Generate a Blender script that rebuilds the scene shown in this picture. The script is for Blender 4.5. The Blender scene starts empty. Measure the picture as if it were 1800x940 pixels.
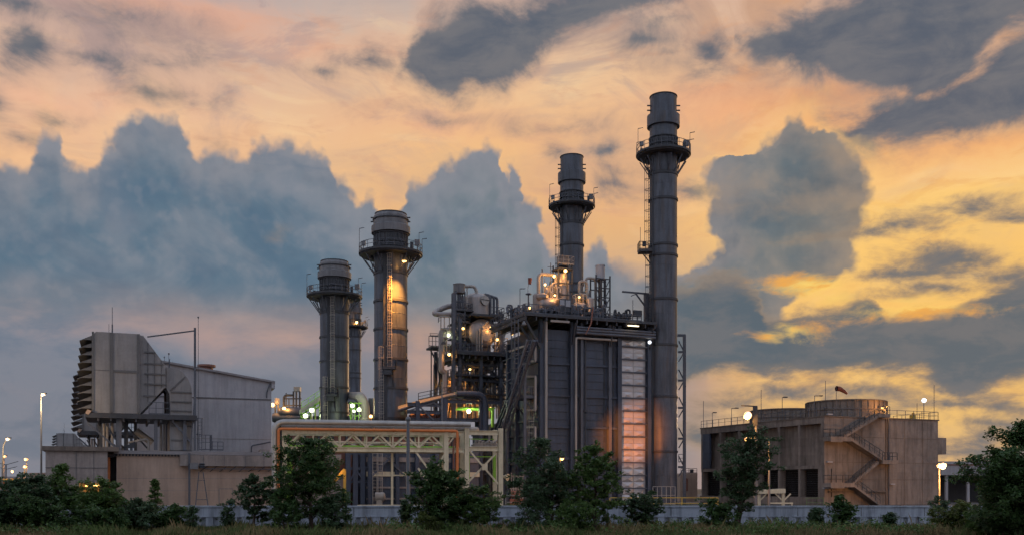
import bpy, math, random
from mathutils import Vector, Matrix, noise as mnoise

R = math.radians
sc = bpy.context.scene
COL = sc.collection

# ------------------------------------------------------------------ camera
FPX, CX0, HY, CAMZ = 1700.0, 900.0, 858.0, 2.4      # focal length, principal column, horizon row, eye height
cam_d = bpy.data.cameras.new('camera')
cam = bpy.data.objects.new('camera', cam_d)
COL.objects.link(cam)
cam.location = (0, 0, CAMZ)
cam.rotation_euler = (R(90), 0, 0)
cam_d.sensor_width = 36
cam_d.lens = 36 * FPX / 1800
cam_d.shift_y = (HY - 470) / 1800
cam_d.clip_start = 0.5
cam_d.clip_end = 6000
sc.camera = cam

def lin(r, g, b, k=1.0):
    f = lambda c: (c / 12.92 if c <= .04045 else ((c + .055) / 1.055) ** 2.4)
    return (f(r / 255) * k, f(g / 255) * k, f(b / 255) * k, 1)

# ------------------------------------------------------------------ render settings
sc.view_settings.view_transform = 'Standard'
sc.view_settings.look = 'None'
sc.view_settings.exposure = 0
sc.view_settings.gamma = 1
sc.render.engine = 'CYCLES'
sc.cycles.use_denoising = True
sc.cycles.max_bounces = 5
sc.cycles.diffuse_bounces = 3
sc.cycles.glossy_bounces = 2
sc.cycles.transmission_bounces = 2
sc.cycles.sample_clamp_indirect = 4
sc.cycles.use_adaptive_sampling = True
sc.cycles.adaptive_threshold = .025
sc.cycles.adaptive_min_samples = 10
# ------------------------------------------------------------------ sky: Nishita dusk sky plus cloud layers, all by world direction
SUN_AZ, SUN_EL = R(24), R(3.5)          # behind the plant, right of centre
world = bpy.data.worlds.new('World')
sc.world = world
world.use_nodes = True
wt = world.node_tree
wt.nodes.clear()
WN, WL = wt.nodes, wt.links

class Nd:
    """tiny node-graph helper"""
    def __init__(s, tree): s.N, s.L = tree.nodes, tree.links
    def put(s, sock, v):
        if isinstance(v, bpy.types.NodeSocket): s.L.new(v, sock)
        else: sock.default_value = v
    def m(s, op, a, b=0.0, c=0.0, clamp=False):
        n = s.N.new('ShaderNodeMath'); n.operation = op; n.use_clamp = clamp
        for i, v in enumerate((a, b, c)): s.put(n.inputs[i], v)
        return n.outputs[0]
    def v(s, op, a, b=(0, 0, 0), c=(0, 0, 0)):
        n = s.N.new('ShaderNodeVectorMath'); n.operation = op
        for i, x in enumerate((a, b, c)): s.put(n.inputs[i], x)
        return n.outputs['Value'] if op in ('LENGTH', 'DOT_PRODUCT', 'DISTANCE') else n.outputs[0]
    def scale(s, a, k):
        n = s.N.new('ShaderNodeVectorMath'); n.operation = 'SCALE'
        s.put(n.inputs[0], a); s.put(n.inputs['Scale'], k)
        return n.outputs[0]
    def mr(s, v, a, b, c=0.0, d=1.0, kind='SMOOTHSTEP'):
        n = s.N.new('ShaderNodeMapRange'); n.interpolation_type = kind
        for i, x in enumerate((v, a, b, c, d)): s.put(n.inputs[i], x)
        return n.outputs[0]
    def mix(s, f, a, b, mode='MIX'):
        n = s.N.new('ShaderNodeMix'); n.data_type = 'RGBA'; n.blend_type = mode; n.clamp_factor = True
        s.put(n.inputs[0], f); s.put(n.inputs[6], a); s.put(n.inputs[7], b)
        return n.outputs[2]
    def ramp(s, f, stops):
        n = s.N.new('ShaderNodeValToRGB'); e = n.color_ramp.elements
        stops = sorted(stops, key=lambda t: t[0])
        while len(e) < len(stops): e.new(0.5)
        for i, (p, c) in enumerate(stops): e[i].position = p; e[i].color = c
        s.put(n.inputs[0], f)
        return n.outputs[0]
    def noise(s, vec, sc_, det=5.0, rough=.55, dist=0.0, out='Fac'):
        n = s.N.new('ShaderNodeTexNoise'); n.noise_dimensions = '2D'
        s.put(n.inputs['Vector'], vec); s.put(n.inputs['Scale'], sc_); s.put(n.inputs['Detail'], det)
        s.put(n.inputs['Roughness'], rough); s.put(n.inputs['Distortion'], dist)
        return n.outputs['Fac' if out == 'Fac' else 'Color']
    def voro(s, vec, sc_, det=3.0, rough=.5, smooth=.6):
        n = s.N.new('ShaderNodeTexVoronoi'); n.voronoi_dimensions = '2D'; n.feature = 'SMOOTH_F1'; n.normalize = True
        s.put(n.inputs['Vector'], vec); s.put(n.inputs['Scale'], sc_); s.put(n.inputs['Detail'], det)
        s.put(n.inputs['Roughness'], rough); s.put(n.inputs['Smoothness'], smooth)
        return n.outputs['Distance']

g = Nd(wt)
tc = WN.new('ShaderNodeTexCoord')
D = g.v('NORMALIZE', tc.outputs['Generated'])
sep = WN.new('ShaderNodeSeparateXYZ'); WL.new(D, sep.inputs[0])
dx, dy, dz = sep.outputs
AZ = g.m('ARCTAN2', dx, dy)
EL = g.m('ARCSINE', dz)
cmb = WN.new('ShaderNodeCombineXYZ'); WL.new(AZ, cmb.inputs[0]); WL.new(EL, cmb.inputs[1])
PP = cmb.outputs[0]

def ae(px, py):
    u, w = (px - CX0) / FPX, (HY - py) / FPX
    a = math.atan(u)
    return a, math.atan(w * math.cos(a))
def el01(py, px=900): return max(0.0, min(1.0, ae(px, py)[1] / 0.5))

ELN = g.m('DIVIDE', EL, 0.5, clamp=True)
def colramp(px, stops): return g.ramp(ELN, [(el01(py, px), lin(*c)) for py, c in stops])
left_c = colramp(200, [(858, (150, 128, 130)), (800, (128, 126, 134)), (700, (120, 126, 136)), (640, (128, 132, 142)), (560, (158, 148, 152)),
                       (470, (196, 168, 152)), (300, (240, 192, 150)), (190, (232, 192, 162)), (90, (206, 180, 166)), (0, (178, 164, 164))])
mid_c = colramp(900, [(858, (160, 140, 140)), (760, (165, 146, 146)), (690, (186, 150, 136)), (610, (194, 152, 132)), (520, (190, 160, 142)), (400, (226, 176, 126)),
                      (250, (240, 190, 138)), (130, (238, 200, 158)), (40, (212, 188, 170)), (0, (200, 178, 166))])
right_c = colramp(1600, [(858, (196, 160, 136)), (800, (208, 168, 130)), (740, (224, 180, 120)), (660, (238, 184, 114)), (560, (246, 190, 108)), (450, (250, 196, 116)),
                         (330, (252, 206, 136)), (210, (238, 184, 132)), (110, (220, 182, 150)), (0, (208, 180, 160))])
f1 = g.mr(AZ, ae(180, 500)[0], ae(880, 500)[0])
f2 = g.mr(AZ, ae(980, 500)[0], ae(1560, 500)[0])
base = g.mix(f2, g.mix(f1, left_c, mid_c), right_c)
# thin high streaks
Dst = g.v('MULTIPLY', PP, (1.0, 3.2, 0))
st = g.noise(Dst, 5.5, 5.0, .58, .6)
base = g.mix(g.mr(st, .50, .72, 0, .45), base, g.mix(.5, base, lin(150, 144, 148)))
st2 = g.noise(g.v('ADD', Dst, (3.1, 1.7, .4)), 9.0, 5.0, .6, .8)
base = g.mix(g.mr(st2, .52, .75, 0, .40), base, g.mix(.5, base, lin(255, 226, 176)))

def field(blobs, pvec, k=.012):
    """union of ellipses given by bearing, as a signed distance in radians"""
    out = None
    for (px, py, rx, ry) in blobs:
        a, e = ae(px, py)
        jx = math.cos(a) ** 2 / FPX
        jy = math.cos(a) * math.cos(e) ** 2 / FPX
        rx, ry = rx * jx, ry * jy
        q = g.v('MULTIPLY_ADD', pvec, (1 / rx, 1 / ry, 0), (-a / rx, -e / ry, 0))
        l = g.v('LENGTH', q)
        d = g.m('MULTIPLY_ADD', l, -min(rx, ry), min(rx, ry))
        if out is None: out = d
        else:
            n = WN.new('ShaderNodeMath'); n.operation = 'SMOOTH_MAX'
            WL.new(out, n.inputs[0]); WL.new(d, n.inputs[1]); n.inputs[2].default_value = k
            out = n.outputs[0]
    return out

def warp(s1, a1, det, off=(0, 0, 0), st=(1, 1, 1)):
    d = g.v('MULTIPLY_ADD', PP, st, off)
    w = g.scale(g.v('SUBTRACT', g.noise(d, s1, det, .62, out='Color'), (.5, .5, .5)), a1)
    return g.v('ADD', PP, w)

ac = g.noise(g.v('MULTIPLY_ADD', PP, (1, 2.0, 1), (11.3, 4.7, 0)), 7.5, 6.0, .62, .7)
acm = g.m('MULTIPLY', g.mr(ac, .50, .66), g.mr(EL, ae(900, 330)[1], ae(900, 90)[1], .10, .75))
base = g.mix(acm, base, g.mix(f2, g.mix(f1, lin(150, 144, 154), lin(176, 158, 150)), lin(186, 152, 126)))
ac2 = g.noise(g.v('MULTIPLY_ADD', PP, (1, 3.4, 1), (2.3, 8.1, 0)), 16, 5.0, .6, .4)
base = g.mix(g.m('MULTIPLY', g.mr(ac2, .54, .72), .38), base, g.mix(f2, lin(206, 160, 136), lin(224, 158, 96)))

# ---- outlines as curves over bearing (or over height), so each cloud keeps its own silhouette
def curve(src, lo, hi, pts, vlo, vhi):
    """float curve through (source, value) pairs"""
    n = WN.new('ShaderNodeFloatCurve'); c = n.mapping.curves[0]
    pts = sorted(pts); xs = [((a - lo) / (hi - lo), (b - vlo) / (vhi - vlo)) for a, b in pts]
    n.mapping.use_clip = False
    while len(c.points) < len(xs): c.points.new(.5, .5)
    for p, (a, b) in zip(c.points, xs): p.location = (a, b); p.handle_type = 'AUTO_CLAMPED'
    n.mapping.update()
    WL.new(g.mr(src, lo, hi, 0, 1, 'LINEAR'), n.inputs['Value'])
    return g.m('MULTIPLY_ADD', n.outputs[0], vhi - vlo, vlo)
def over_az(az, pts):
    q = [ae(*p) for p in pts]; xs = [a for a, _ in q]; ys = [e for _, e in q]
    return curve(az, min(xs), max(xs), q, min(ys) - .01, max(ys) + .01)
def over_el(el, pts, px0):
    q = [(ae(px0, py)[1], ae(px, py)[0]) for px, py in pts]; xs = [a for a, _ in q]; ys = [e for _, e in q]
    return curve(el, min(xs), max(xs), q, min(ys) - .01, max(ys) + .01)
def split(p):
    n = WN.new('ShaderNodeSeparateXYZ'); WL.new(p, n.inputs[0]); return n.outputs[0], n.outputs[1]
def slab(az, el, top, bot, k=.8):
    """signed depth inside a cloud given by its upper and lower outline"""
    a0, a1 = ae(max(top[0][0], bot[0][0]), 300)[0], ae(min(top[-1][0], bot[-1][0]), 300)[0]
    d = g.m('MINIMUM', g.m('SUBTRACT', over_az(az, top), el), g.m('SUBTRACT', el, over_az(az, bot)))
    return g.m('MINIMUM', g.m('MULTIPLY', d, k), g.m('MINIMUM', g.m('SUBTRACT', az, a0), g.m('SUBTRACT', a1, az)))

# ---- layer 2: ragged high patches
pA = warp(9, .040, 5, (1.3, .2, 0), (1, 1.6, 1))
azA, elA = split(pA)
nh = g.noise(g.v('MULTIPLY_ADD', PP, (1, 1.6, 1), (2.2, .3, 0)), 14, 6.0, .62, .3)
nhs = g.m('MULTIPLY_ADD', nh, .040, -.020)
high = [(645, 104, 50, 28), (560, 122, 24, 9), (60, 84, 62, 40), (25, 100, 50, 30), (160, 100, 110, 20), (285, 104, 66, 9), (190, 122, 56, 9), (5, 125, 36, 16), (0, 190, 18, 34),
        (262, 158, 34, 12), (325, 172, 38, 11), (215, 22, 60, 14), (110, 34, 70, 12), (30, 5, 90, 18),
        (1243, 86, 34, 38), (1172, 98, 30, 12), (1130, 70, 60, 14), (1190, 30, 50, 14), (1220, 120, 60, 12),
        (775, 203, 50, 9), (1078, 265, 34, 18), (985, 262, 24, 20), (370, 242, 24, 12), (1000, 218, 60, 9), (1200, 332, 110, 17), (1090, 326, 60, 12), (1110, 300, 40, 10), (100, 205, 26, 16), (30, 230, 26, 10)]
fh = field(high, pA, .010)
fA = slab(azA, elA, [(715, 112), (728, 84), (745, 62), (775, 44), (805, 24), (850, 8), (890, 14), (915, 8), (940, -12), (1000, -24), (1200, -40)],
          [(715, 118), (735, 138), (760, 152), (790, 160), (830, 152), (870, 140), (900, 120), (930, 100), (960, 76), (1000, 46), (1050, 26), (1100, 14), (1200, 4)])
fF = slab(azA, elA, [(1300, 82), (1322, 66), (1350, 52), (1385, 36), (1420, 14), (1455, 4), (1500, -14), (1560, -30), (1900, -60)],
          [(1300, 88), (1335, 104), (1390, 116), (1440, 128), (1480, 130), (1530, 138), (1580, 160), (1630, 170), (1690, 130), (1740, 80), (1800, 36), (1900, 20)])
fG = slab(azA, elA, [(1455, 222), (1475, 212), (1515, 206), (1535, 192), (1570, 176), (1610, 164), (1650, 146), (1690, 120), (1740, 92), (1800, 54), (1900, 20)],
          [(1455, 226), (1480, 244), (1510, 256), (1540, 260), (1590, 250), (1650, 238), (1720, 226), (1800, 206), (1900, 190)])
fh = g.m('MAXIMUM', fh, g.m('ADD', g.m('MAXIMUM', fA, g.m('MAXIMUM', fF, fG)), .0075))
fh = g.m('ADD', fh, nhs)
dh = g.mr(fh, -.013, .014)
halo = g.mr(fh, -.036, .004)
hc_in = g.mix(g.mr(g.m('ADD', g.m('MULTIPLY', nh, .6), g.m('MULTIPLY', ac2, .4)), .32, .66), lin(84, 95, 110), lin(112, 114, 120))
warm = g.mix(f2, lin(232, 172, 132), lin(246, 164, 96))
hcol = g.mix(g.mr(fh, -.006, .016), g.mix(.6, base, lin(150, 132, 130)), hc_in)
# undersides take the low sun
low_s = g.m('SUBTRACT', g.m('ADD', g.m('SUBTRACT', elA, over_az(azA, [(700, 150), (790, 160), (870, 140), (930, 100), (1000, 46), (1200, 4), (1320, 100), (1440, 130), (1530, 150), (1590, 250), (1650, 238), (1800, 206)])), nhs), .0)
sky1 = g.mix(g.m('MULTIPLY', halo, .34), base, warm)
glow = field([(1430, 168, 150, 26), (1330, 192, 90, 18), (1440, 212, 60, 14), (1250, 160, 60, 16), (785, 212, 46, 12), (330, 24, 130, 18), (1700, 248, 110, 10), (590, 82, 40, 5), (75, 165, 36, 7)], pA, .012)
glow = g.m('ADD', glow, g.m('MULTIPLY_ADD', nh, .03, -.015))
sky1 = g.mix(g.mr(glow, -.02, .022, 0, .72), sky1, g.mix(f2, lin(240, 176, 144), lin(244, 160, 100)))
dusk_v = field([(1470, 168, 90, 26), (1560, 190, 60, 20), (1380, 140, 80, 18), (1100, 60, 120, 40), (1180, 120, 80, 30), (200, 40, 160, 40)], pA, .02)
sky1 = g.mix(g.mr(g.m('ADD', dusk_v, nhs), -.014, .03, 0, .62), sky1, lin(150, 130, 126))
sky2 = g.mix(g.m('MULTIPLY', dh, .97), sky1, hcol)

# ---- low grey-lavender deck under the towers, with pink breaks
nlow = g.noise(g.v('MULTIPLY_ADD', PP, (1, 2.2, 1), (4.0, 1.0, 0)), 8, 6, .6, .3)
deck = g.m('ADD', g.mr(EL, ae(900, 560)[1], ae(900, 420)[1], 1, 0, 'LINEAR'), g.m('MULTIPLY_ADD', nlow, 1.4, -.70))
deckm = g.m('MULTIPLY', g.mr(deck, .15, .75), g.m('SUBTRACT', 1.0, g.mr(AZ, ae(1100, 500)[0], ae(1330, 500)[0])))
deckc = g.mix(g.mr(AZ, ae(300, 500)[0], ae(900, 500)[0]), g.mix(g.mr(EL, ae(900, 800)[1], ae(900, 500)[1]), lin(114, 121, 134), lin(108, 122, 140)), lin(134, 134, 142))
deckc = g.mix(g.mr(nlow, .42, .62, 0, .45), deckc, lin(144, 142, 150))
sky2 = g.mix(g.m('MULTIPLY', deckm, .94), sky2, deckc)
brk = field([(330, 545, 70, 9), (440, 568, 110, 12), (520, 590, 80, 12), (745, 590, 26, 40), (735, 660, 30, 22), (560, 545, 40, 8), (240, 560, 40, 14), (880, 515, 60, 16), (945, 430, 40, 22), (300, 520, 40, 12), (60, 470, 50, 10), (150, 500, 70, 14), (1030, 480, 40, 14)], pA, .012)
brk = g.m('ADD', brk, g.m('MULTIPLY_ADD', nlow, .05, -.026))
sky2 = g.mix(g.mr(brk, -.024, .022, 0, .70), sky2, g.mix(f1, lin(204, 162, 146), lin(212, 164, 134)))

# ---- layer 3: cumulus towers
pB = g.v('ADD', warp(13, .018, 2, (.4, 2.0, 0)), g.scale(g.v('SUBTRACT', g.noise(PP, 44, 2.5, .6, out='Color'), (.5, .5, .5)), .017))
azB, elB = split(pB)
b0 = g.voro(PP, 26, 2.4, .60, .22)
b1 = g.voro(g.v('ADD', PP, (.004, .008, 0)), 26, 2.4, .60, .22)
c0 = g.voro(pB, 11, 1.6, .5, .5)
c1 = g.voro(g.v('ADD', pB, (.008, .020, 0)), 11, 1.6, .5, .5)
rel2 = g.m('SUBTRACT', c1, c0)
bsm = g.voro(PP, 70, 1.5, .55, .15)
lobes = g.m('ADD', g.m('MULTIPLY_ADD', b0, -.016, .006), g.m('MULTIPLY_ADD', bsm, -.008, .003))
top_l = [(-200, 330), (-60, 300), (0, 300), (32, 302), (56, 276), (70, 246), (82, 236), (98, 246), (108, 280), (122, 300), (146, 314), (164, 302), (184, 270), (200, 254), (216, 232), (244, 216), (275, 206), (308, 218), (322, 246), (338, 268), (350, 280),
         (366, 268), (386, 274), (412, 270), (438, 274), (446, 256), (466, 252), (480, 262), (494, 250), (512, 246), (534, 262), (556, 272), (576, 288), (588, 318), (606, 328), (622, 350), (632, 362), (648, 350), (661, 358), (670, 392), (684, 420), (698, 396), (708, 354), (722, 336), (742, 332),
         (758, 322), (772, 300), (786, 290), (802, 286), (818, 270), (836, 266), (850, 256), (870, 262), (882, 288), (896, 304), (894, 330), (910, 352), (940, 372), (956, 420), (985, 450), (1020, 456), (1040, 436), (1056, 428), (1074, 440), (1086, 476), (1120, 486), (1160, 500), (1260, 520)]
dl = g.m('MULTIPLY', g.m('SUBTRACT', over_az(azB, top_l), elB), .62)
lf = [(1392, 212), (1390, 220), (1368, 234), (1356, 248), (1338, 258), (1300, 262), (1262, 266), (1246, 278), (1247, 295), (1253, 306), (1264, 318), (1268, 336), (1262, 350), (1254, 372), (1252, 392), (1268, 405), (1276, 418), (1272, 430), (1250, 445), (1226, 460), (1190, 474), (1140, 486), (1080, 505), (1060, 560), (1060, 640)]
rt = [(1396, 216), (1402, 222), (1420, 236), (1432, 242), (1462, 248), (1478, 262), (1498, 280), (1508, 300), (1516, 320), (1520, 345), (1518, 370), (1514, 386), (1508, 402), (1500, 418), (1494, 434), (1488, 452), (1484, 474), (1470, 490), (1436, 508), (1400, 530), (1370, 560), (1370, 640)]
dr = g.m('MINIMUM', g.m('SUBTRACT', azB, over_el(elB, lf, 1380)), g.m('SUBTRACT', over_el(elB, rt, 1380), azB))
dr = g.m('MINIMUM', g.m('MULTIPLY', dr, .7), g.m('MINIMUM', g.m('SUBTRACT', ae(1390, 218)[1], elB), g.m('SUBTRACT', elB, ae(1300, 640)[1])))
fcb = g.m('ADD', g.m('MAXIMUM', g.m('MINIMUM', dl, g.m('SUBTRACT', ae(1240, 500)[0], azB)), dr), lobes)
fR = g.mr(AZ, ae(1040, 500)[0], ae(1180, 500)[0])
wid = g.mr(g.m('MAXIMUM', g.mr(EL, ae(900, 560)[1], ae(900, 440)[1], 0, 1, 'LINEAR'), fR), 0, 1, .017, .0052, 'LINEAR')
dc = g.mr(fcb, g.m('MULTIPLY', wid, -1.0), wid)
relief = g.m('SUBTRACT', b1, b0)
ccol = g.mix(f2, g.mix(g.mr(AZ, ae(500, 400)[0], ae(900, 400)[0]), lin(94, 116, 134), lin(114, 126, 134)), lin(100, 110, 116))
cedge = g.mix(f2, lin(136, 138, 146), lin(142, 132, 124))
ccol = g.mix(g.mr(fcb, .0, .040), cedge, ccol)
big = g.noise(g.v('MULTIPLY_ADD', PP, (1, 1.5, 1), (6.1, 0, 0)), 8, 5, .58, .4)
ccol = g.mix(g.mr(big, .45, .68, 0, .60), ccol, g.mix(f2, lin(132, 138, 148), lin(140, 132, 124)))
ccol = g.mix(g.mr(big, .46, .30, 0, .40), ccol, g.mix(f2, lin(78, 104, 128), lin(88, 98, 106)))
ccol = g.mix(g.mr(relief, .002, .18, 0, .20), ccol, g.mix(f2, lin(152, 150, 156), lin(172, 150, 128)))
ccol = g.mix(g.mr(relief, -.002, -.18, 0, .15), ccol, g.mix(f2, lin(74, 94, 114), lin(82, 90, 98)))
ccol = g.mix(g.mr(rel2, .0, .22, 0, .42), ccol, g.mix(f2, lin(146, 146, 154), lin(158, 144, 128)))
ccol = g.mix(g.mr(rel2, .0, -.22, 0, .36), ccol, g.mix(f2, lin(72, 98, 122), lin(82, 94, 102)))
veil = field([(1310, 322, 50, 13), (1450, 350, 70, 12), (1290, 356, 60, 8), (1420, 362, 90, 6), (490, 415, 9, 10), (1465, 262, 30, 14)], pA, .010)
ccol = g.mix(g.mr(g.m('ADD', veil, nhs), -.012, .014, 0, .55), ccol, lin(164, 142, 122))
# cloud bodies melt into the deck towards their bases on the left
fade = g.m('MAXIMUM', g.mr(EL, ae(900, 625)[1], ae(900, 500)[1]), g.m('MULTIPLY', fR, g.mr(EL, ae(1200, 690)[1], ae(1200, 600)[1])))
edge_g = g.m('MULTIPLY', g.m('MULTIPLY', fade, g.mr(fcb, -.030, -.002)), g.m('MULTIPLY_ADD', f2, .26, .10))
sky2 = g.mix(edge_g, sky2, lin(255, 206, 128))
sky3 = g.mix(g.m('MULTIPLY', dc, fade), sky2, ccol)

# ---- layer 4: ragged band low on the right with burning gaps
pC = warp(8, .036, 5, (5.0, .6, 0), (1, 2.0, 1))
azC, elC = split(pC)
nb = g.noise(g.v('MULTIPLY_ADD', PP, (1, 2.2, 1), (.7, 1.9, 0)), 15, 6.0, .62, .2)
nbs = g.m('MULTIPLY_ADD', nb, .040, -.020)
bandf = slab(azC, elC, [(1000, 560), (1120, 530), (1180, 505), (1260, 500), (1330, 520), (1352, 560), (1400, 548), (1440, 540), (1480, 536), (1520, 512), (1545, 524), (1560, 560), (1600, 560), (1650, 556), (1680, 530), (1720, 502), (1760, 486), (1800, 476), (1950, 470)],
             [(1000, 640), (1120, 670), (1180, 684), (1230, 668), (1270, 660), (1340, 664), (1400, 658), (1450, 668), (1500, 652), (1560, 660), (1610, 656), (1650, 676), (1700, 688), (1760, 676), (1800, 668), (1950, 660)], .9)
bits = field([(1690, 450, 110, 15), (1620, 478, 70, 9), (1770, 472, 60, 11), (1650, 505, 70, 12), (1560, 520, 60, 9), (1560, 404, 40, 5), (1710, 366, 46, 6), (1760, 378, 40, 5), (1760, 742, 60, 9), (1700, 706, 100, 8), (1285, 712, 46, 11), (1500, 684, 40, 7), (1400, 694, 40, 8), (1600, 770, 160, 7), (1720, 790, 120, 8), (1250, 760, 60, 14), (1480, 730, 60, 6)], pC, .010)
fb = g.m('ADD', g.m('MAXIMUM', bandf, bits), g.m('ADD', nbs, .002))
gap = field([(1418, 505, 62, 18), (1470, 522, 40, 9), (1392, 586, 34, 10), (1352, 600, 14, 8), (1600, 547, 80, 8), (1590, 530, 50, 7)], pC, .008)
gap = g.m('ADD', gap, g.m('MULTIPLY_ADD', nb, .034, -.018))
gapm = g.mr(gap, -.007, .007)
db = g.m('MULTIPLY', g.mr(fb, -.009, .010), g.mr(AZ, ae(1060, 500)[0], ae(1230, 500)[0]))
bcol = g.mix(g.mr(nb, .38, .66), lin(92, 103, 112), lin(110, 112, 116))
bcol = g.mix(g.mr(fb, -.008, .016), lin(170, 142, 112), bcol)
lit = g.mix(g.mr(nb, .42, .60), lin(255, 212, 112), lin(240, 172, 84))
rim = g.m('MULTIPLY', g.mr(fb, -.024, -.004), g.m('MULTIPLY', g.m('SUBTRACT', 1.0, db), g.mr(AZ, ae(1200, 500)[0], ae(1330, 500)[0])))
sky4 = g.mix(g.m('MULTIPLY', rim, g.m('MULTIPLY', f2, g.m('MULTIPLY_ADD', dc, -.50, .55))), sky3, lin(255, 204, 112))
sky4 = g.mix(g.m('MULTIPLY', db, .97), sky4, bcol)
sky4 = g.mix(g.m('MULTIPLY', gapm, .95), sky4, lit)

# ---- rest of the dome: Nishita dusk sky with broken cloud, brighter blue-grey overhead and behind the viewer
nis = WN.new('ShaderNodeTexSky'); nis.sky_type = 'NISHITA'; nis.sun_disc = False
nis.sun_elevation = SUN_EL; nis.sun_rotation = SUN_AZ
nis.air_density = 1.4; nis.dust_density = 2.5; nis.ozone_density = 2.0
nisc = g.scale(nis.outputs[0], .10)
rear = g.mix(g.mr(EL, R(-2), R(55)), lin(196, 190, 204), lin(196, 208, 232))
rear = g.mix(g.mr(g.noise(g.v('MULTIPLY', PP, (1, 2, 1)), 3.0, 3, .55), .42, .62, 0, .6), rear, lin(168, 172, 188))
REAR_K = WN.new('ShaderNodeValue'); REAR_K.outputs[0].default_value = 1.0
rear = g.v('ADD', g.scale(rear, REAR_K.outputs[0]), nisc)
fr = g.m('MULTIPLY', g.mr(dy, -.05, .50), g.mr(EL, R(52), R(32)))
bgF = WN.new('ShaderNodeBackground'); WL.new(sky4, bgF.inputs[0])
bgR = WN.new('ShaderNodeBackground'); WL.new(rear, bgR.inputs[0])
mixs = WN.new('ShaderNodeMixShader'); WL.new(fr, mixs.inputs[0]); WL.new(bgR.outputs[0], mixs.inputs[1]); WL.new(bgF.outputs[0], mixs.inputs[2])
wo = WN.new('ShaderNodeOutputWorld'); WL.new(mixs.outputs[0], wo.inputs[0])
world.cycles.sampling_method = 'MANUAL'
world.cycles.sample_map_resolution = 256

sd = bpy.data.lights.new('sun', 'SUN'); sd.energy = .5; sd.angle = R(2.0); sd.color = (1, .62, .32)
sun = bpy.data.objects.new('sun', sd); COL.objects.link(sun)
sdir = Vector((math.sin(SUN_AZ) * math.cos(SUN_EL), math.cos(SUN_AZ) * math.cos(SUN_EL), math.sin(SUN_EL)))
sun.rotation_euler = sdir.to_track_quat('Z', 'Y').to_euler()
# ------------------------------------------------------------------ geometry helpers
rnd = random.Random(11)

def X(px, Y): return (px - CX0) / FPX * Y
def Z(py, Y): return CAMZ + (HY - py) / FPX * Y
def P(px, py, Y): return Vector((X(px, Y), Y, Z(py, Y)))

class Fr:
    """a plan frame: origin and heading; finds the local point a bearing meets"""
    def __init__(s, ox, oy, deg): s.ox, s.oy, s.a = ox, oy, R(deg); s.c, s.s = math.cos(s.a), math.sin(s.a)
    def lx(s, px, ly=0.0):
        k = (px - CX0) / FPX; ox, oy = s.ox - s.s * ly, s.oy + s.c * ly
        return (k * oy - ox) / (s.c - k * s.s)
    def ly(s, px, lx=0.0):
        k = (px - CX0) / FPX; ox, oy = s.ox + s.c * lx, s.oy + s.s * lx
        return (ox - k * oy) / (s.s + k * s.c)
    def Y(s, lx, ly=0.0): return s.oy + s.s * lx + s.c * ly
    def z(s, py, lx=0.0, ly=0.0): return Z(py, s.Y(lx, ly))
    def pt(s, px, py, ly=0.0):
        x = s.lx(px, ly); return Vector((x, ly, s.z(py, x, ly)))
    def ps(s, px, py, lx=0.0):
        y = s.ly(px, lx); return Vector((lx, y, s.z(py, lx, y)))

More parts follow.
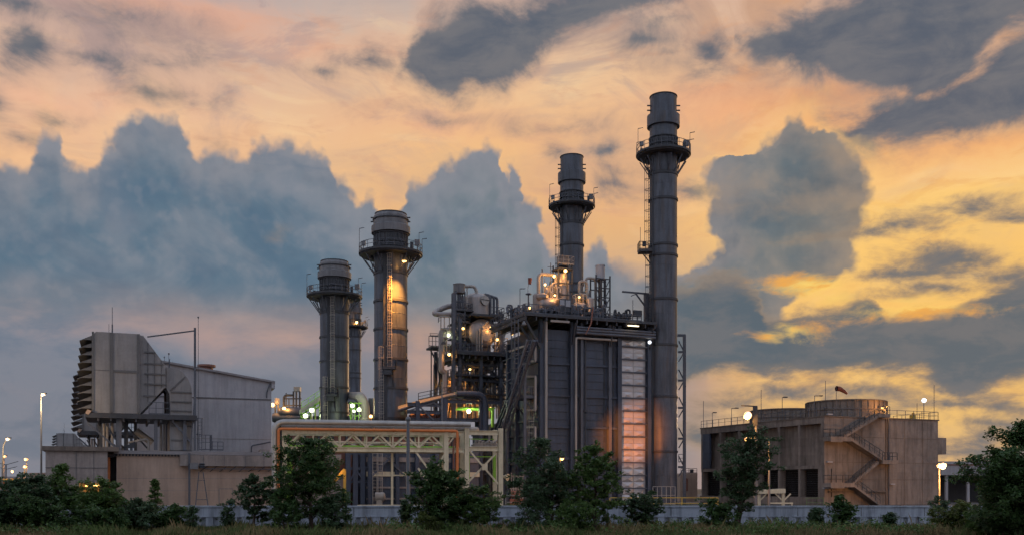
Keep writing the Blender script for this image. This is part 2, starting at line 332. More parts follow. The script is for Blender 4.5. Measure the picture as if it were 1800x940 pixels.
class MB:
    def __init__(s): s.v, s.f, s.sm = [], [], []
    def add(s, vs, fs, smooth=False):
        n = len(s.v); s.v += [Vector(p) for p in vs]
        s.f += [tuple(i + n for i in f) for f in fs]; s.sm += [smooth] * len(fs)
        return s
    def hexa(s, p):      # bottom four counter-clockwise, top four
        return s.add(p, [(3, 2, 1, 0), (4, 5, 6, 7), (0, 1, 5, 4), (1, 2, 6, 5), (2, 3, 7, 6), (3, 0, 4, 7)])
    def box(s, x0, x1, y0, y1, z0, z1):
        return s.hexa([(x0, y0, z0), (x1, y0, z0), (x1, y1, z0), (x0, y1, z0), (x0, y0, z1), (x1, y0, z1), (x1, y1, z1), (x0, y1, z1)])
    def cbox(s, c, sx, sy, sz): return s.box(c[0] - sx / 2, c[0] + sx / 2, c[1] - sy / 2, c[1] + sy / 2, c[2] - sz / 2, c[2] + sz / 2)
    def bar(s, a, b, w, h=None):
        a, b = Vector(a), Vector(b); h = h or w
        d = (b - a).normalized()
        up = Vector((0, 0, 1)) if abs(d.z) < .95 else Vector((0, 1, 0))
        r = d.cross(up).normalized(); u = r.cross(d)
        r, u = r * w / 2, u * h / 2
        return s.hexa([a - r - u, a + r - u, b + r - u, b - r - u, a - r + u, a + r + u, b + r + u, b - r + u])
    def ibeam(s, a, b, w, h, t=.06):
        """rolled section: two flanges and a web"""
        a, b = Vector(a), Vector(b); d = (b - a).normalized()
        if abs(d.z) > .7:
            off = Vector((0, h / 2 - t / 2, 0))
            s.bar(a - off, b - off, w, t) if False else None
            for o in (-1, 1):
                s.box(min(a.x, b.x) - w / 2, max(a.x, b.x) + w / 2, a.y + o * (h / 2 - t / 2) - t / 2, a.y + o * (h / 2 - t / 2) + t / 2, min(a.z, b.z), max(a.z, b.z))
            return s.box(a.x - t / 2, a.x + t / 2, a.y - h / 2 + t + .002, a.y + h / 2 - t - .002, min(a.z, b.z), max(a.z, b.z))
        off = Vector((0, 0, h / 2 - t / 2))
        s.bar(a + off, b + off, w, t); s.bar(a - off, b - off, w, t)
        return s.bar(a, b, t, h - 2 * t - .004)
    def ring(s, c, d, r, n):
        up = Vector((0, 0, 1)) if abs(d.z) < .95 else Vector((0, 1, 0))
        e1 = d.cross(up).normalized(); e2 = e1.cross(d)
        return [c + (e1 * math.cos(2 * math.pi * i / n) + e2 * math.sin(2 * math.pi * i / n)) * r for i in range(n)]
    def cyl(s, a, b, r, r2=None, n=12, cap=True, smooth=True):
        a, b = Vector(a), Vector(b); d = (b - a).normalized(); r2 = r if r2 is None else r2
        vs = s.ring(a, d, r, n) + s.ring(b, d, r2, n)
        s.add(vs, [(i, (i + 1) % n, n + (i + 1) % n, n + i) for i in range(n)], smooth)
        if cap: s.add(s.ring(a, d, r, n), [tuple(range(n))[::-1]]); s.add(s.ring(b, d, r2, n), [tuple(range(n))])
        return s
    def pipe(s, pts, r, n=10, bend=None):
        pts = [Vector(p) for p in pts]; bend = r * 3 if bend is None else bend
        path = [pts[0]]
        for i in range(1, len(pts) - 1):
            p0, p1, p2 = pts[i - 1], pts[i], pts[i + 1]
            d1, d2 = (p0 - p1), (p2 - p1)
            k = min(bend, d1.length * .45, d2.length * .45)
            a, b = p1 + d1.normalized() * k, p1 + d2.normalized() * k
            for j in range(6):
                t = j / 5; path.append(a * (1 - t) ** 2 + p1 * 2 * t * (1 - t) + b * t * t)
        path.append(pts[-1])
        rings = []; ref = None
        for i, p in enumerate(path):
            d = (path[min(i + 1, len(path) - 1)] - path[max(i - 1, 0)]).normalized()
            if ref is None:
                up = Vector((0, 0, 1)) if abs(d.z) < .9 else Vector((1, 0, 0))
                ref = d.cross(up).normalized()
            else: ref = (ref - d * ref.dot(d)).normalized()
            e2 = d.cross(ref)
            rings.append([p + (ref * math.cos(2 * math.pi * j / n) + e2 * math.sin(2 * math.pi * j / n)) * r for j in range(n)])
        vs = [v for rg in rings for v in rg]; fs = []
        for i in range(len(rings) - 1):
            for j in range(n):
                fs.append((i * n + j, i * n + (j + 1) % n, (i + 1) * n + (j + 1) % n, (i + 1) * n + j))
        s.add(vs, fs, True)
        s.add(rings[0], [tuple(range(n))[::-1]]); s.add(rings[-1], [tuple(range(n))])
        return s
    def lathe(s, c, prof, n=40, smooth=True, a0=0.0):
        c = Vector(c); vs = []
        for r, z in prof: vs += [c + Vector((math.cos(a0 + 2 * math.pi * i / n) * r, math.sin(a0 + 2 * math.pi * i / n) * r, z)) for i in range(n)]
        # each band gets its own verts so that profile corners stay crisp
        for k in range(len(prof) - 1):
            band = vs[k * n:(k + 2) * n]
            s.add(band, [(i, (i + 1) % n, n + (i + 1) % n, n + i) for i in range(n)], smooth)
        return s
    def dish(s, c, d, r, depth, n=24, m=6):
        """a dished head: half ellipsoid on direction d"""
        c, d = Vector(c), Vector(d).normalized(); vs = []; fs = []
        for k in range(m):
            t = k / m * math.pi / 2
            vs += s.ring(c + d * depth * math.sin(t), d, r * math.cos(t), n)
        vs.append(c + d * depth)
        for k in range(m - 1):
            for i in range(n): fs.append((k * n + i, k * n + (i + 1) % n, (k + 1) * n + (i + 1) % n, (k + 1) * n + i))
        for i in range(n): fs.append(((m - 1) * n + i, (m - 1) * n + (i + 1) % n, len(vs) - 1))
        return s.add(vs, fs, True)
    def ball(s, c, r, n=12): s.dish(c, (0, 0, 1), r, r, n, 4); return s.dish(c, (0, 0, -1), r, r, n, 4)
    def prism(s, poly, y0, y1):
        """polygon in x,z pushed through from y0 to y1"""
        n = len(poly)
        a = [(x, y0, z) for x, z in poly]; b = [(x, y1, z) for x, z in poly]
        return s.add(a + b, [tuple(range(n)), tuple(range(2 * n - 1, n - 1, -1))] + [(i, i + n, (i + 1) % n + n, (i + 1) % n) for i in range(n)])
    def prismx(s, poly, x0, x1):
        n = len(poly)
        a = [(x0, y, z) for y, z in poly]; b = [(x1, y, z) for y, z in poly]
        return s.add(a + b, [tuple(range(n)), tuple(range(2 * n - 1, n - 1, -1))] + [(i, i + n, (i + 1) % n + n, (i + 1) % n) for i in range(n)])
    def railing(s, pts, h=1.1, gap=1.6, r=.042, mid=True, toe=True):
        pts = [Vector(p) for p in pts]
        for a, b in zip(pts, pts[1:]):
            L = (b - a).length; n = max(1, round(L / gap)); up = Vector((0, 0, h))
            for i in range(n + 1):
                q = a.lerp(b, i / n); s.bar(q, q + up, r * 2)
            s.bar(a + up, b + up, r * 2)
            if mid: s.bar(a + up * .52, b + up * .52, r * 1.5)
            if toe: s.bar(a + Vector((0, 0, .09)), b + Vector((0, 0, .09)), .03, .14)
        return s
    def ladder(s, base, top, out, w=.55, cage=True, r=.035, rung=.42):
        """vertical ladder; out = unit direction away from the wall"""
        base, top, out = Vector(base), Vector(top), Vector(out).normalized()
        side = out.cross(Vector((0, 0, 1))).normalized() * w / 2
        for k in (-1, 1): s.bar(base + side * k, top + side * k, r * 2)
        n = int((top - base).length / rung)
        for i in range(1, n):
            q = base.lerp(top, i / n); s.bar(q - side, q + side, r * 1.3)
        if cage:
            n = max(2, int((top - base).length / 1.5)); rad = .42
            for i in range(1, n + 1):
                q = base.lerp(top, i / n)
                arc = [q - side] + [q + out * (.06 + rad * 1.6 * math.sin(t)) + side.normalized() * (-rad * math.cos(t)) for t in [math.pi * j / 6 for j in range(7)]] + [q + side]
                for a, b in zip(arc, arc[1:]): s.bar(a, b, .045, .07)
            for t in (.9, 1.57, 2.24):
                o = out * (.06 + rad * 1.6 * math.sin(t)) + side.normalized() * (-rad * math.cos(t))
                s.bar(base.lerp(top, 1 / n) + o, top + o, .04)
        return s
    def stair(s, a, b, side, w=1.0, n=None, t=.3):
        """straight flight between a and b; side = horizontal width direction"""
        a, b, side = Vector(a), Vector(b), Vector(side).normalized() * w / 2
        for k in (-1, 1): s.bar(a + side * k, b + side * k, .08, t)
        n = n or max(3, int(abs(b.z - a.z) / .22))
        d = Vector((b.x - a.x, b.y - a.y, 0)).normalized() * .13
        for i in range(1, n):
            q = a.lerp(b, i / n)
            s.add([q - side * .94 - d, q + side * .94 - d, q + side * .94 + d, q - side * .94 + d], [(0, 1, 2, 3)])
        return s
    def mesh(s, name, org=(0, 0, 0), mats=()):
        me = bpy.data.meshes.new(name)
        o = Vector(org)
        me.from_pydata([tuple(v - o) for v in s.v], [], s.f)
        for m in mats: me.materials.append(m)
        if any(s.sm): me.polygons.foreach_set('use_smooth', s.sm)
        me.update()
        return me

ORG = {}
def tag(o, label=None, cat=None, group=None, kind=None):
    if label: o['label'] = label
    if cat: o['category'] = cat
    if group: o['group'] = group
    if kind: o['kind'] = kind
    return o
def thing(name, label, cat, fr=None, base=None, group=None):
    o = bpy.data.objects.new(name, None); COL.objects.link(o)
    o.empty_display_size = .5
    if fr is not None:
        o.location = (fr.ox, fr.oy, 0); o.rotation_euler = (0, 0, fr.a); ORG[o.name] = Vector((0, 0, 0))
    else:
        o.location = base; ORG[o.name] = Vector(base)
    return tag(o, label, cat, group)
def part(name, mb, mat, parent, label=None):
    root = parent
    while root.parent: root = root.parent
    o = bpy.data.objects.new(name, mb.mesh(name, ORG[root.name], [mat]))
    COL.objects.link(o); o.parent = parent
    if label: o['label'] = label
    return o
def solo(name, mb, mat, label, cat, base=(0, 0, 0), fr=None, group=None, kind=None):
    if fr is not None:
        o = bpy.data.objects.new(name, mb.mesh(name, (0, 0, 0), [mat])); o.location = (fr.ox, fr.oy, 0); o.rotation_euler = (0, 0, fr.a)
    else:
        o = bpy.data.objects.new(name, mb.mesh(name, base, [mat])); o.location = base
    COL.objects.link(o)
    return tag(o, label, cat, group, kind)
def copy_tree(o, parent=None, label=None):
    c = o.copy(); COL.objects.link(c)
    if parent is not None: c.parent = parent
    if label: c['label'] = label
    for ch in [k for k in list(bpy.data.objects) if k.parent == o]: copy_tree(ch, c)
    return c
def lampl(pos, col, power, size=.25, parent=None, spot=None, aim=None):
    """the light of a lit lamp"""
    d = bpy.data.lights.new('lamp_light', 'SPOT' if spot else 'POINT'); d.energy = power; d.color = col; d.shadow_soft_size = size
    o = bpy.data.objects.new('lamp_light', d); COL.objects.link(o)
    if spot:
        d.spot_size = R(spot); d.spot_blend = 1.0
        o.rotation_euler = Vector(aim).to_track_quat('-Z', 'Y').to_euler()
    pos = Vector(pos)
    if parent is not None:
        root = parent
        while root.parent: root = root.parent
        o.parent = root; o.location = pos - ORG[root.name]
    else: o.location = pos
    return o

# ------------------------------------------------------------------ materials (world-space procedural)
def mat(name, col, rough=.6, metal=0.0, var=.22, sc1=.35, sc2=4.0, streak=.0, stain=None, stain_amt=0.0, bump=0.0, spec=.4, island=0.0, panel=None, ssc=1.25):
    m = bpy.data.materials.new(name); m.use_nodes = True
    t = m.node_tree; h = Nd(t)
    b = t.nodes['Principled BSDF']
    geo = t.nodes.new('ShaderNodeNewGeometry'); pos = geo.outputs['Position']
    def n3(vec, s_, det=4.0, rough_=.6):
        n = t.nodes.new('ShaderNodeTexNoise'); n.noise_dimensions = '3D'
        t.links.new(vec, n.inputs['Vector']) if isinstance(vec, bpy.types.NodeSocket) else None
        n.inputs['Scale'].default_value = s_; n.inputs['Detail'].default_value = det; n.inputs['Roughness'].default_value = rough_
        return n.outputs['Fac']
    a = n3(pos, sc1, 5); c = n3(pos, sc2, 3)
    k = h.m('ADD', h.mr(a, .3, .7, 1 - var, 1 + var, 'LINEAR'), h.mr(c, .3, .7, -var * .5, var * .5, 'LINEAR'))
    if streak:
        sv = h.v('MULTIPLY', pos, (1, 1, .10))
        sn = n3(sv, ssc, 6, .68)
        k = h.m('MULTIPLY', k, h.mr(sn, .42, .66, 1.0, 1 - streak))
    if panel:       # sheet-to-sheet tone differences and a thin joint between sheets
        tcx = t.nodes.new('ShaderNodeTexCoord'); cell = h.v('MULTIPLY', tcx.outputs['Object'], (1 / panel[0], 1 / panel[0], 1 / panel[1]))
        cell = h.v('ADD', cell, (.37, .37, .13)); fl = h.v('FLOOR', cell)
        wn = t.nodes.new('ShaderNodeTexWhiteNoise'); wn.noise_dimensions = '3D'; t.links.new(fl, wn.inputs['Vector'])
        k = h.m('MULTIPLY', k, h.mr(wn.outputs['Value'], 0, 1, 1 - panel[2], 1 + panel[2], 'LINEAR'))
    if island: k = h.m('MULTIPLY', k, h.mr(geo.outputs['Random Per Island'], 0, 1, 1 - island, 1 + island, 'LINEAR'))
    colr = h.scale((col[0], col[1], col[2]), k)
    if stain:
        sv = h.v('MULTIPLY', pos, (1, 1, .10))
        sn = n3(h.v('ADD', sv, (7, 3, 5)), 1.1, 5, .7)
        colr = h.mix(h.mr(sn, .52, .72, 0, stain_amt), colr, (*stain, 1))
    t.links.new(colr, b.inputs['Base Color'])
    b.inputs['Metallic'].default_value = metal
    b.inputs['Specular IOR Level'].default_value = spec
    t.links.new(h.mr(c, .3, .7, max(0, rough - .1), min(1, rough + .1), 'LINEAR'), b.inputs['Roughness'])
    if bump:
        bn = t.nodes.new('ShaderNodeBump'); bn.inputs['Strength'].default_value = bump; bn.inputs['Distance'].default_value = .05
        t.links.new(c, bn.inputs['Height']); t.links.new(bn.outputs[0], b.inputs['Normal'])
    return m
def glow_mat(name, col, strength):
    m = bpy.data.materials.new(name); m.use_nodes = True
    t = m.node_tree; b = t.nodes['Principled BSDF']
    b.inputs['Base Color'].default_value = (.8, .8, .8, 1)
    b.inputs['Emission Color'].default_value = (*col, 1); b.inputs['Emission Strength'].default_value = strength
    return m

M = {}
M['casing'] = mat('blue_grey_casing_paint', (.045, .060, .092), .5, var=.2, streak=.35, stain=(.058, .048, .050), stain_amt=.6, panel=(1.6, 2.2, .10))
M['steel'] = mat('grey_steel_paint', (.074, .084, .108), .5, var=.22, streak=.2, stain=(.1, .07, .055), stain_amt=.4)
M['dark'] = mat('dark_steel_paint', (.038, .042, .052), .55, var=.25, streak=.2, stain=(.06, .042, .035), stain_amt=.4)
M['black'] = mat('black_parts_and_shade', (.014, .014, .016), .8)  # near black for parts, also for shade inside openings
M['stack'] = mat('grey_stack_paint', (.078, .089, .115), .45, var=.18, streak=.5, stain=(.074, .058, .052), stain_amt=.8, panel=(9, 2.35, .07))
M['crown'] = mat('light_grey_stack_paint', (.155, .155, .165), .5, var=.14, streak=.3, stain=(.11, .10, .095), stain_amt=.4)
M['intake'] = mat('beige_grey_panel_paint', (.205, .200, .205), .55, var=.14, streak=.18, panel=(2.3, 2.6, .05), stain=(.2, .17, .15), stain_amt=.35)
M['intake_rib'] = mat('grey_panel_rib_paint', (.095, .095, .10), .55, var=.15)
M['hall'] = mat('pale_grey_cladding', (.325, .325, .35), .55, panel=(1.1, 60, .04), var=.10, streak=.18, stain=(.3, .27, .26), stain_amt=.3)
M['beige'] = mat('beige_wall_paint', (.35, .255, .20), .6, panel=(3.2, 2.2, .06), var=.10, streak=.2, stain=(.26, .2, .16), stain_amt=.35)
M['greywall'] = mat('grey_wall_paint', (.24, .205, .19), .6, panel=(3.2, 2.2, .08), var=.18, streak=.25, stain=(.17, .14, .12), stain_amt=.4)
M['conc'] = mat('weathered_concrete', (.205, .172, .15), .85, panel=(2.4, 1.25, .10), var=.24, sc1=.22, sc2=1.6, streak=.32, ssc=1.5, stain=(.095, .082, .074), stain_amt=.65, bump=.4)
M['conc_dk'] = mat('stained_concrete', (.15, .12, .10), .85, var=.24, sc1=.25, sc2=2.6, streak=.3, stain=(.075, .07, .066), stain_amt=.7, bump=.4)
M['barrier'] = mat('pale_blue_grey_wall', (.33, .365, .43), .7, panel=(4.0, 9, .06), var=.14, sc1=.2, sc2=3.0, streak=.42, ssc=2.2, stain=(.17, .175, .18), stain_amt=.65)
M['white'] = mat('cream_steel_paint', (.57, .505, .36), .5, var=.16, streak=.25, stain=(.30, .22, .14), stain_amt=.35)
M['orange'] = mat('orange_pipe_paint', (.50, .15, .04), .45, var=.16, stain=(.38, .12, .04), stain_amt=.4)
M['galv'] = mat('galvanised_pipe_jacket', (.36, .345, .33), .38, metal=.55, var=.16, streak=.2, stain=(.25, .22, .2), stain_amt=.3)
M['pale'] = mat('pale_pipe_paint', (.31, .285, .265), .5, var=.16, streak=.2)
M['silver'] = mat('crinkled_silver_insulation', (.42, .415, .43), .42, metal=.35, var=.12, sc2=2.5, bump=.5, island=.12)
M['vessel'] = mat('pale_vessel_insulation', (.30, .275, .27), .42, metal=.3, var=.14, streak=.2, stain=(.24, .19, .16), stain_amt=.35)
M['green'] = mat('lime_green_paint_and_light', (.20, .42, .05), .5, var=.15)  # green paint, also stands for green lamp light on some steelwork
M['redbrown'] = mat('red_brown_panel', (.20, .085, .06), .6, var=.2, streak=.3)
M['pole'] = mat('grey_pole_paint', (.12, .125, .14), .5, var=.12)
M['yard'] = mat('worn_asphalt', (.055, .054, .055), .9, var=.3, sc1=.15, sc2=5)
M['soil'] = mat('dark_soil', (.045, .038, .028), .95, var=.4, sc1=.4, sc2=5)
M['bark'] = mat('bark', (.07, .052, .04), .9, var=.3, sc1=2, sc2=14, bump=.4)
M['leaf_guard'] = mat('faded_green_paint', (.10, .16, .06), .6)
M['yellow'] = mat('yellow_safety_paint', (.36, .27, .06), .6)
M['blue'] = mat('blue_barrel_plastic', (.04, .16, .5), .4)
M['sock'] = mat('faded_red_cloth', (.16, .05, .035), .85)
M['roofgrey'] = mat('dull_roof_sheet', (.2, .19, .2), .6, var=.15)
M['halo_sodium'] = glow_mat('sodium_halo_bowl', (1, .42, .08), 1.15)  # emissive bowl imitating the orange halo round a bulb
M['halo_warm'] = glow_mat('warm_halo_bowl', (1, .62, .28), 1.0)  # same halo bowl in a paler tone
M['lamp_sodium'] = glow_mat('lit_sodium_glass', (1, .58, .16), 3.2)
M['lamp_warm'] = glow_mat('lit_warm_glass', (1, .80, .50), 2.6)
M['lamp_star'] = glow_mat('lit_street_lamp_glass', (1, .76, .34), 9)
M['lamp_green'] = glow_mat('lit_halide_glass', (.88, 1, .58), 3.5)
M['lamp_white'] = glow_mat('lit_white_glass', (.8, .9, 1), 1.6)
SODIUM, WARM, HALIDE, AMBER = (1, .42, .09), (1, .66, .32), (.84, 1, .58), (1, .43, .065)
# ------------------------------------------------------------------ ground
gm = MB(); gm.add([(-3000, -300, 0), (3000, -300, 0), (3000, 5000, 0), (-3000, 5000, 0)], [(0, 1, 2, 3)])
solo('ground', gm, M['soil'], 'bare dark soil ground stretching to the horizon', 'ground', kind='structure')
gm = MB(); gm.add([(-160, 64, .02), (160, 64, .02), (160, 420, .02), (-160, 420, .02)], [(0, 1, 2, 3)])
solo('yard', gm, M['yard'], 'worn asphalt plant yard behind the low wall', 'yard', kind='structure')

# ------------------------------------------------------------------ low precast wall along the front
WY = 61.0
wl = thing('boundary_wall', 'long low pale blue-grey precast wall across the front of the plant', 'wall', base=(0, WY, 0))
mb = MB(); mb.box(-60, 60, WY, WY + .28, .66, 1.22); part('upper_panel', mb, M['barrier'], wl)
mb = MB(); mb.box(-60, 60, WY - .06, WY + .34, 1.222, 1.33); part('coping', mb, M['barrier'], wl)
mb = MB(); mb.box(-60, 60, WY + .13, WY + .30, 0, .655); part('lower_panel', mb, M['barrier'], wl)
mb = MB(); mb.box(-60, 60, WY - .05, WY + .125, .60, .657); part('ledge', mb, M['barrier'], wl)
mb = MB()
for i in range(160):
    x = -60 + i * .75 + .2
    mb.box(x, x + .46, WY - .02, WY + .128, 0, .597)
part('lower_ribs', mb, M['barrier'], wl)
mb = MB()
for i in range(30):
    x = -58 + i * 4.0
    mb.box(x, x + .05, WY - .012, WY - .001, .67, 1.21)
part('joint_strip', mb, M['pole'], wl)

# ------------------------------------------------------------------ gas turbine enclosures on the left
A = Fr(X(205, 113), 113, 22)
en = thing('turbine_enclosure', 'long low beige turbine enclosure with a blank front wall, below the nearest intake', 'building', fr=A)
xr = A.lx(482)
zt = A.z(797)
mb = MB(); mb.box(0, xr, 0, 14, 0, zt); part('wall', mb, M['beige'], en)
mb = MB(); mb.box(-.3, xr + .2, -.35, 14.3, zt + .004, zt + .42); rf = part('roof_slab', mb, M['roofgrey'], en)
mb = MB()
for i in range(34): x = -.1 + i * .36; mb.box(x, x + .16, -.24, -.002, zt - .22, zt - .01)
part('eave_bracket_row', mb, M['dark'], en)
x0 = A.lx(316)
mb = MB(); mb.box(x0, xr, -.75, -.004, A.z(818, x0), zt - .04); part('cable_trunk', mb, M['greywall'], en)
for px in (356, 393, 430, 462): x = A.lx(px); mb = MB(); mb.box(x, x + .06, -.78, -.752, A.z(818, x0), zt - .04); part('trunk_joint', mb, M['intake_rib'], en)
mb = MB()
for px in range(352, 480, 17):
    x = A.lx(px); mb.bar((x, -.01, A.z(828, x)), (x + .75, -.72, A.z(819, x)), .07)
mb.bar((A.lx(360), -.5, A.z(823, A.lx(360))), (xr, -.5, A.z(823, A.lx(360))), .10, .10)
part('trunk_bracket', mb, M['steel'], en)
for py in (840, 862):
    mb = MB(); mb.box(.02, xr, -.018, -.002, A.z(py), A.z(py) + .05); part('joint_strip', mb, M['greywall'], en)
x = A.lx(332)
mb = MB(); mb.box(x - .12, x + .12, -.98, -.76, 0, zt + .2); part('downpipe', mb, M['steel'], en)
x0, x1 = A.lx(386), A.lx(408); zd = A.z(859, x0)
mb = MB(); mb.box(x0 - .1, x1 + .1, -.05, -.003, 0, zd + .1); df = part('door_frame', mb, M['greywall'], en)
mb = MB(); mb.box(x0, x1, -.085, -.052, .05, zd); dr = part('door', mb, M['beige'], en)
mb = MB(); mb.bar((x1 - .2, -.13, 1.0), (x1 - .2, -.13, 1.15), .06); part('handle', mb, M['dark'], dr)
x0 = A.lx(344); zc = A.z(819, x0)
mb = MB(); mb.box(x0 - .75, x0 + .15, -1.9, -1.0, zc - .35, zc + .4); wb = part('wall_box', mb, M['pole'], en)
mb = MB()
for k in range(3): mb.cyl((x0 + .3, -1.5, zc - .15 + k * .2), (x0 + .9, -1.6, zc - .1 + k * .2), .10, n=8)
part('nozzle', mb, M['dark'], wb)
# A-frame hose mast
am = thing('floodlight_trestle', 'slender steel A-frame trestle standing against the beige enclosure wall', 'trestle', fr=A)
xa, xb = A.lx(341), A.lx(364)
za = A.z(829, x0)
for a, b in ((xa, A.lx(348)), (xb, A.lx(355))):
    mb = MB(); mb.bar((a, -2.0, 0), (b, -1.6, za), .11); part('leg', mb, M['steel'], am)
mb = MB(); mb.bar((A.lx(342.5), -1.97, 1.1), (A.lx(362), -1.97, 1.1), .07); mb.bar((A.lx(345), -1.8, 3.4), (A.lx(358), -1.8, 3.4), .06); part('crossbar', mb, M['steel'], am)
# blue barrel
bx = A.lx(402)
mb = MB(); mb.lathe((bx, -3.4, 0), [(0, .95), (.30, .95), (.33, .9), (.33, .62), (.35, .58), (.33, .54), (.33, .32), (.35, .28), (.33, .24), (.33, .03), (0, .0)], 16)
solo('barrel', mb, M['blue'], 'bright blue plastic barrel beside the enclosure door', 'barrel', fr=A)

# west wing of the enclosure, darker, with a lit opening
B = Fr(X(80, 108), 108, 22)
wg = thing('workshop_wing', 'grey-panelled wing left of the beige enclosure, dark opening glowing inside', 'building', fr=B)
xr = B.lx(189); zt = B.z(791); zl = B.z(848, xr * .6)
xo0, xo1 = B.lx(139), B.lx(184)
mb = MB(); mb.box(0, xo0, 0, 12, 0, zl); mb.box(xo1, xr, 0, 12, 0, zl); mb.box(xo0 + .004, xo1 - .004, 5, 12, 0, zl - .004); mb.box(0, xr, 0, 12, zl + .003, zt); part('wall', mb, M['greywall'], wg)
mb = MB(); mb.box(-.35, xr + 1.2, -.4, 12.3, zt + .004, zt + .5); part('roof_slab', mb, M['conc_dk'], wg)
mb = MB(); mb.box(0, xr, -.06, -.003, B.z(821) - .04, B.z(821) + .04)
for px in (134, 165): x = B.lx(px); mb.box(x - .03, x + .03, -.055, -.003, zl, zt - .01)
part('joint_or_shade_strip', mb, M['intake_rib'], wg)
mb = MB(); mb.box(xo0 + .1, xo0 + .4, .3, .6, 0, zl - .05); mb.box(xo1 - .5, xo1 - .2, .3, .6, 0, zl - .05); part('door_post', mb, M['yellow'], wg)
mb = MB(); mb.cbox(((xo0 + xo1) / 2, 3.2, zl - .3), 1.6, .3, .16); part('lamp', mb, M['lamp_sodium'], wg)
o = lampl((0, 0, 0), SODIUM, 260, .3); o.parent = wg; o.location = ((xo0 + xo1) / 2, 2.6, zl - .8)
# dark passage between the two buildings with an orange-lit column
pg = thing('passage_column', 'rust orange steel column lit in the dark gap between the two enclosures', 'column', fr=A)
mb = MB(); mb.box(-1.15, -.7, .6, 1.05, 0, A.z(803)); part('shaft', mb, M['orange'], pg)
mb = MB(); mb.box(-1.5, -.35, .2, 1.4, A.z(803) + .003, A.z(799)); part('cap', mb, M['dark'], pg)
mb = MB(); mb.box(-2.2, -.02, 3.0, 3.2, 0, A.z(800)); part('backing_panel', mb, M['dark'], pg)
o = lampl((0, 0, 0), SODIUM, 90, .2); o.parent = pg; o.location = (-1.6, .3, 3.4)

# ------------------------------------------------------------------ air intake filter house (built once, copied for the units behind)
I = Fr(X(158, 117), 117, 22)
fh_ = thing('air_intake_house', 'nearest and largest beige-grey air intake filter house with louvred hoods', 'filter house', fr=I)
def q(px, py, ly=0.0): v = I.pt(px, py, ly); return (v.x, v.z)
ztop, zbot = q(164, 582)[1], q(158, 724)[1]
xw = q(246, 586)[0]; x_in = q(163, 600)[0]
mb = MB(); mb.prism([(x_in, zbot), (xw, zbot), (xw, ztop), (x_in + .35, ztop), (x_in - .1, ztop - .55)], 0, 9); body = part('filter_box', mb, M['intake'], fh_)
# ribs on the front
mb = MB()
for px, w in ((163.5, .26), (196, .40), (243, .28)): x = q(px, 650)[0]; mb.box(x - w / 2, x + w / 2, -.10, -.003, zbot + .05, ztop - .02)
x0, x1 = q(198, 652)[0] + .1, q(241, 652)[0] - .05; zz = q(220, 652)[1]
mb.box(x0, x1, -.09, -.003, zz - .17, zz + .12)
x0 = q(166, 652)[0]; x1 = q(194, 652)[0] - .1; mb.box(x0, x1, -.03, -.003, zz - .03, zz + .05)
part('front_rib', mb, M['intake_rib'], fh_)
# hoods
nh_ = 10; dzh = (ztop - .6 - zbot) / nh_
for i in range(nh_):
    z1 = ztop - .5 - i * dzh
    mb = MB(); xa = x_in - .12
    k = 1.0 + .05 * min(i, 4)
    mb.prism([(xa, z1), (xa - 1.35 * k, z1 - dzh * .72), (xa - 1.35 * k, z1 - dzh * .82), (xa, z1 - .10)], -.05, 9.05)
    mb.prism([(xa, z1 - .12), (xa - .95 * k, z1 - dzh * .60), (xa, z1 - dzh * .60)], -.06, .0)
    hd = part('weather_hood', mb, M['intake_rib'], fh_)
    mb = MB(); mb.box(xa + .0, xa + .06, .1, 8.9, z1 - dzh + .02, z1 - dzh * .5); part('filter_screen', mb, M['black'], hd)
# transition duct
tp = [q(246, 587), q(252, 588), q(293, 643), q(293, 680), q(290, 680), q(245, 725)]
tp[0] = (xw + .004, tp[0][1]); tp[-1] = (xw + .004, zbot + .05)
mb = MB(); mb.prism(tp[::-1], .7, 8.3); tr = part('transition_duct', mb, M['intake'], fh_)
def line_at(py):
    # right edge of the taper at a row
    top, bot = 643, 680
    return 252 + (293 - 252) * (py - 588) / (643 - 588) if py < top else 293
def left_at(py):
    return 247
mb = MB()
for py in (617, 637, 655, 673, 694):
    r_ = line_at(py) if py < 680 else 290 - (py - 680) * 45 / 45
    a, b = q(254 if py < 690 else 252, py), q(r_ - 1, py)
    mb.box(a[0], b[0], .56, .698, a[1] - .09, a[1] + .09)
for px, p0, p1 in ((260, 600, 705), (272, 617, 693), (284, 632, 680), (292, 645, 679)):
    a, b = q(px, p0), q(px, p1); mb.box(a[0] - .05, a[0] + .05, .6, .697, b[1], a[1])
part('duct_rib', mb, M['intake_rib'], tr)
# elbow and down duct
zb = A.z(790) + .3
ep = [q(293.4, 643), q(312, 646), q(322, 652), q(331, 663), q(337, 677), q(338.5, 692), q(338.5, 700), (q(338.5, 700)[0], zb), (q(299, 700)[0], zb), q(299, 700), q(298, 690), q(293.4, 681)]
mb = MB(); mb.prism(ep[::-1], 1.0, 8.0); el = part('elbow_duct', mb, M['intake'], fh_)
mb = MB()
for py in (687, 704, 720, 738, 747, 772): a, b = q(301, py), q(338, py); mb.box(a[0], b[0], .86, .997, a[1] - .08, a[1] + .08)
mb.bar((q(300, 684)[0], .93, q(300, 684)[1]), (q(326, 660)[0], .93, q(326, 660)[1]), .12)
part('duct_rib', mb, M['intake_rib'], el)
a, b = q(296, 683), q(298, 733)
mb = MB(); mb.box(a[0] - .2, a[0] + .12, 1.05, 7.9, b[1], a[1] + .25); mb.cyl((a[0], 1.02, a[1] + .2), (a[0], 1.3, a[1] + .2), .55, n=16); part('joint_inner_shadow', mb, M['black'], fh_)  # black block, inner shadow of the joint cavity put into its colour
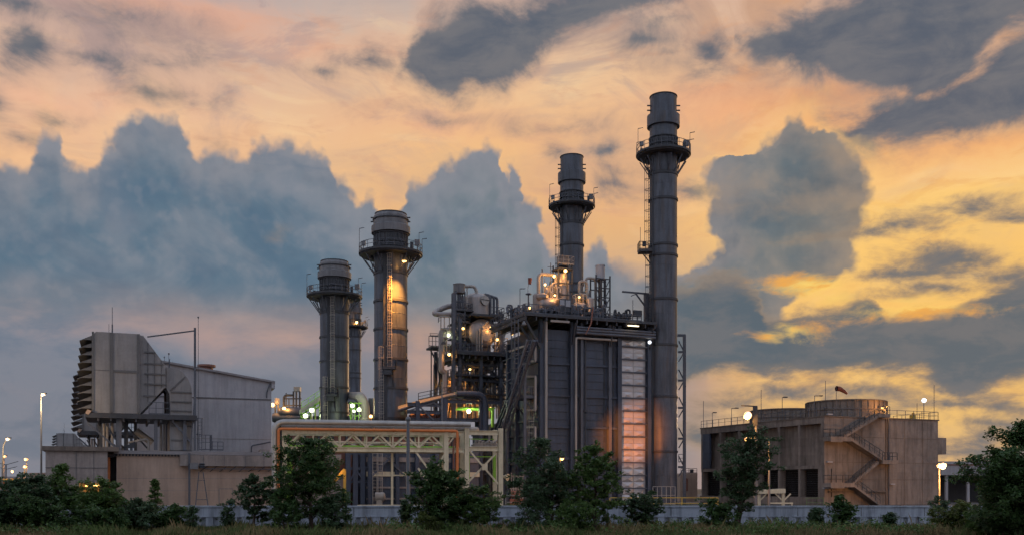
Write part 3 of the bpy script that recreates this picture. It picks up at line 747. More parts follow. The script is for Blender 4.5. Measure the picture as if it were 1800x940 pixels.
# platform, legs, bracing
zp = zbot - .02
x0, x1 = q(150, 735)[0], q(346, 735)[0]
mb = MB(); mb.box(x0, x1, -.4, 9.4, zp - .62, zp - .03); pl = part('platform', mb, M['dark'], fh_)
mb = MB()
for k in range(1, 9): x = x0 + (x1 - x0) * k / 9; mb.box(x - .12, x + .12, -.2, 9.2, zp - 1.0, zp - .625)
part('floor_beam', mb, M['dark'], pl)
mb = MB(); mb.prism([(x0, zp - .1), (x0 + .25, zp + .35), (x0 + .7, zp + .2), (x0 + .35, zp - .3)], -.5, 9.4); part('edge_kicker', mb, M['beige'], fh_)
zg = A.z(791) + .35
for px, w, ly in ((209, .62, .3), (274, .42, .3), (325, .42, .2), (174, .3, 8.8), (240, .35, 8.8), (300, .35, 8.8), (222, .5, 5)):
    x = q(px, 760)[0]; mb = MB(); mb.ibeam((x, ly + .2, zg), (x, ly + .2, zp - .63), w, .5); part('leg', mb, M['steel'], fh_)
for a, b, ly in (((153, 741), (206, 788), .2), ((170, 742), (196, 788), 4.4), ((186, 742), (203, 770), 2.4), ((306, 742), (336, 776), .3), ((225, 742), (262, 782), 8.8)):
    mb = MB(); a, b = q(*a), q(*b); mb.bar((a[0], ly, a[1]), (b[0], ly, b[1]), .2); part('brace', mb, M['steel'], fh_)
mb = MB(); zr = zp
a = q(262, 728); b = q(296, 728)
mb.railing([(a[0], .2, zp), (b[0] + .2, .2, zp)], 1.5, .9); part('railing', mb, M['steel'], fh_)
# things under the platform
for px in (182, 188, 197, 285, 291): x = q(px, 750)[0]; mb = MB(); mb.cyl((x, 3.5, zg), (x, 3.5, zp - 1), .16, n=8); part('under_pipe', mb, M['pale'], fh_)
mb = MB(); mb.pipe([(q(226, 776)[0], 2.6, q(226, 776)[1]), (q(262, 768)[0], 2.6, q(262, 768)[1]), (q(262, 780)[0], 2.6, zg)], .16); part('under_pipe', mb, M['pale'], fh_)
mb = MB(); mb.prism([q(213, 786), q(238, 774), q(238, 786)], 1.2, 1.5); part('wedge_plate', mb, M['dark'], fh_)
mb = MB(); mb.pipe([(q(240, 752)[0], 5, q(240, 752)[1]), (q(270, 775)[0], 5, q(270, 775)[1])], .45); part('under_pipe', mb, M['pale'], fh_)
# gantry pole, arm, rods
x = q(343, 600)[0]; zt_ = q(343, 575)[1]
mb = MB(); mb.bar((x, .3, zg), (x, .3, zt_), .26); gp = part('gantry_pole', mb, M['steel'], fh_)
mb = MB(); a = q(259, 591); b = q(343, 580); mb.bar((a[0], .3, a[1]), (b[0], .3, b[1]), .16); part('gantry_arm', mb, M['steel'], gp)
mb = MB(); a = q(340, 640); mb.bar((x - .55, .3, zg), (x - .02, .3, a[1] - 4), .14); part('back_stay', mb, M['steel'], gp)
mb = MB()
for px, p0, w in ((197, 532, .07), (191, 562, .05)): a = q(px, p0); mb.bar((a[0], 3, ztop), (a[0], 3, a[1]), w)
mb.bar((q(197, 560)[0], 3, ztop), (q(197, 560)[0], 3, q(197, 563)[1]), .16)
a = q(349.5, 555); mb.bar((a[0], 1, zg), (a[0], 1, a[1]), .06); mb.ball((a[0], 1, a[1]), .12, 8)
a = q(296, 627); b = q(294, 643); mb.bar((a[0] + .2, 2, b[1]), (a[0] + .2, 2, a[1]), .12); mb.bar((a[0] - .5, 2, q(294, 634)[1]), (a[0] + .2, 2, q(294, 634)[1]), .07)
a = q(300, 612); mb.bar((a[0], 5, q(300, 643)[1]), (a[0], 5, a[1]), .05); mb.ball((a[0], 5, a[1]), .12, 8)
part('lightning_rod', mb, M['steel'], fh_)
# access ladder and cage at the right foot
mb = MB(); xl = q(352, 770)[0]
mb.ladder((xl, 1.0, zg), (xl, 1.0, zp - .3), (0, -1, 0), .5)
mb.railing([(q(350, 760)[0], -.2, zg + .05), (q(372, 760)[0], -.2, zg + .05), (q(372, 760)[0], 2.5, zg + .05)], 1.9, .7)
mb.railing([(q(374, 775)[0], .6, zg + .05), (q(393, 775)[0], .6, zg + .05)], 1.1, .8)
part('ladder_cage', mb, M['steel'], fh_)
c2 = copy_tree(fh_, label='second air intake filter house, partly hidden behind the nearest one')
c2.location = (fh_.location.x - 17.6, fh_.location.y + 37, 0)
c3 = copy_tree(fh_, label='small far-off air intake filter house above the grey wing roof')
c3.location = (X(98, 331), 331, 0)
for o_ in (fh_, c2, c3): o_['group'] = 'air intake filter houses'

# ------------------------------------------------------------------ turbine hall
H_ = Fr(X(250, 136), 136, 20)
hl = thing('turbine_hall', 'large pale grey clad turbine hall with sloping roofline behind the intake', 'hall', fr=H_)
xr = H_.lx(477); xm = H_.lx(345); xl = H_.lx(235)
zr_, zm = H_.z(672, xr), H_.z(648, xm)
zlft = zm + (zm - zr_) / (xr - xm) * (xm - xl)
mb = MB(); mb.prism([(xl, 0), (xr, 0), (xr, zr_), (xl, zlft)], 0, 40); part('wall', mb, M['hall'], hl)
mb = MB(); k = (zlft - zr_) / (xr - xl)
mb.prism([(xl - .4, zlft + .004 + .4 * k), (xr + .5, zr_ + .004 - .5 * k), (xr + .5, zr_ + .3 - .5 * k), (xl - .4, zlft + .3 + .4 * k)], -.45, 40.4); rf = part('roof', mb, M['roofgrey'], hl)
xv = H_.lx(363, 4); zv = zr_ + (xr - xv) * k + .25
mb = MB(); mb.cyl((xv, 4, zv - .1), (xv, 4, zv + .8), .95, n=18); mb.cyl((xv, 4, zv + .8), (xv, 4, zv + 1.1), 1.3, n=18); part('roof_vent', mb, M['redbrown'], rf)
zz = H_.z(698, xm)
mb = MB(); mb.box(xl, xr, -.07, -.004, zz - .09, zz + .09); part('cladding_joint', mb, M['intake_rib'], hl)
mb = MB(); mb.box(xl, xr, -.03, -.004, H_.z(770, xm), H_.z(770, xm) + .06); part('lower_joint', mb, M['greywall'], hl)
mb = MB(); mb.box(xr + .004, xr + .5, -.3, 4, H_.z(682, xr), zr_ - .02); part('eave_box', mb, M['hall'], hl)
mb = MB(); mb.pipe([(xr - .2, -.25, zr_ - .2), (xr - .7, -.25, zr_ - 1.5), (xr - .7, -.25, zz + .2)], .09, 8); part('drainpipe', mb, M['steel'], hl)
mb = MB(); x = H_.lx(441); mb.pipe([(x, -1, H_.z(795, x)), (x, -1, H_.z(783, x)), (H_.lx(474), -1, H_.z(776, x))], .1, 8); part('wall_pipe', mb, M['steel'], hl)
# end building beyond: boxes on the roof of the enclosure
mb = MB(); a = A.pt(458, 793, 4); mb.box(a.x, A.lx(474, 4), 4, 6, a.z - .6, a.z + .3)
solo('roof_plant_box', mb, M['greywall'], 'small grey plant box on the beige enclosure roof near its right end', 'plant box', fr=A)

# ------------------------------------------------------------------ far left bits
sh = thing('ribbed_container', 'pale ribbed steel container left of the grey-panelled wing', 'container', base=(X(60, 140), 140, 0))
mb = MB(); x0, x1 = X(51, 140), X(78, 140); mb.box(x0, x1, 140, 146, 0, Z(830, 140)); part('wall', mb, M['beige'], sh)
mb = MB()
for i in range(14): x = x0 + (i + .5) * (x1 - x0) / 14; mb.box(x - .04, x + .04, 139.9, 139.997, .1, Z(830, 140) - .05)
part('rib', mb, M['beige'], sh)
fb_ = thing('low_shed', 'long low blue-roofed shed at the far left edge', 'shed', base=(X(15, 170), 170, 0))
mb = MB(); mb.box(X(-60, 170), X(40, 170), 171, 180, 0, Z(845, 170)); part('wall', mb, M['greywall'], fb_)
mb = MB(); mb.prismx([(170, Z(846, 170)), (181, Z(846, 170)), (181, Z(838, 170)), (175, Z(836, 170)), (170, Z(842, 170))], X(-62, 170), X(42, 170)); part('roof', mb, M['casing'], fb_)
orr = thing('pipe_gantry', 'small orange-lit pipe gantry at the far left behind the bush', 'pipe gantry', base=(X(25, 125), 125, 0))
for px in (7, 17, 42): mb = MB(); mb.bar((X(px, 125), 125, 0), (X(px, 125), 125, Z(846, 125)), .22); part('post', mb, M['orange'], orr)
mb = MB()
for py in (846, 852): mb.bar((X(2, 125), 125, Z(py, 125)), (X(48, 125), 125, Z(py, 125)), .16)
mb.pipe([(X(-10, 125), 124.6, Z(843, 125)), (X(40, 125), 124.6, Z(842, 125)), (X(47, 125), 124.6, Z(846, 125))], .16)
part('beam', mb, M['yellow'], orr)
o = lampl((X(25, 124), 123.5, 4.2), SODIUM, 130, .2, orr)
mb = MB(); mb.ball((X(25, 124), 123.5, 4.6), .16, 8); part('lamp', mb, M['lamp_sodium'], orr)
# ------------------------------------------------------------------ stacks
def stack(px, Y, ztop, r, tall, label, lampz=None, lad='front'):
    cx = X(px, Y); c = (cx, Y, 0)
    t = thing('exhaust_stack', label, 'stack', base=c, group='exhaust stacks of the plant')
    S = 1.0
    if tall: d = dict(co0=2.75, co1=4.6, nk=6.1, si1=8.3, dk0=8.35, dk1=9.3, br=11.5, rc=1.19, rd=2.0, rt=1.0, rings=[15.2, 21.9, 23.4, 29.8, 36.5, 44, 52])
    else: d = dict(co0=1.8, co1=2.95, nk=3.0, si1=5.7, dk0=5.75, dk1=6.5, br=8.8, rc=1.17, rd=1.93, rt=1.03, rings=[12.9, 17.0, 21.4, 25.6, 30.0, 34.4])
    zt = ztop
    mb = MB(); mb.lathe(c, [(r, 0), (r, zt - d['si1'])], 48)
    z = 2.0
    while z < zt - 12: mb.lathe(c, [(r + .004, z - .03), (r + .022, z), (r + .004, z + .03)], 48); z += 2.35
    shell = part('shell', mb, M['stack'], t)
    for q_ in d['rings']:
        if zt - q_ > 1:
            mb = MB(); z = zt - q_; mb.lathe(c, [(r - .02, z - .17), (r + .14, z - .15), (r + .14, z + .15), (r - .02, z + .17)], 48); part('stiffener_ring', mb, M['dark'], t)
    # silencer section, dark and ribbed
    mb = MB(); z0, z1 = zt - d['si1'], zt - d['nk']
    mb.lathe(c, [(r * .99, z0), (r * .99, z1 + (.0 if tall else .0))], 48); si = part('silencer', mb, M['dark'], t)
    mb = MB()
    nr = 22
    for i in range(nr):
        a = 2 * math.pi * (i + .5) / nr
        p = Vector((cx + math.cos(a) * (r + .03), Y + math.sin(a) * (r + .03), z0)); mb.bar(p, p + Vector((0, 0, z1 - z0)), .14)
    for z in (z0 + (z1 - z0) * .25, z0 + (z1 - z0) * .5, z1 - .1): mb.lathe(c, [(r, z - .06), (r + .16, z - .06), (r + .16, z + .06), (r, z + .06)], 40)
    part('silencer_rib', mb, M['dark'], si)
    # neck, collar, top
    mb = MB()
    if tall:
        mb.lathe(c, [(r * 1.0, zt - d['nk']), (r * 1.0, zt - d['co1'] + .1), (r * d['rc'], zt - d['co1'] + .12), (r * d['rc'], zt - d['co0'] - .1), (r * 1.03, zt - d['co0']), (r * .97, zt - d['co0'] + .05), (r * .97, zt - .12)], 48)
    else:
        mb.lathe(c, [(r * 1.0, zt - d['nk']), (r * d['rc'], zt - d['co1'] + .02), (r * d['rc'], zt - d['co0'] - .15), (r * 1.10, zt - d['co0']), (r * d['rt'] * 1.02, zt - d['co0'] + .03), (r * d['rt'], zt - .5), (r * .93, zt - .06)], 48)
    cr = part('crown', mb, M['crown'] if not tall else M['stack'], t)
    mb = MB(); ro = r * (.97 if tall else .93)
    mb.lathe(c, [(ro, zt - .12), (ro + .10, zt - .10), (ro + .10, zt), (ro - .2, zt), (ro - .25, zt - 1.5), (0, zt - 1.6)], 48)
    if not tall: mb.lathe(c, [(r * 1.04, zt - 1.0), (r * 1.10, zt - 1.0), (r * 1.10, zt - .85), (r * 1.02, zt - .85)], 48)
    part('rim', mb, M['dark'], cr)
    for s_ in (-1, 1):
        for z in ((zt - 1.4, zt - 2.1) if tall else (zt - .6, zt - 1.2)):
            mb = MB(); mb.bar((cx + s_ * r * .95, Y - .3, z), (cx + s_ * (r * 1.16 + .1), Y - .3, z), .16); part('lifting_lug', mb, M['dark'], cr)
    # deck
    rd = r * d['rd']; z0, z1 = zt - d['dk1'], zt - d['dk0']
    mb = MB(); mb.lathe(c, [(r + .03, z1 - .25), (rd - .1, z1 - .22), (rd, z1 - .3), (rd, z1 - .0), (rd - .08, z1), (r + .03, z1 - .02)], 40)
    mb.lathe(c, [(rd - .12, z1 - .24), (rd - .25, z1 - .5), (r + .5, z1 - .46), (r + .5, z1 - .26)], 24, False)
    dk = part('platform', mb, M['dark'], t)
    mb = MB(); n = 28
    for h in (.55, 1.1):
        ps = [Vector((cx + math.cos(2 * math.pi * i / n) * (rd - .06), Y + math.sin(2 * math.pi * i / n) * (rd - .06), z1 + h)) for i in range(n)]
        for i in range(n): mb.bar(ps[i], ps[(i + 1) % n], .06)
    for i in range(n): p = Vector((cx + math.cos(2 * math.pi * i / n) * (rd - .06), Y + math.sin(2 * math.pi * i / n) * (rd - .06), z1)); mb.bar(p, p + Vector((0, 0, 1.1)), .06)
    part('railing', mb, M['steel'], dk)
    zb = zt - d['br']
    for i in range(12):
        a = 2 * math.pi * (i + .35) / 12; e = Vector((math.cos(a), math.sin(a), 0))
        mb = MB(); mb.bar(Vector((cx, Y, zb)) + e * (r + .05), Vector((cx, Y, z0 + .05)) + e * (rd - .5), .14)
        mb.bar(Vector((cx, Y, zb)) + e * (r + .05), Vector((cx, Y, z0 + .05)) + e * (r + .55), .10); part('bracket', mb, M['steel'], t)
    mb = MB(); mb.lathe(c, [(r, zb - .2), (r + .12, zb - .2), (r + .12, zb + .25), (r, zb + .25)], 40); part('bracket_ring', mb, M['dark'], t)
    # instruments on the deck
    for k, (a, w, h) in enumerate(((-.15, .75, .85), (3.3, .6, .6), (2.75, .35, 1.0), (-.6, .4, .9))):
        mb = MB(); p = Vector((cx + math.cos(a) * (rd - .7), Y + math.sin(a) * (rd - .7), z1)); hh = 1.0 if k < 2 else .2
        mb.bar(p, p + Vector((0, 0, hh)), .1); mb.cbox(p + Vector((0, 0, hh + h / 2)), w, .4, h); part('instrument_box', mb, M['crown'] if k < 2 else M['dark'], t)
    for a, h in ((3.35, 3.4), (.1, 2.2), (2.9, 2.0), (-.35, 2.6)):
        p = Vector((cx + math.cos(a) * (rd - .1), Y + math.sin(a) * (rd - .1), z1)); mb = MB(); mb.bar(p, p + Vector((0, 0, h)), .06)
        mb.bar(p + Vector((0, 0, h)), p + Vector((.7, 0, h + .12)), .10, .08); part('lamp_mast', mb, M['steel'], t)
    # ladders
    if lad == 'front':
        mb = MB()
        a = -math.pi / 2 + .06; e = Vector((math.cos(a), math.sin(a), 0)); b = Vector((cx, Y, 0)) + e * (r + .25)
        zk = zt - 23
        mb.ladder(b + Vector((0, 0, zk)), b + Vector((0, 0, z0)), e, .6); part('ladder', mb, M['pale'], t)
        a2 = -math.pi / 2 - .38; e2 = Vector((math.cos(a2), math.sin(a2), 0)); b2 = Vector((cx, Y, 0)) + e2 * (r + .25)
        mb = MB(); mb.ladder(b2 + Vector((0, 0, .5)), b2 + Vector((0, 0, zk + 3.2)), e2, .6); part('ladder', mb, M['pale'], t)
        mb = MB(); p = b + e * .5 + Vector((0, 0, zk))
        mb.cbox(p, 1.9, 1.3, .25); mb.cbox(p + Vector((-.2, 0, -.5)), 1.2, 1.0, .75); mb.bar(p + Vector((.5, 0, -.3)), p - e * .8 + Vector((.5, 0, -2.6)), .14)
        mb.railing([p + Vector((-.95, .6, .12)), p + Vector((-.95, -.6, .12)), p + Vector((.95, -.6, .12)), p + Vector((.95, .6, .12))], 1.1, .9)
        part('rest_platform', mb, M['dark'], t)
        mb = MB(); a3 = -math.pi / 2 - .10; e3 = Vector((math.cos(a3), math.sin(a3), 0)); p = Vector((cx, Y, 0)) + e3 * (r + .06)
        mb.bar(p + Vector((-.25, 0, 1)), p + Vector((-.25, 0, z0)), .5, .14); part('cable_tray', mb, M['dark'], t)
    else:
        a = math.pi + .30; e = Vector((math.cos(a), math.sin(a), 0)); b = Vector((cx, Y, 0)) + e * (r + .28)
        zk = zt - 23.0
        mb = MB(); mb.ladder(b + Vector((0, 0, zk)), b + Vector((0, 0, z0)), e, .6); part('ladder', mb, M['dark'], t)
        b2 = b + Vector((0, -.9, 0))
        mb = MB(); mb.ladder(b2 + Vector((0, 0, 24)), b2 + Vector((0, 0, zk + 1)), e, .6); part('ladder', mb, M['dark'], t)
        mb = MB(); p = b + e * .7 + Vector((0, -.3, zk))
        mb.cbox(p, 1.9, 2.0, .3); mb.bar(p + e * .6, p - e * .9 + Vector((0, 0, -1.7)), .14)
        mb.railing([p + Vector((.9, -1, .15)), p + Vector((-.95, -1, .15)), p + Vector((-.95, 1, .15))], 1.1, .9)
        mb.cbox(p + Vector((-.2, -.6, 1.0)), .5, .4, .7); mb.bar(p + Vector((-.8, -.9, 0)), p + Vector((-.8, -.9, 3.3)), .06)
        part('rest_platform', mb, M['dark'], t)
        mb = MB(); a3 = math.pi + .62; p = Vector((cx + math.cos(a3) * (r + .08), Y + math.sin(a3) * (r + .08), 0)); mb.bar(p + Vector((0, 0, 1)), p + Vector((0, 0, z0)), .35, .12); part('cable_tray', mb, M['dark'], t)
    return t
s_b = stack(687, 142, 42.6, 2.42, False, 'short wide stack glowing orange down one side under its deck lamp')
s_a = stack(588, 164, 40.8, 2.42, False, 'short wide unlit stack just left of the orange-lit one')
s_f = stack(622.5, 283, 58.0, 2.0, True, 'far slim stack half hidden behind the short unlit stack', lad='side')
s_c = stack(1005, 166, 59.2, 2.0, True, 'tall stack rising behind the steam boiler roof', lad='side')
s_d = stack(1166, 142, 59.8, 2.0, True, 'tallest and nearest stack at the right end of the steam boiler', lad='side')
# deck lamp of the lit stack
mb = MB(); p = P(711, 459, 139.2); p.y = 139.0
mb.dish(p, (0, 0, -1), .34, .2, 14, 4); lp = part('lamp', mb, M['lamp_sodium'], s_b)
lampl(p + Vector((-.5, -1.35, -.3)), (1, .36, .045), 46000, .15, s_b, 84, (-.03, .09, -1))
lampl(p + Vector((-.2, -.1, -.4)), AMBER, 70, .2, s_b)
p = P(627, 566, 280.2)
mb = MB(); mb.ball(p, .4, 10); part('lamp', mb, M['lamp_sodium'], s_f)
lampl(p + Vector((0, -.7, -.6)), SODIUM, 900, .3, s_f)
# square base plinth duct on the nearest stack
mb = MB(); mb.railing([(X(1147, 139), 138.6, .1), (X(1186, 139), 138.6, .1)], 2.6, .7); part('base_railing', mb, M['pale'], s_d)
# braced mast on the right of the tallest stack
bm_ = thing('braced_mast', 'slim braced steel mast standing right of the tallest stack', 'mast', base=(X(1203, 143), 143, 0))
ys = 143
mb = MB(); mb.bar((X(1203, ys), ys, 0), (X(1203, ys), ys, Z(588, ys)), .42); part('post', mb, M['steel'], bm_)
mb = MB(); mb.bar((X(1191, ys), ys, Z(589, ys)), (X(1205, ys), ys, Z(589, ys)), .35); part('top_beam', mb, M['steel'], bm_)
for py in (618, 668, 716, 770, 820):
    mb = MB()
    z = Z(py, ys); mb.bar((X(1192, ys), ys, z), (X(1202, ys), ys, z), .3)
    mb.bar((X(1193, ys), ys, z - 1.4), (X(1202, ys), ys, z - .1), .16); mb.bar((X(1193, ys), ys, z + 1.6), (X(1202, ys), ys, z + .1), .16); part('brace', mb, M['steel'], bm_)
mb = MB(); mb.railing([(X(1192, ys), ys - .5, Z(812, ys)), (X(1201, ys), ys - .5, Z(812, ys))], 1.2, .6); part('railing', mb, M['steel'], bm_)

# ------------------------------------------------------------------ cream pipe rack in front
K = Fr(X(500, 104), 104, 12)
rk = thing('pipe_rack', 'long cream steel pipe rack bridge with truss sides across the middle', 'pipe rack', fr=K)
def kx(px, ly=0): return K.lx(px, ly)
def kz(py, px, ly=0): return K.z(py, K.lx(px, ly), ly)
zt0 = kz(757.5, 500); zt1 = kz(788, 500)
for ly in (0, 3.4):
    for px, top in ((500, 754), (784, 756), (820.5, 752), (880, 752)):
        mb = MB(); x = kx(px); mb.ibeam((x, ly, 0), (x, ly, kz(top, px)), .50, .45, .08); part('post', mb, M['white'], rk)
    mb = MB(); mb.ibeam((kx(503), ly, zt0), (kx(816), ly, zt0), .4, .5); part('top_chord', mb, M['white'], rk)
    mb = MB(); mb.ibeam((kx(503), ly, zt1), (kx(816), ly, zt1), .4, .5); part('bottom_chord', mb, M['white'], rk)
    mb = MB(); mb.bar((kx(503), ly, zt0 - 1.05), (kx(781), ly, zt0 - 1.05), .10); part('mid_rail', mb, M['white'], rk)
    xs = [kx(503) + (kx(781) - kx(503)) * i / 12 for i in range(13)]
    for i in range(12):
        mb = MB(); za, zb_ = (zt1 + .25, zt0 - .25) if i % 2 == 0 else (zt0 - .25, zt1 + .25)
        mb.bar((xs[i], ly, za), (xs[i + 1], ly, zb_), .17); part('diagonal', mb, M['white'], rk)
        if i % 2 == 0 and i > 0: mb = MB(); mb.bar((xs[i], ly, zt1 + .25), (xs[i], ly, zt0 - .25), .16); part('vertical', mb, M['white'], rk)
    mb = MB(); mb.bar((kx(784), ly, zt1 + .3), (kx(800), ly, zt0 - .2), .16); part('diagonal', mb, M['white'], rk)
mb = MB()
for x in xs: mb.bar((x, .2, zt0), (x, 3.2, zt0), .22); mb.bar((x, .2, zt1), (x, 3.2, zt1), .22)
part('cross_beam', mb, M['white'], rk)
mb = MB(); mb.box(kx(505), kx(800), .25, 3.15, zt1 + .26, zt1 + .45); part('green_walkway', mb, M['green'], rk)
# knee braces below the bridge
for a, b in (((730, 792), (762, 836)), ((781, 797), (762, 836)), ((735, 822), (752, 846)), ((762, 836), (752, 818))):
    mb = MB(); mb.bar((kx(a[0]), 0, kz(a[1], a[0])), (kx(b[0]), 0, kz(b[1], b[0])), .2); part('brace', mb, M['white'], rk)
mb = MB(); mb.bar((kx(692), 2, 0), (kx(692), 2, zt1 - .25), .24); part('post', mb, M['white'], rk)
mb = MB(); mb.bar((kx(630), 2, .45), (kx(778), 2, .45), .3); mb.bar((kx(660), 2, kz(834, 700)), (kx(740), 2, kz(834, 700)), .12); part('low_beam', mb, M['white'], rk)
# right hand frame with X bracing
for py in (760, 788):
    mb = MB(); mb.ibeam((kx(824), 0, kz(py, 850)), (kx(877), 0, kz(py, 850)), .4, .5); part('frame_beam', mb, M['white'], rk)
for a, b in (((824, 790), (876, 850)), ((876, 792), (824, 846))):
    mb = MB(); mb.bar((kx(a[0]), .0 if a[0] < 850 else .22, kz(a[1], a[0])), (kx(b[0]), .0 if a[0] < 850 else .22, kz(b[1], b[0])), .19); part('brace', mb, M['white'], rk)
mb = MB(); mb.bar((kx(852), -.12, kz(820, 850) - .35), (kx(852), -.12, kz(820, 850) + .35), .6, .05); part('gusset', mb, M['white'], rk)
mb = MB(); mb.box(kx(827), kx(829.5), 1.4, 1.6, kz(845, 828), kz(768, 828)); mb.box(kx(871), kx(876), 1.4, 1.6, kz(846, 873), kz(797, 873)); part('green_post', mb, M['green'], rk)
mb = MB(); mb.bar((kx(863), 1, kz(772, 863)), (kx(863), 1, kz(761, 863)), .2)
for k_ in range(7):
    px = 840 + k_ * 5.6; mb.pipe([(kx(px), 1.6, kz(786, px)), (kx(px), 1.6, kz(771 + (k_ * 37) % 7, px)), (kx(px + 5), 1.6, kz(772 + (k_ * 13) % 6, px))], .12, 8); mb.cyl((kx(px), 1.3, kz(780, px)), (kx(px), 1.9, kz(780, px)), .28, n=10)
part('valve_cluster', mb, M['pale'], rk)
mb = MB(); mb.bar((kx(824), 1.5, kz(801, 850)), (kx(874), 1.5, kz(801, 850)), .12); mb.bar((kx(830), 1.2, kz(770, 850)), (kx(872), 1.2, kz(770, 850)), .10); part('green_rail', mb, M['green'], rk)
# pipes
mb = MB(); zp1 = kz(741.5, 520); x0 = kx(483)
mb.pipe([(x0, -.4, .1), (x0, -.4, zp1), (kx(826), -.4, zp1)], .31, 16, 1.1); solo('insulated_pipe', mb, M['galv'], 'thick silver insulated pipe rising at the left and running atop the rack', 'pipe', fr=K)
mb = MB(); zp2 = kz(748.8, 520)
mb.pipe([(kx(494, .5), .5, zp2), (kx(838, .5), .5, zp2), (kx(838, 3), 3, zp2)], .27, 14); 
for px in (519, 655, 752): mb.cyl((kx(px), .5, zp2), (kx(px) + .12, .5, zp2), .36, n=14); mb.bar((kx(px), .5, zp2 - .3), (kx(px), .5, zt0 + .26), .16)
solo('insulated_pipe', mb, M['pale'], 'cream insulated pipe just under the thick silver one on the rack', 'pipe', fr=K)
mb = MB(); zp3 = kz(753.8, 520) ; x0, x1 = kx(489.5, -.75), kx(804, -.75)
mb.pipe([(x0, -.75, .1), (x0, -.75, zp3), (x1, -.75, zp3), (x1, -.75, 1.0)], .15, 14, .3)
for i in range(9): px = 520 + i * 34; mb.cyl((kx(px), -.75, zp3), (kx(px) + .1, -.75, zp3), .21, n=12)
solo('orange_pipe', mb, M['orange'], 'orange pipe looping up, along and down the cream rack', 'pipe', fr=K)
mb = MB(); x0 = kx(797, -.2); mb.pipe([(x0, -.2, .1), (x0, -.2, kz(775, 797))], .09, 8); mb.pipe([(kx(801, .6), .6, .1), (kx(801, .6), .6, kz(775, 797))], .07, 8)
solo('thin_pipe', mb, M['redbrown'], 'pair of thin brown standpipes beside the orange pipe drop', 'pipe', fr=K)
mb = MB()
for px, ly in ((505, 2.5), (511, 3.2)): mb.pipe([(kx(px, ly), ly, .1), (kx(px, ly), ly, kz(772, px)), (kx(px + 8, ly), ly, kz(772, px))], .2, 10)
solo('green_pipe', mb, M['green'], 'pair of green pipes inside the left end of the rack', 'pipe', fr=K)

# ------------------------------------------------------------------ behind the rack
DB = Fr(X(625, 122), 122, 22)
db_ = thing('duct_casing', 'dark blue ribbed duct casing seen under the pipe rack', 'duct', fr=DB)
xa, xb = DB.lx(648), DB.lx(846); zt = DB.z(790, xa)
mb = MB(); mb.box(xa, xb, 1, 9, 0, zt); part('casing', mb, M['casing'], db_)
for i, py in enumerate((806, 832, 856, 876)):
    z = DB.z(py, xa); mb = MB(); mb.box(xa - .05, xb + .05, .8, .997, z - (.3 if i in (0, 1) else .12), z + (.3 if i in (0, 1) else .12)); part('band', mb, M['greywall'] if i != 1 else M['white'], db_)
for px in (652, 700, 735, 770, 800, 818): mb = MB(); x = DB.lx(px); mb.ibeam((x, .55, 0), (x, .55, zt), .5, .46); part('column', mb, M['casing'], db_)
for a, b in (((680, 800), (720, 845)), ((740, 850), (768, 805)), ((655, 835), (690, 800))):
    mb = MB(); mb.bar((DB.lx(a[0]), .3, DB.z(a[1], DB.lx(a[0]))), (DB.lx(b[0]), .3, DB.z(b[1], DB.lx(b[0]))), .22); part('brace', mb, M['steel'], db_)
mb = MB(); mb.ladder((DB.lx(668), .3, 0), (DB.lx(668), .3, zt), (0, -1, 0), .7); mb.ladder((DB.lx(660), .2, 0), (DB.lx(660), .2, zt), (0, -1, 0), .6, False); part('ladder', mb, M['pale'], db_)
# darker frame left part with hot glimpses
mb = MB()
for px in (615, 628, 641): x = DB.lx(px); mb.ibeam((x, 1.2, 0), (x, 1.2, DB.z(792, x)), .6, .5)
for py in (796, 822, 846): mb.bar((DB.lx(612), 1.2, DB.z(py, -1)), (DB.lx(650), 1.2, DB.z(py, -1)), .3)
mb.bar((DB.lx(616), 1.0, DB.z(846, -1)), (DB.lx(630), 1.0, DB.z(826, -1)), .2); mb.bar((DB.lx(644), 1.0, DB.z(846, -1)), (DB.lx(630), 1.0, DB.z(826, -1)), .2)
part('side_frame', mb, M['casing'], db_)
rb_ = thing('redbrown_enclosure', 'low red-brown machine enclosure glimpsed through the rack truss', 'enclosure', fr=DB)
mb = MB(); x0, x1 = DB.lx(520, 5), DB.lx(815, 5)
mb.box(x0, x1, 6, 14, 0, DB.z(764, 0, 5)); part('wall', mb, M['redbrown'], rb_)
mb = MB(); mb.box(x0 - .2, x1 + .2, 5.6, 14.4, DB.z(764, 0, 5) + .003, DB.z(759, 0, 5)); part('roof', mb, M['dark'], rb_)
for i in range(12):
    x = x0 + (i + .6) * (x1 - x0) / 12.4; mb = MB(); mb.box(x, x + .3, 5.7, 5.995, .1, DB.z(765, 0, 5)); part('rib', mb, M['dark'], rb_)
mb = MB()
for i in range(10):
    px = 522 + i * 30; mb.pipe([(DB.lx(px, 3), 3, DB.z(842, 0)), (DB.lx(px, 3), 3, DB.z(776 + (i * 7) % 14, 0)), (DB.lx(px + 26, 3), 3, DB.z(776 + (i * 7) % 14, 0))], .14 + .05 * (i % 3), 8)
    mb.cyl((DB.lx(px + 9, 3), 2.6, DB.z(783, 0)), (DB.lx(px + 9, 3), 3.4, DB.z(783, 0)), .4, n=10)
solo('valve_pipework', mb, M['pale'], 'tangle of pale pipes and valves behind the rack truss', 'pipework', fr=DB)
mb = MB(); mb.box(DB.lx(520, 2), DB.lx(612, 2), 2, 4, 0, DB.z(838, 0)); solo('pump_skid', mb.box(DB.lx(545, 1), DB.lx(600, 1), 1, 1.9, DB.z(808, 0), DB.z(798, 0)), M['greywall'], 'grey pump skid behind the tree at the left of the rack', 'pump skid', fr=DB)
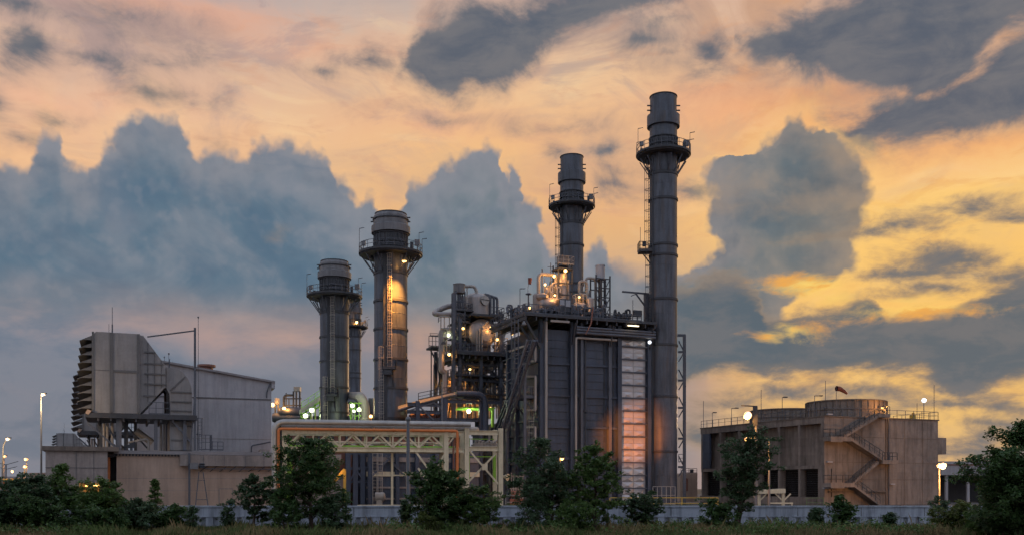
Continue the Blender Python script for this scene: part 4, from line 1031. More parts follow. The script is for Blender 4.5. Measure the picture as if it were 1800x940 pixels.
mb = MB(); p = P(667, 872, 112); mb.cyl(p - Vector((.45, 0, 0)), p + Vector((.45, 0, 0)), .5, n=16); mb.dish(p + Vector((.45, 0, 0)), (1, 0, 0), .5, .25); mb.box(p.x - .3, p.x + .3, p.y - .3, p.y + .3, 0, p.z - .4)
solo('pump', mb, M['pale'], 'small pale rounded pump at the foot of the duct casing', 'pump', base=(p.x, p.y, 0))
ww = thing('orange_lit_post', 'short orange-lit strut beside the tree under the rack', 'strut', base=(X(596, 116), 116, 0))
mb = MB(); mb.bar(P(584, 850, 116), P(606, 824, 116), .35); mb.bar(P(606, 886, 116), P(606, 824, 116), .3); part('strut', mb, M['yellow'], ww)
o = lampl(P(588, 826, 115), SODIUM, 110, .15, ww)
mb = MB(); mb.ball(P(588, 822, 115), .14, 8); part('lamp', mb, M['lamp_sodium'], ww)
for px, py, Y, e in ((660, 800, 116, 160), (640, 838, 118, 120), (790, 800, 116, 130)):
    pass

# far process equipment left of the short stacks
fp = thing('far_process_frame', 'far pipe frame with vent boxes between the hall and the stacks', 'process frame', base=(X(515, 185), 185, 0))
Y = 185
mb = MB(); mb.box(X(483, Y), X(489.5, Y), Y, Y + 1.2, Z(710, Y), Z(699, Y)); mb.box(X(516, Y), X(527, Y), Y, Y + 1.4, Z(687, Y), Z(679, Y)); part('vent_box', mb, M['pale'], fp)
mb = MB()
for px in (484, 489): mb.bar((X(px, Y), Y, 0), (X(px, Y), Y, Z(709, Y)), .25)
for px in (516, 521, 527): mb.bar((X(px, Y), Y, 0), (X(px, Y), Y, Z(687, Y)), .3)
mb.pipe([(X(499, Y), Y, Z(740, Y)), (X(499, Y), Y, Z(694, Y)), (X(516, Y), Y, Z(694, Y))], .22, 8)
for px in (503, 508): mb.bar((X(px, Y), Y, Z(735, Y)), (X(px, Y), Y, Z(690 + (px - 503) * 2, Y)), .18)
for py in (700, 712, 722): mb.bar((X(498, Y), Y, Z(py, Y)), (X(530, Y), Y, Z(py, Y)), .22)
part('frame', mb, M['dark'], fp)
mb = MB(); mb.cyl(P(494, 724, Y), P(530, 724, Y), 1.0, n=14); mb.dish(P(494, 724, Y), (-1, 0, 0), 1.0, .5, 14); mb.cyl(P(480, 733, Y), P(535, 735, Y), .9, n=12); part('drum', mb, M['steel'], fp)
mb = MB(); mb.box(X(478, Y), X(560, Y), Y + 2, Y + 6, 0, Z(729, Y)); part('casing', mb, M['dark'], fp)
for px, py in ((479, 711), (499.5, 718)):
    mb = MB(); mb.ball(P(px, py, Y - .6), .4, 8); part('lamp', mb, M['lamp_sodium'], fp)
    lampl(P(px + 5, py, Y - 1.2), SODIUM, 280, .3, fp)
cv = thing('sloping_duct', 'sloping green-lit duct climbing behind the short unlit stack', 'duct', base=(X(545, 178), 178, 0))
Y = 178
mb = MB(); mb.add([P(526, 720, Y), P(566, 694, Y), P(566, 702, Y), P(526, 728, Y), P(526, 720, Y + 5), P(566, 694, Y + 5), P(566, 702, Y + 5), P(526, 728, Y + 5)], [(0, 1, 2, 3), (4, 7, 6, 5), (0, 4, 5, 1), (3, 2, 6, 7), (0, 3, 7, 4), (1, 5, 6, 2)]); part('duct', mb, M['pale'], cv)
mb = MB()
for k_ in range(5):
    a = P(530 + k_ * 8, 724 - k_ * 5, Y - .3); mb.bar(a, (a.x, a.y, 0), .25)
for dy in (8, 15): mb.bar(P(528, 722 + dy, Y - .3), P(568, 694 + dy, Y - .3), .25)
mb.railing([P(530, 717, Y), P(566, 693.5, Y)], 1.1, 1.5); part('frame', mb, M['green'], cv)  # green floodlight put into the frame's colour
gd = thing('gooseneck_duct', 'curved grey gooseneck duct between the two short stacks', 'duct', base=(X(640, 160), 160, 0))
Y = 160
mb = MB(); mb.pipe([P(618, 697, Y + 5), P(634, 697, Y), P(641, 712, Y), P(641, 760, Y)], .85, 18, 2.2); part('duct', mb, M['pale'], gd)
mb = MB(); mb.pipe([P(612, 705, Y), P(630, 707, Y), P(632, 722, Y)], .4, 10); mb.box(X(612, Y), X(660, Y), Y + 2, Y + 6, 0, Z(726, Y)); mb.box(X(646, Y), X(655, Y), Y + 1, Y + 3, Z(728, Y), Z(698, Y)); part('base_block', mb, M['steel'], gd)
mb = MB()
for px in (617, 624, 631): mb.bar(P(px, 760, Y - 1), P(px, 706, Y - 1), .2)
for py in (708, 718, 730): mb.bar(P(614, py, Y - 1), P(636, py, Y - 1), .16)
part('frame', mb, M['green'], gd)
def flood(px, py, Y, m, col, power, label, group=None, size=.45):
    t = thing('floodlight', label, 'floodlight', base=tuple(P(px, py, Y)), group=group)
    p = P(px, py, Y)
    mb = MB(); mb.cbox(p + Vector((0, .35, 0)), size * 1.5, .3, size * 1.2); mb.bar(p + Vector((0, .5, 0)), p + Vector((0, .5, -2.2)), .12); part('housing', mb, M['dark'], t)
    mb = MB(); mb.dish(p + Vector((0, .15, 0)), (0, -1, 0), size * .62, size * .4, 14, 4); part('glass', mb, m, t)
    lampl(p + Vector((0, -.8, .0)), col, power, .35, t)
G_ = 'halide floodlights around the short stacks'
flood(536.5, 730, 172, M['lamp_green'], HALIDE, 700, 'bright green-white floodlight, lower left of the pair left of the unlit stack', G_, .6)
flood(548, 720, 172, M['lamp_green'], HALIDE, 700, 'bright green-white floodlight, upper right of the pair left of the unlit stack', G_, .6)
flood(619, 712, 156, M['lamp_green'], HALIDE, 420, 'green-white floodlight, topmost between the two short stacks', G_, .5)
flood(622, 722, 156, M['lamp_green'], HALIDE, 250, 'small green-white floodlight just under the topmost one between short stacks', G_, .32)
flood(631, 719, 155, M['lamp_green'], HALIDE, 420, 'green-white floodlight beside the gooseneck duct', G_, .5)
flood(651.5, 731, 150, M['lamp_sodium'], SODIUM, 420, 'orange floodlight at the left foot of the orange-lit stack', None, .42)
# ------------------------------------------------------------------ steam boiler block (blue-grey casing) right of centre
H = Fr(X(946, 134), 134, 22)
bo = thing('steam_boiler', 'tall blue-grey ribbed steam boiler house with a silver quilted strip', 'boiler', fr=H)
W = H.lx(1141); DPT = 11.5
zc = H.z(577, 0); zk = H.z(562, 0)          # casing top, deck underside
def hx(px, ly=0): return H.lx(px, ly)
def hz(py, px, ly=0): return H.z(py, H.lx(px, ly), ly)
mb = MB(); mb.box(0, W, 0, DPT, .6, zc); cas = part('casing', mb, M['casing'], bo)
mb = MB(); mb.box(-.2, W + .2, -.3, DPT, 0, .597); part('base_beam', mb, M['dark'], bo)
for px, w in ((949.5, .62), (1003.5, .62), (1020, .40), (1069.5, .50), (1086.5, .62), (1138.5, .62)):
    mb = MB(); x = hx(px); mb.ibeam((x, -.30, .6), (x, -.30, zk), w, .56, .08); part('column', mb, M['casing'] if w > .5 else M['steel'], bo)
sx0, sx1 = hx(1091.5), hx(1134)
mb = MB(); i = 0; z = 2.2
spans = [(.35, hx(1000)), (hx(1007), hx(1017)), (hx(1023), hx(1067)), (hx(1072), hx(1083.5))]
while z < zc - .4:
    big_ = i % 4 == 0
    for a, b in spans: mb.box(a, b, -.30 if big_ else -.09, -.003, z - (.16 if big_ else .045), z + (.16 if big_ else .045))
    z += 1.1; i += 1
part('stiffener', mb, M['casing'], bo)
# dark strips beside the columns, recess shadow put in as colour
mb = MB()
for px in (1010.5, 1062, 1078): x = hx(px); mb.box(x - .12, x + .12, -.05, -.003, .7, zc - .1)
part('joint_or_shade_strip', mb, M['dark'], bo)
# silver quilted strip
mb = MB(); zb_, zt_ = hz(880, 1110), hz(598, 1110); nr = 25; nc = 2
r2 = random.Random(5)
dzr = (zt_ - zb_) / nr; dxr = (sx1 - sx0) / nc
for r_ in range(nr):
    for c_ in range(nc):
        for h2 in (0,):
            xa, xb = sx0 + c_ * dxr, sx0 + (c_ + 1) * dxr
            za, zb2 = zb_ + r_ * dzr, zb_ + (r_ + 1) * dzr - (.10 if r_ % 2 else .02)
            xm, zm_ = (xa + xb) / 2 + r2.uniform(-.07, .07), (za + zb2) / 2 + r2.uniform(-.07, .07)
            dpt = -.05 - (r2.uniform(.13, .24) if (r_ % 2 == 0 or r_ < 9) else r2.uniform(.01, .06))
            mb.add([(xa, -.04, za), (xb, -.04, za), (xb, -.04, zb2), (xa, -.04, zb2), (xm, dpt, zm_)],
                   [(0, 1, 4), (1, 2, 4), (2, 3, 4), (3, 0, 4)])
part('silver_cladding', mb, M['silver'], bo)
mb = MB(); mb.box((sx0 + sx1) / 2 - .03, (sx0 + sx1) / 2 + .03, -.10, -.045, zb_, zt_); part('centre_seam', mb, M['galv'], bo)
for r_ in range(0, nr, 2):
    z = zb_ + r_ * dzr; mb = MB(); mb.box(sx0 - .1, sx1 + .1, -.46, -.29, z - .08, z + .08); part('cladding_rail', mb, M['steel'], bo)
# deck
zd0, zd1 = zk + .004, H.z(555, 0)
dx0, dx1, dy0 = hx(922, -1.6), W + .25, -1.7
mb = MB(); mb.box(dx0, dx1, dy0, DPT + .5, zd0 + .25, zd1); dk = part('roof_deck', mb, M['dark'], bo)
mb = MB()
for k_ in range(14): x = dx0 + .2 + (dx1 - dx0 - .4) * k_ / 13; mb.box(x - .1, x + .1, dy0 + .1, DPT, zd0 - .35, zd0 + .247)
mb.box(dx0, dx1, dy0 - .06, dy0 - .003, zd0 + .2, zd1 + .02)
part('deck_beam', mb, M['dark'], dk)
for px in (949.5, 1003.5, 1069.5, 1138.5):
    mb = MB(); x = hx(px); mb.bar((x, -.6, zk - 3.2), (x, dy0 + .2, zd0 - .3), .22); part('deck_bracket', mb, M['dark'], bo)
mb = MB(); mb.bar((0, -.8, zk - 4), (-2.6, -1.3, zd0 - .2), .3); mb.bar((0, 1, zk - 4.2), (-2.6, 1, zd0 - .2), .3); part('deck_bracket', mb, M['dark'], bo)
mb = MB(); mb.railing([(dx0 + .1, DPT, zd1), (dx0 + .1, dy0 + .1, zd1), (hx(1062, dy0), dy0 + .1, zd1)], 1.25, 1.0); part('railing', mb, M['steel'], bo)
mb = MB(); mb.railing([(hx(1062, dy0), dy0 + .1, zd1), (dx1 - 2.4, dy0 + .1, zd1)], .8, 1.4); part('railing', mb, M['steel'], bo)
# pipes slung under the deck edge
mb = MB()
for py, r_ in ((574.5, .20), (579, .20), (584, .20)):
    z = hz(py, 1012, -1.2); mb.pipe([(hx(1013, -1.2), -1.2, z), (W + .3, -1.2, z)], r_, 10)
for px in (1015, 1082): mb.bar((hx(px, -1.2), -1.0, hz(586, px)), (hx(px, -1.2), -1.0, zd0), .14)
part('header_pipe', mb, M['steel'], bo)
mb = MB(); a = hx(962, -1.9); mb.box(hx(968, -1.9), hx(1000, -1.9), -2.1, -1.75, hz(566, 980, -1.9), hz(562.5, 980, -1.9)); part('edge_tray', mb, M['pale'], bo)
mb = MB(); x = hx(960, -.8); mb.pipe([(x, -.8, .6), (x, -.8, zk - .3)], .20, 12); part('white_standpipe', mb, M['pale'], bo)
mb = MB(); x = hx(1012.5, -.8); z = hz(593, 1013, -.8); mb.pipe([(x, -.8, hz(830, 1013, -.8)), (x, -.8, z), (hx(1084, -.8), -.8, z)], .17, 10, .3); part('white_standpipe', mb, M['pale'], bo)
mb = MB(); x = hx(1029, -.5); mb.pipe([(x, -.5, hz(722, 1029)), (x, -.5, hz(594, 1029))], .12, 8); mb.cyl((x, -.5, hz(724, 1029)), (x, -.5, hz(721, 1029)), .34, n=12); mb.pipe([(x, -.5, hz(722, 1029)), (x, -.5, hz(790, 1029))], .08, 8); part('thin_standpipe', mb, M['dark'], bo)
mb = MB(); x = hx(1039, -2.0); mb.bar((x, -2.0, hz(572, 1039)), (x + .3, -2.0, hz(545, 1039)), .16); mb.bar((x, -2.0, hz(572, 1039)), (x - .8, -1.9, hz(592, 1032)), .14); part('drain_pipe', mb, M['redbrown'], bo)
# lamps of the block
mb = MB(); mb.box(hx(1103, -1.75), hx(1122, -1.75), -1.95, -1.78, hz(573, 1112, -1.8), hz(571.3, 1112, -1.8)); part('strip_lamp', mb, M['lamp_warm'], bo)
o = lampl((0, 0, 0), WARM, 25, .3); o.parent = bo; o.location = (hx(1112, -1.8), -1.9, hz(575, 1112))
mb = MB(); p = H.pt(1142, 601, -.9); mb.ball(p, .26, 10); part('bulkhead_lamp', mb, M['lamp_white'], bo)
o = lampl((0, 0, 0), (1, .9, .7), 12, .2); o.parent = bo; o.location = p + Vector((-.3, -.5, 0))
mb = MB(); p = H.pt(921, 570, -1.8); mb.cyl(p + Vector((0, 0, .5)), p, .1, .34, 12); mb.dish(p, (0, 0, -1), .34, .2, 12, 4); part('bulkhead_lamp', mb, M['crown'], bo)
# end bay at the right: pipes between casing and stack
mb = MB()
for px, r_ in ((1144.5, .16), (1148.5, .24), (1153, .18)): x = hx(px, .6); mb.pipe([(x, .6, .2), (x, .6, hz(603, px))], r_, 10)
for k_ in range(12): z = 2 + k_ * 1.9; mb.bar((W + .1, .3, z), (hx(1150, .3), .3, z), .12)
part('side_riser', mb, M['steel'], bo)
mb = MB(); mb.box(hx(1143, 0), hx(1150, 0), -.3, .4, hz(868, 1146), hz(858, 1146)); part('junction_box', mb, M['black'], bo)
# left flank
yb = H.ly(889, 0)
mb = MB()
for px in (896.5, 911): y = H.ly(px, 0); mb.box(-.55, -.003, y - .3, y + .3, 0, zk - 2.0)
part('column', mb, M['casing'], bo)
mb = MB(); z = 2.0; i = 0
while z < zc - .6:
    mb.box(-.26, -.003, .3, DPT - .2, z - .14, z + .14); z += 2.0
part('stiffener', mb, M['casing'], bo)
# lower inlet casing running back under the drum tower
zi = H.ps(880, 742, 0).z
mb = MB(); mb.box(0, 6, DPT + .004, 27, 0, zi); ic = part('inlet_casing', mb, M['casing'], bo)
mb = MB(); z = 1.5
while z < zi: mb.box(-.22, -.003, DPT + .1, 27, z - .12, z + .12); z += 1.6
for px in (878, 866, 853): y = H.ly(px, 0); mb.box(-.4, -.003, y - .25, y + .25, 0, zi)
part('stiffener', mb, M['casing'], ic)
# landings, caged ladder, trays on the flank
zl = H.ps(930, 695, -1.5).z
mb = MB(); mb.box(-2.0, -.27, -.2, H.ly(905, -2), zl - .3, zl); lp_ = part('flank_landing', mb, M['steel'], bo)
mb = MB(); mb.railing([(-1.95, H.ly(906, -2), zl), (-1.95, -.15, zl), (-.3, -.15, zl)], 1.2, 1.0); part('railing', mb, M['steel'], lp_)
mb = MB(); mb.bar((-1.9, .5, zl - .3), (-.3, .5, zl - 2.2), .2); mb.bar((-1.9, 4.5, zl - .3), (-.3, 4.5, zl - 2.2), .2); part('bracket', mb, M['steel'], lp_)
mb = MB(); y = H.ly(936, -.5); mb.ladder((-.45, y, hz(800, 936)), (-.45, y, hz(678, 936)), (-1, 0, 0), .6); part('caged_ladder', mb, M['pale'], bo)
def flank(px, py): v = H.ps(px, py, -.62); return (v.x, v.y, v.z)
mb = MB()
pts = [flank(*p) for p in ((896, 617), (921, 608), (941, 608), (941, 634), (923.5, 634), (923.5, 661), (941, 661), (941, 720), (924, 720), (924, 750), (941, 750), (941, 790))]
for a, b in zip(pts, pts[1:]): mb.bar(a, b, .26)
part('zigzag_tray', mb, M['pale'], bo)
# sloping pipe bundle with stair on the flank
sl = thing('inclined_pipe_bundle', 'steep inclined bundle of blue-grey pipes and stair on the boiler flank', 'pipe bundle', fr=H)
mb = MB()
for k_ in range(4):
    ly0 = H.ly(948 - k_ * 3, -2.5)
    a = H.ps(944 - k_ * 3.5, 598, -2.2); b = H.ps(886 - k_ * 5.2, 752, -2.6)
    mb.pipe([a, b, (b.x, b.y + .5, b.z - 3)], .16, 8)
part('pipe', mb, M['casing'], sl)
a = H.ps(938, 598, -3.2); b = H.ps(893, 756, -3.2)
mb = MB(); mb.bar(a, b, .3, .45); mb.bar(a + Vector((-.9, 0, 0)), b + Vector((-.9, 0, 0)), .2, .4); part('stringer', mb, M['steel'], sl)
mb = MB()
for k_ in range(26): q_ = a.lerp(b, k_ / 26); mb.bar(q_, q_ + Vector((-.9, 0, 0)), .2, .05)
part('tread', mb, M['steel'], sl)
mb = MB()
for px, py in ((893, 705), (924, 640)):
    p = H.ps(px, py, -2.4); mb.bar(p + Vector((0, -1.2, 0)), p + Vector((0, 1.4, .2)), .3); mb.bar(p + Vector((0, .3, 0)), (p.x, p.y + .3, 0), .34)
part('support', mb, M['steel'], sl)
mb = MB()
for px in (899, 905, 911):
    a = H.ps(px, 690, -3.4); b = H.ps(px, 560, -3.4); mb.bar(a, b, .1)
for py in range(566, 690, 9): mb.bar(H.ps(899, py, -3.4), H.ps(911, py, -3.4), .07)
for py in (590, 622, 660): a = H.ps(884, py + 12, -3.3); b = H.ps(913, py, -3.3); mb.bar(a, b, .12); mb.bar(a + Vector((0, 0, 1.1)), b + Vector((0, 0, 1.1)), .08)
part('stair_rail', mb, M['steel'], sl)
# small pump skid and railing at the left foot
sk = thing('pump_unit', 'small pinkish pump unit at the boiler foot beside the white post', 'pump unit', base=(X(908, 128), 128, 0))
mb = MB()
for k_ in range(6): px = 899 + k_ * 4; mb.bar(P(px, 886, 128), P(px, 830 + (k_ * 7) % 16, 128), .14)
for py in (836, 846, 858, 868): mb.bar(P(896, py, 128), P(921, py, 128), .12)
part('frame', mb, M['pale'], sk)
mb = MB(); mb.cyl(P(898, 868, 127), P(918, 868, 127), .5, n=14); mb.box(X(896, 127), X(922, 127), 126.6, 127.4, 0, Z(876, 127)); part('pump', mb, M['redbrown'], sk)
hn = thing('loudspeaker', 'white horn loudspeaker on a stalk right of the rack post', 'loudspeaker', base=tuple(P(889, 838, 112)))
p = P(889, 838, 112); mb = MB(); mb.cyl(p + Vector((-.3, 0, .1)), p + Vector((.25, -.3, 0)), .12, .42, 14); part('horn', mb, M['white'], hn)
mb = MB(); mb.bar(p + Vector((-.2, .1, 0)), (p.x - .2, p.y + .1, 0), .1); part('stalk', mb, M['steel'], hn)

# ------------------------------------------------------------------ equipment on the boiler roof
RZ = zd1 + .005
RG = None
def roof(px, py, ly): v = H.pt(px, py, ly); return v
def rvert(mb, px, py0, py1, ly, r_, n=10): a, b = roof(px, py0, ly), roof(px, py1, ly); mb.cyl((a.x, ly, min(a.z, b.z)), (a.x, ly, max(a.z, b.z)), r_, n=n)
def rz0(mb, px, py, ly, w=.12): a = roof(px, py, ly); mb.bar((a.x, ly, RZ), (a.x, ly, a.z), w)
# lit vent column with platform
vc = thing('vent_column', 'orange-lit vertical vent column with box hood on the boiler roof', 'vent column', fr=H)
LY = 4.0
x = roof(989, 500, LY).x
mb = MB(); mb.cyl((x, LY, RZ), (x, LY, roof(989, 482, LY).z), .62, n=18); mb.cyl((x - .95, LY + .3, RZ + 1), (x - .95, LY + .3, roof(989, 486, LY).z), .22, n=10); mb.cyl((x + .95, LY + .2, RZ + 2), (x + .95, LY + .2, roof(989, 490, LY).z), .2, n=10); part('shaft', mb, M['vessel'], vc)
z0, z1, z2 = roof(989, 482, LY).z, roof(989, 466, LY).z, roof(989, 453, LY).z
mb = MB(); mb.box(x - 1.25, x + 1.2, LY - 1.1, LY + 1.1, z0 + .5, z0 + .75)
for dx_ in (-1.1, 1.1):
    for dy_ in (-.9, .9): mb.bar((x + dx_, LY + dy_, RZ), (x + dx_, LY + dy_, z1), .16)
for py in (500, 520): z = roof(989, py, LY).z; mb.bar((x - 1.1, LY - .9, z), (x + 1.1, LY - .9, z), .14); mb.bar((x - 1.1, LY + .9, z), (x + 1.1, LY + .9, z), .14)
part('frame', mb, M['dark'], vc)
mb = MB(); mb.cyl((x, LY, z1 - .2), (x, LY, z2), .85, n=20); mb.lathe((x, LY, 0), [(.9, z2 - .1), (.92, z2 + .1), (.7, z2 + .12)], 20); part('hood', mb, M['crown'], vc)
mb = MB(); mb.railing([(x - 1.2, LY - 1.1, z1 - .1), (x + 1.3, LY - 1.1, z1 - .1), (x + 1.3, LY + 1, z1 - .1)], 1.2, .8, .03); part('railing', mb, M['pale'], vc)
mb = MB(); p = Vector((x - .1, LY - 1.15, z0 + .25)); mb.ball(p, .26, 10); q1 = Vector((x - 1.5, LY - .4, roof(980, 487, LY).z)); mb.ball(q1, .22, 10); part('lamp', mb, M['lamp_sodium'], vc)
o = lampl((0, 0, 0), AMBER, 210, .3); o.parent = vc; o.location = p + Vector((0, -.7, -.5))
o = lampl((0, 0, 0), SODIUM, 190, .3); o.parent = vc; o.location = q1 + Vector((-.8, -.5, -.3))
# pipe loop left of it
pl_ = thing('pipe_loop', 'orange-lit square pipe loop left of the lit vent column', 'pipe loop', fr=H)
mb = MB(); a = roof(946.5, 520, 4.5); b = roof(946.5, 481, 4.5); c_ = roof(979, 481, 4.5)
mb.pipe([(a.x, 4.5, RZ), (a.x, 4.5, b.z), (c_.x, 4.5, b.z), (c_.x, 4.5, b.z - 4)], .26, 12, .7); part('pipe', mb, M['pale'], pl_)
mb = MB(); rvert(mb, 953, 545, 472, 4.5, .09); rvert(mb, 968, 545, 462, 4.5, .06); a = roof(968, 462, 4.5); mb.bar((a.x - .5, 4.5, a.z - .6), (a.x + .5, 4.5, a.z - .6), .06); part('rod', mb, M['steel'], pl_)
# steam drum on the roof
sd_ = thing('roof_drum', 'horizontal pale drum with a lit dome behind the roof railing', 'drum', fr=H)
mb = MB(); a, b = roof(951, 535, 3.5), roof(985, 535, 3.5); z = roof(968, 535, 3.5).z; mb.cyl((a.x, 3.5, z), (b.x, 3.5, z), 1.05, n=22); mb.dish((a.x, 3.5, z), (-1, 0, 0), 1.05, .5, 22); mb.dish((b.x, 3.5, z), (1, 0, 0), 1.05, .5, 22); part('shell', mb, M['vessel'], sd_)
mb = MB(); x = roof(953, 522, 3.2).x; z = roof(953, 522, 3.2).z; mb.lathe((x, 3.2, 0), [(.2, z - .8), (.9, z - .15), (.95, z + .25), (.5, z + .5), (0, z + .55)], 18); mb.cyl((x, 3.2, z - .8), (x, 3.2, z - 1.3), .14, n=8); part('bowl_valve', mb, M['vessel'], sd_)
for dx_ in (.8, (b.x - a.x) - .8): mb = MB(); mb.box(a.x + dx_ - .2, a.x + dx_ + .2, 2.6, 4.4, RZ, roof(968, 545, 3.5).z); part('saddle', mb, M['steel'], sd_)
o = lampl((0, 0, 0), SODIUM, 80, .2); o.parent = sd_; p = roof(975, 522, 2.2); o.location = p
mb = MB(); mb.ball(p + Vector((.2, .4, .35)), .16, 8); part('lamp', mb, M['lamp_sodium'], sd_)
# tank left of drum
tk = MB(); x = roof(944, 530, 5).x; z = roof(944, 519, 5).z; tk.cyl((x, 5, RZ), (x, 5, z), .62, n=18); tk.dish((x, 5, z), (0, 0, 1), .62, .35, 18, 4)
solo('roof_tank', tk, M['vessel'], 'small upright pale tank left of the roof drum', 'tank', fr=H)
# instrument cabinet
cb = thing('instrument_cabinet', 'dark instrument cabinet with two pale doors under the vent column', 'cabinet', fr=H)
a, b = roof(983, 541, 1.2), roof(1003, 526, 1.2)
mb = MB(); mb.box(a.x, b.x, 1.2, 2.2, RZ + .5, b.z); part('body', mb, M['dark'], cb)
for k_ in range(2): mb = MB(); w = (b.x - a.x); mb.box(a.x + .1 + k_ * w * .5, a.x + w * .5 - .06 + k_ * w * .5, 1.14, 1.197, a.z + .2, b.z - .15); part('door', mb, M['hall'], cb)
mb = MB(); mb.bar((a.x + .1, 1.7, RZ), (a.x + .1, 1.7, RZ + .52), .12); mb.bar((b.x - .1, 1.7, RZ), (b.x - .1, 1.7, RZ + .52), .12); part('leg', mb, M['dark'], cb)
# safety valve clusters
def cluster(name, label, px0, px1, pyt, ly, seed, m, cat='valve cluster', n=9):
    r_ = random.Random(seed); t = thing(name, label, cat, fr=H)
    for i in range(n):
        mb = MB(); mv = MB()
        px = px0 + (px1 - px0) * (i + r_.uniform(.1, .9)) / n; l = ly + r_.uniform(-1.2, 1.2); py = pyt + r_.uniform(0, 14)
        a = roof(px, py, l); x2 = a.x + r_.uniform(-.9, .9)
        mb.pipe([(a.x, l, RZ), (a.x, l, a.z), (x2, l, a.z), (x2, l + r_.uniform(-.5, .5), max(RZ, a.z - r_.uniform(.5, 1.6)))], r_.uniform(.07, .15), 8, .25)
        zv = RZ + (a.z - RZ) * r_.uniform(.35, .8); mv.cyl((a.x, l, zv - .16), (a.x, l, zv + .16), r_.uniform(.22, .36), n=10)
        if r_.random() < .6: mv.cyl((a.x, l - .1, zv), (a.x, l - .6, zv), .07, n=6); mv.lathe((a.x, l - .6, zv - .02), [(.0, 0), (.26, 0), (.26, .06), (0, .06)], 12)
        part('pipe', mb, m, t); part('valve', mv, M['steel'], t)
    return t
cluster('valve_cluster', 'jumble of valves and pipes just left of the lit vent column', 956, 980, 497, 4.2, 3, M['pale'], n=15)
cluster('valve_cluster', 'low valve cluster at the left corner of the boiler roof', 897, 938, 534, 5.0, 4, M['steel'], n=20)
cluster('valve_cluster', 'valve cluster between the vent column and the white-capped silencer', 1008, 1036, 512, 4.0, 5, M['pale'], n=16)
cluster('valve_cluster', 'low dark valves right of the white-capped silencer', 1068, 1108, 544, 3.0, 6, M['dark'], n=20)
cluster('valve_cluster', 'low valves tucked under the roof drum at the railing', 948, 985, 536, .8, 7, M['steel'], n=16)
cluster('valve_cluster', 'small valves along the railing right of the instrument cabinet', 1003, 1060, 534, .6, 8, M['steel'], n=20)
# roof masts
ms = thing('roof_lamp_mast', 'thin roof mast with a drooping lamp arm and mushroom vent at the left corner', 'lamp mast', fr=H)
mb = MB(); a = roof(914, 507, 3); mb.bar((a.x, 3, RZ), (a.x, 3, a.z), .07); b = roof(923, 507, 3); mb.bar((a.x, 3, a.z), (b.x, 3, b.z), .14, .1)
a = roof(929, 516, 4); mb.bar((a.x, 4, RZ), (a.x, 4, a.z), .12); mb.dish((a.x, 4, a.z - .1), (0, 0, 1), .45, .25, 14, 4); part('mast', mb, M['steel'], ms)
wf = thing('small_windsock', 'small reddish windsock on a thin bent rod above the roof valves', 'windsock', fr=H)
mb = MB(); a = roof(928, 505, 4); b = roof(931, 493, 4); mb.pipe([(a.x, 4, RZ), (a.x, 4, a.z), (b.x, 4, b.z)], .03, 6); part('rod', mb, M['steel'], wf)
mb = MB(); mb.cyl((b.x, 4, b.z - .5), (b.x + .05, 4, b.z + .35), .22, .3, 10); part('sock', mb, M['sock'], wf)
# pipe arch and silencer frame
pa_ = thing('pipe_arch', 'two pale pipe arches left of the white-capped silencer', 'pipe arch', fr=H)
for px0, px1, pt_, ly in ((1018, 1032, 494, 4.2), (1030, 1047, 488, 5.0)):
    mb = MB(); a = roof(px0, pt_, ly); b = roof(px1, pt_, ly); mb.pipe([(a.x, ly, RZ), (a.x, ly, a.z), (b.x, ly, a.z), (b.x, ly, a.z - 6)], .20, 10, .5); part('arch', mb, M['pale'], pa_)
mb = MB(); rvert(mb, 1024, 550, 485, 4.2, .07); rvert(mb, 1037, 550, 510, 4, .14); part('rod', mb, M['steel'], pa_)
vs_ = thing('vent_silencer', 'white-capped vent silencer on a dark lattice frame on the boiler roof', 'silencer', fr=H)
LY = 5.0; x = roof(1055, 480, LY).x; z0, z1 = roof(1055, 492, LY).z, roof(1055, 467, LY).z
mb = MB(); mb.cyl((x, LY, z0), (x, LY, z1), .68, n=22); mb.lathe((x, LY, 0), [(.72, z1 - .1), (.72, z1 + .05), (.5, z1 + .08)], 22); part('cap', mb, M['hall'], vs_)
mb = MB(); mb.cyl((x, LY, z0 - 5.4), (x, LY, z0), .3, n=12)
for dx_ in (-1.15, -.4, .4, 1.15):
    for dy_ in (-.9, .9): mb.bar((x + dx_, LY + dy_, RZ), (x + dx_, LY + dy_, z0 + (.5 if abs(dx_) > 1 else 0)), .17)
for k_ in range(5):
    z = z0 - k_ * 1.35
    for dy_ in (-.9, .9): mb.bar((x - 1.15, LY + dy_, z), (x + 1.15, LY + dy_, z), .14)
    if k_ < 4: mb.bar((x - 1.15, LY - .9, z), (x - .4, LY - .9, z - 1.35), .1); mb.bar((x + 1.15, LY - .9, z), (x + .4, LY - .9, z - 1.35), .1)
part('frame', mb, M['dark'], vs_)
mb = MB(); zc2 = z0 - 3.6; n = 18; ps = [Vector((x + math.cos(2 * math.pi * i / n) * .55, LY - 1.05, zc2 + math.sin(2 * math.pi * i / n) * .55)) for i in range(n)]
for i in range(n): mb.bar(ps[i], ps[(i + 1) % n], .2)
part('hoop', mb, M['steel'], vs_)
mb = MB(); x = roof(1037, 540, 3).x; mb.cyl((x, 3, RZ), (x, 3, roof(1037, 526, 3).z), .55, n=16); mb.dish((x, 3, roof(1037, 526, 3).z), (0, 0, 1), .55, .3, 16, 4)
a = roof(1012, 538, 3); b = roof(1026, 538, 3); mb.cyl((a.x, 3, a.z), (b.x, 3, a.z), .6, n=16); mb.dish((a.x, 3, a.z), (-1, 0, 0), .6, .3, 16, 4); mb.dish((b.x, 3, a.z), (1, 0, 0), .6, .3, 16, 4); mb.box(a.x + .2, b.x - .2, 2.7, 3.3, RZ, a.z - .45)
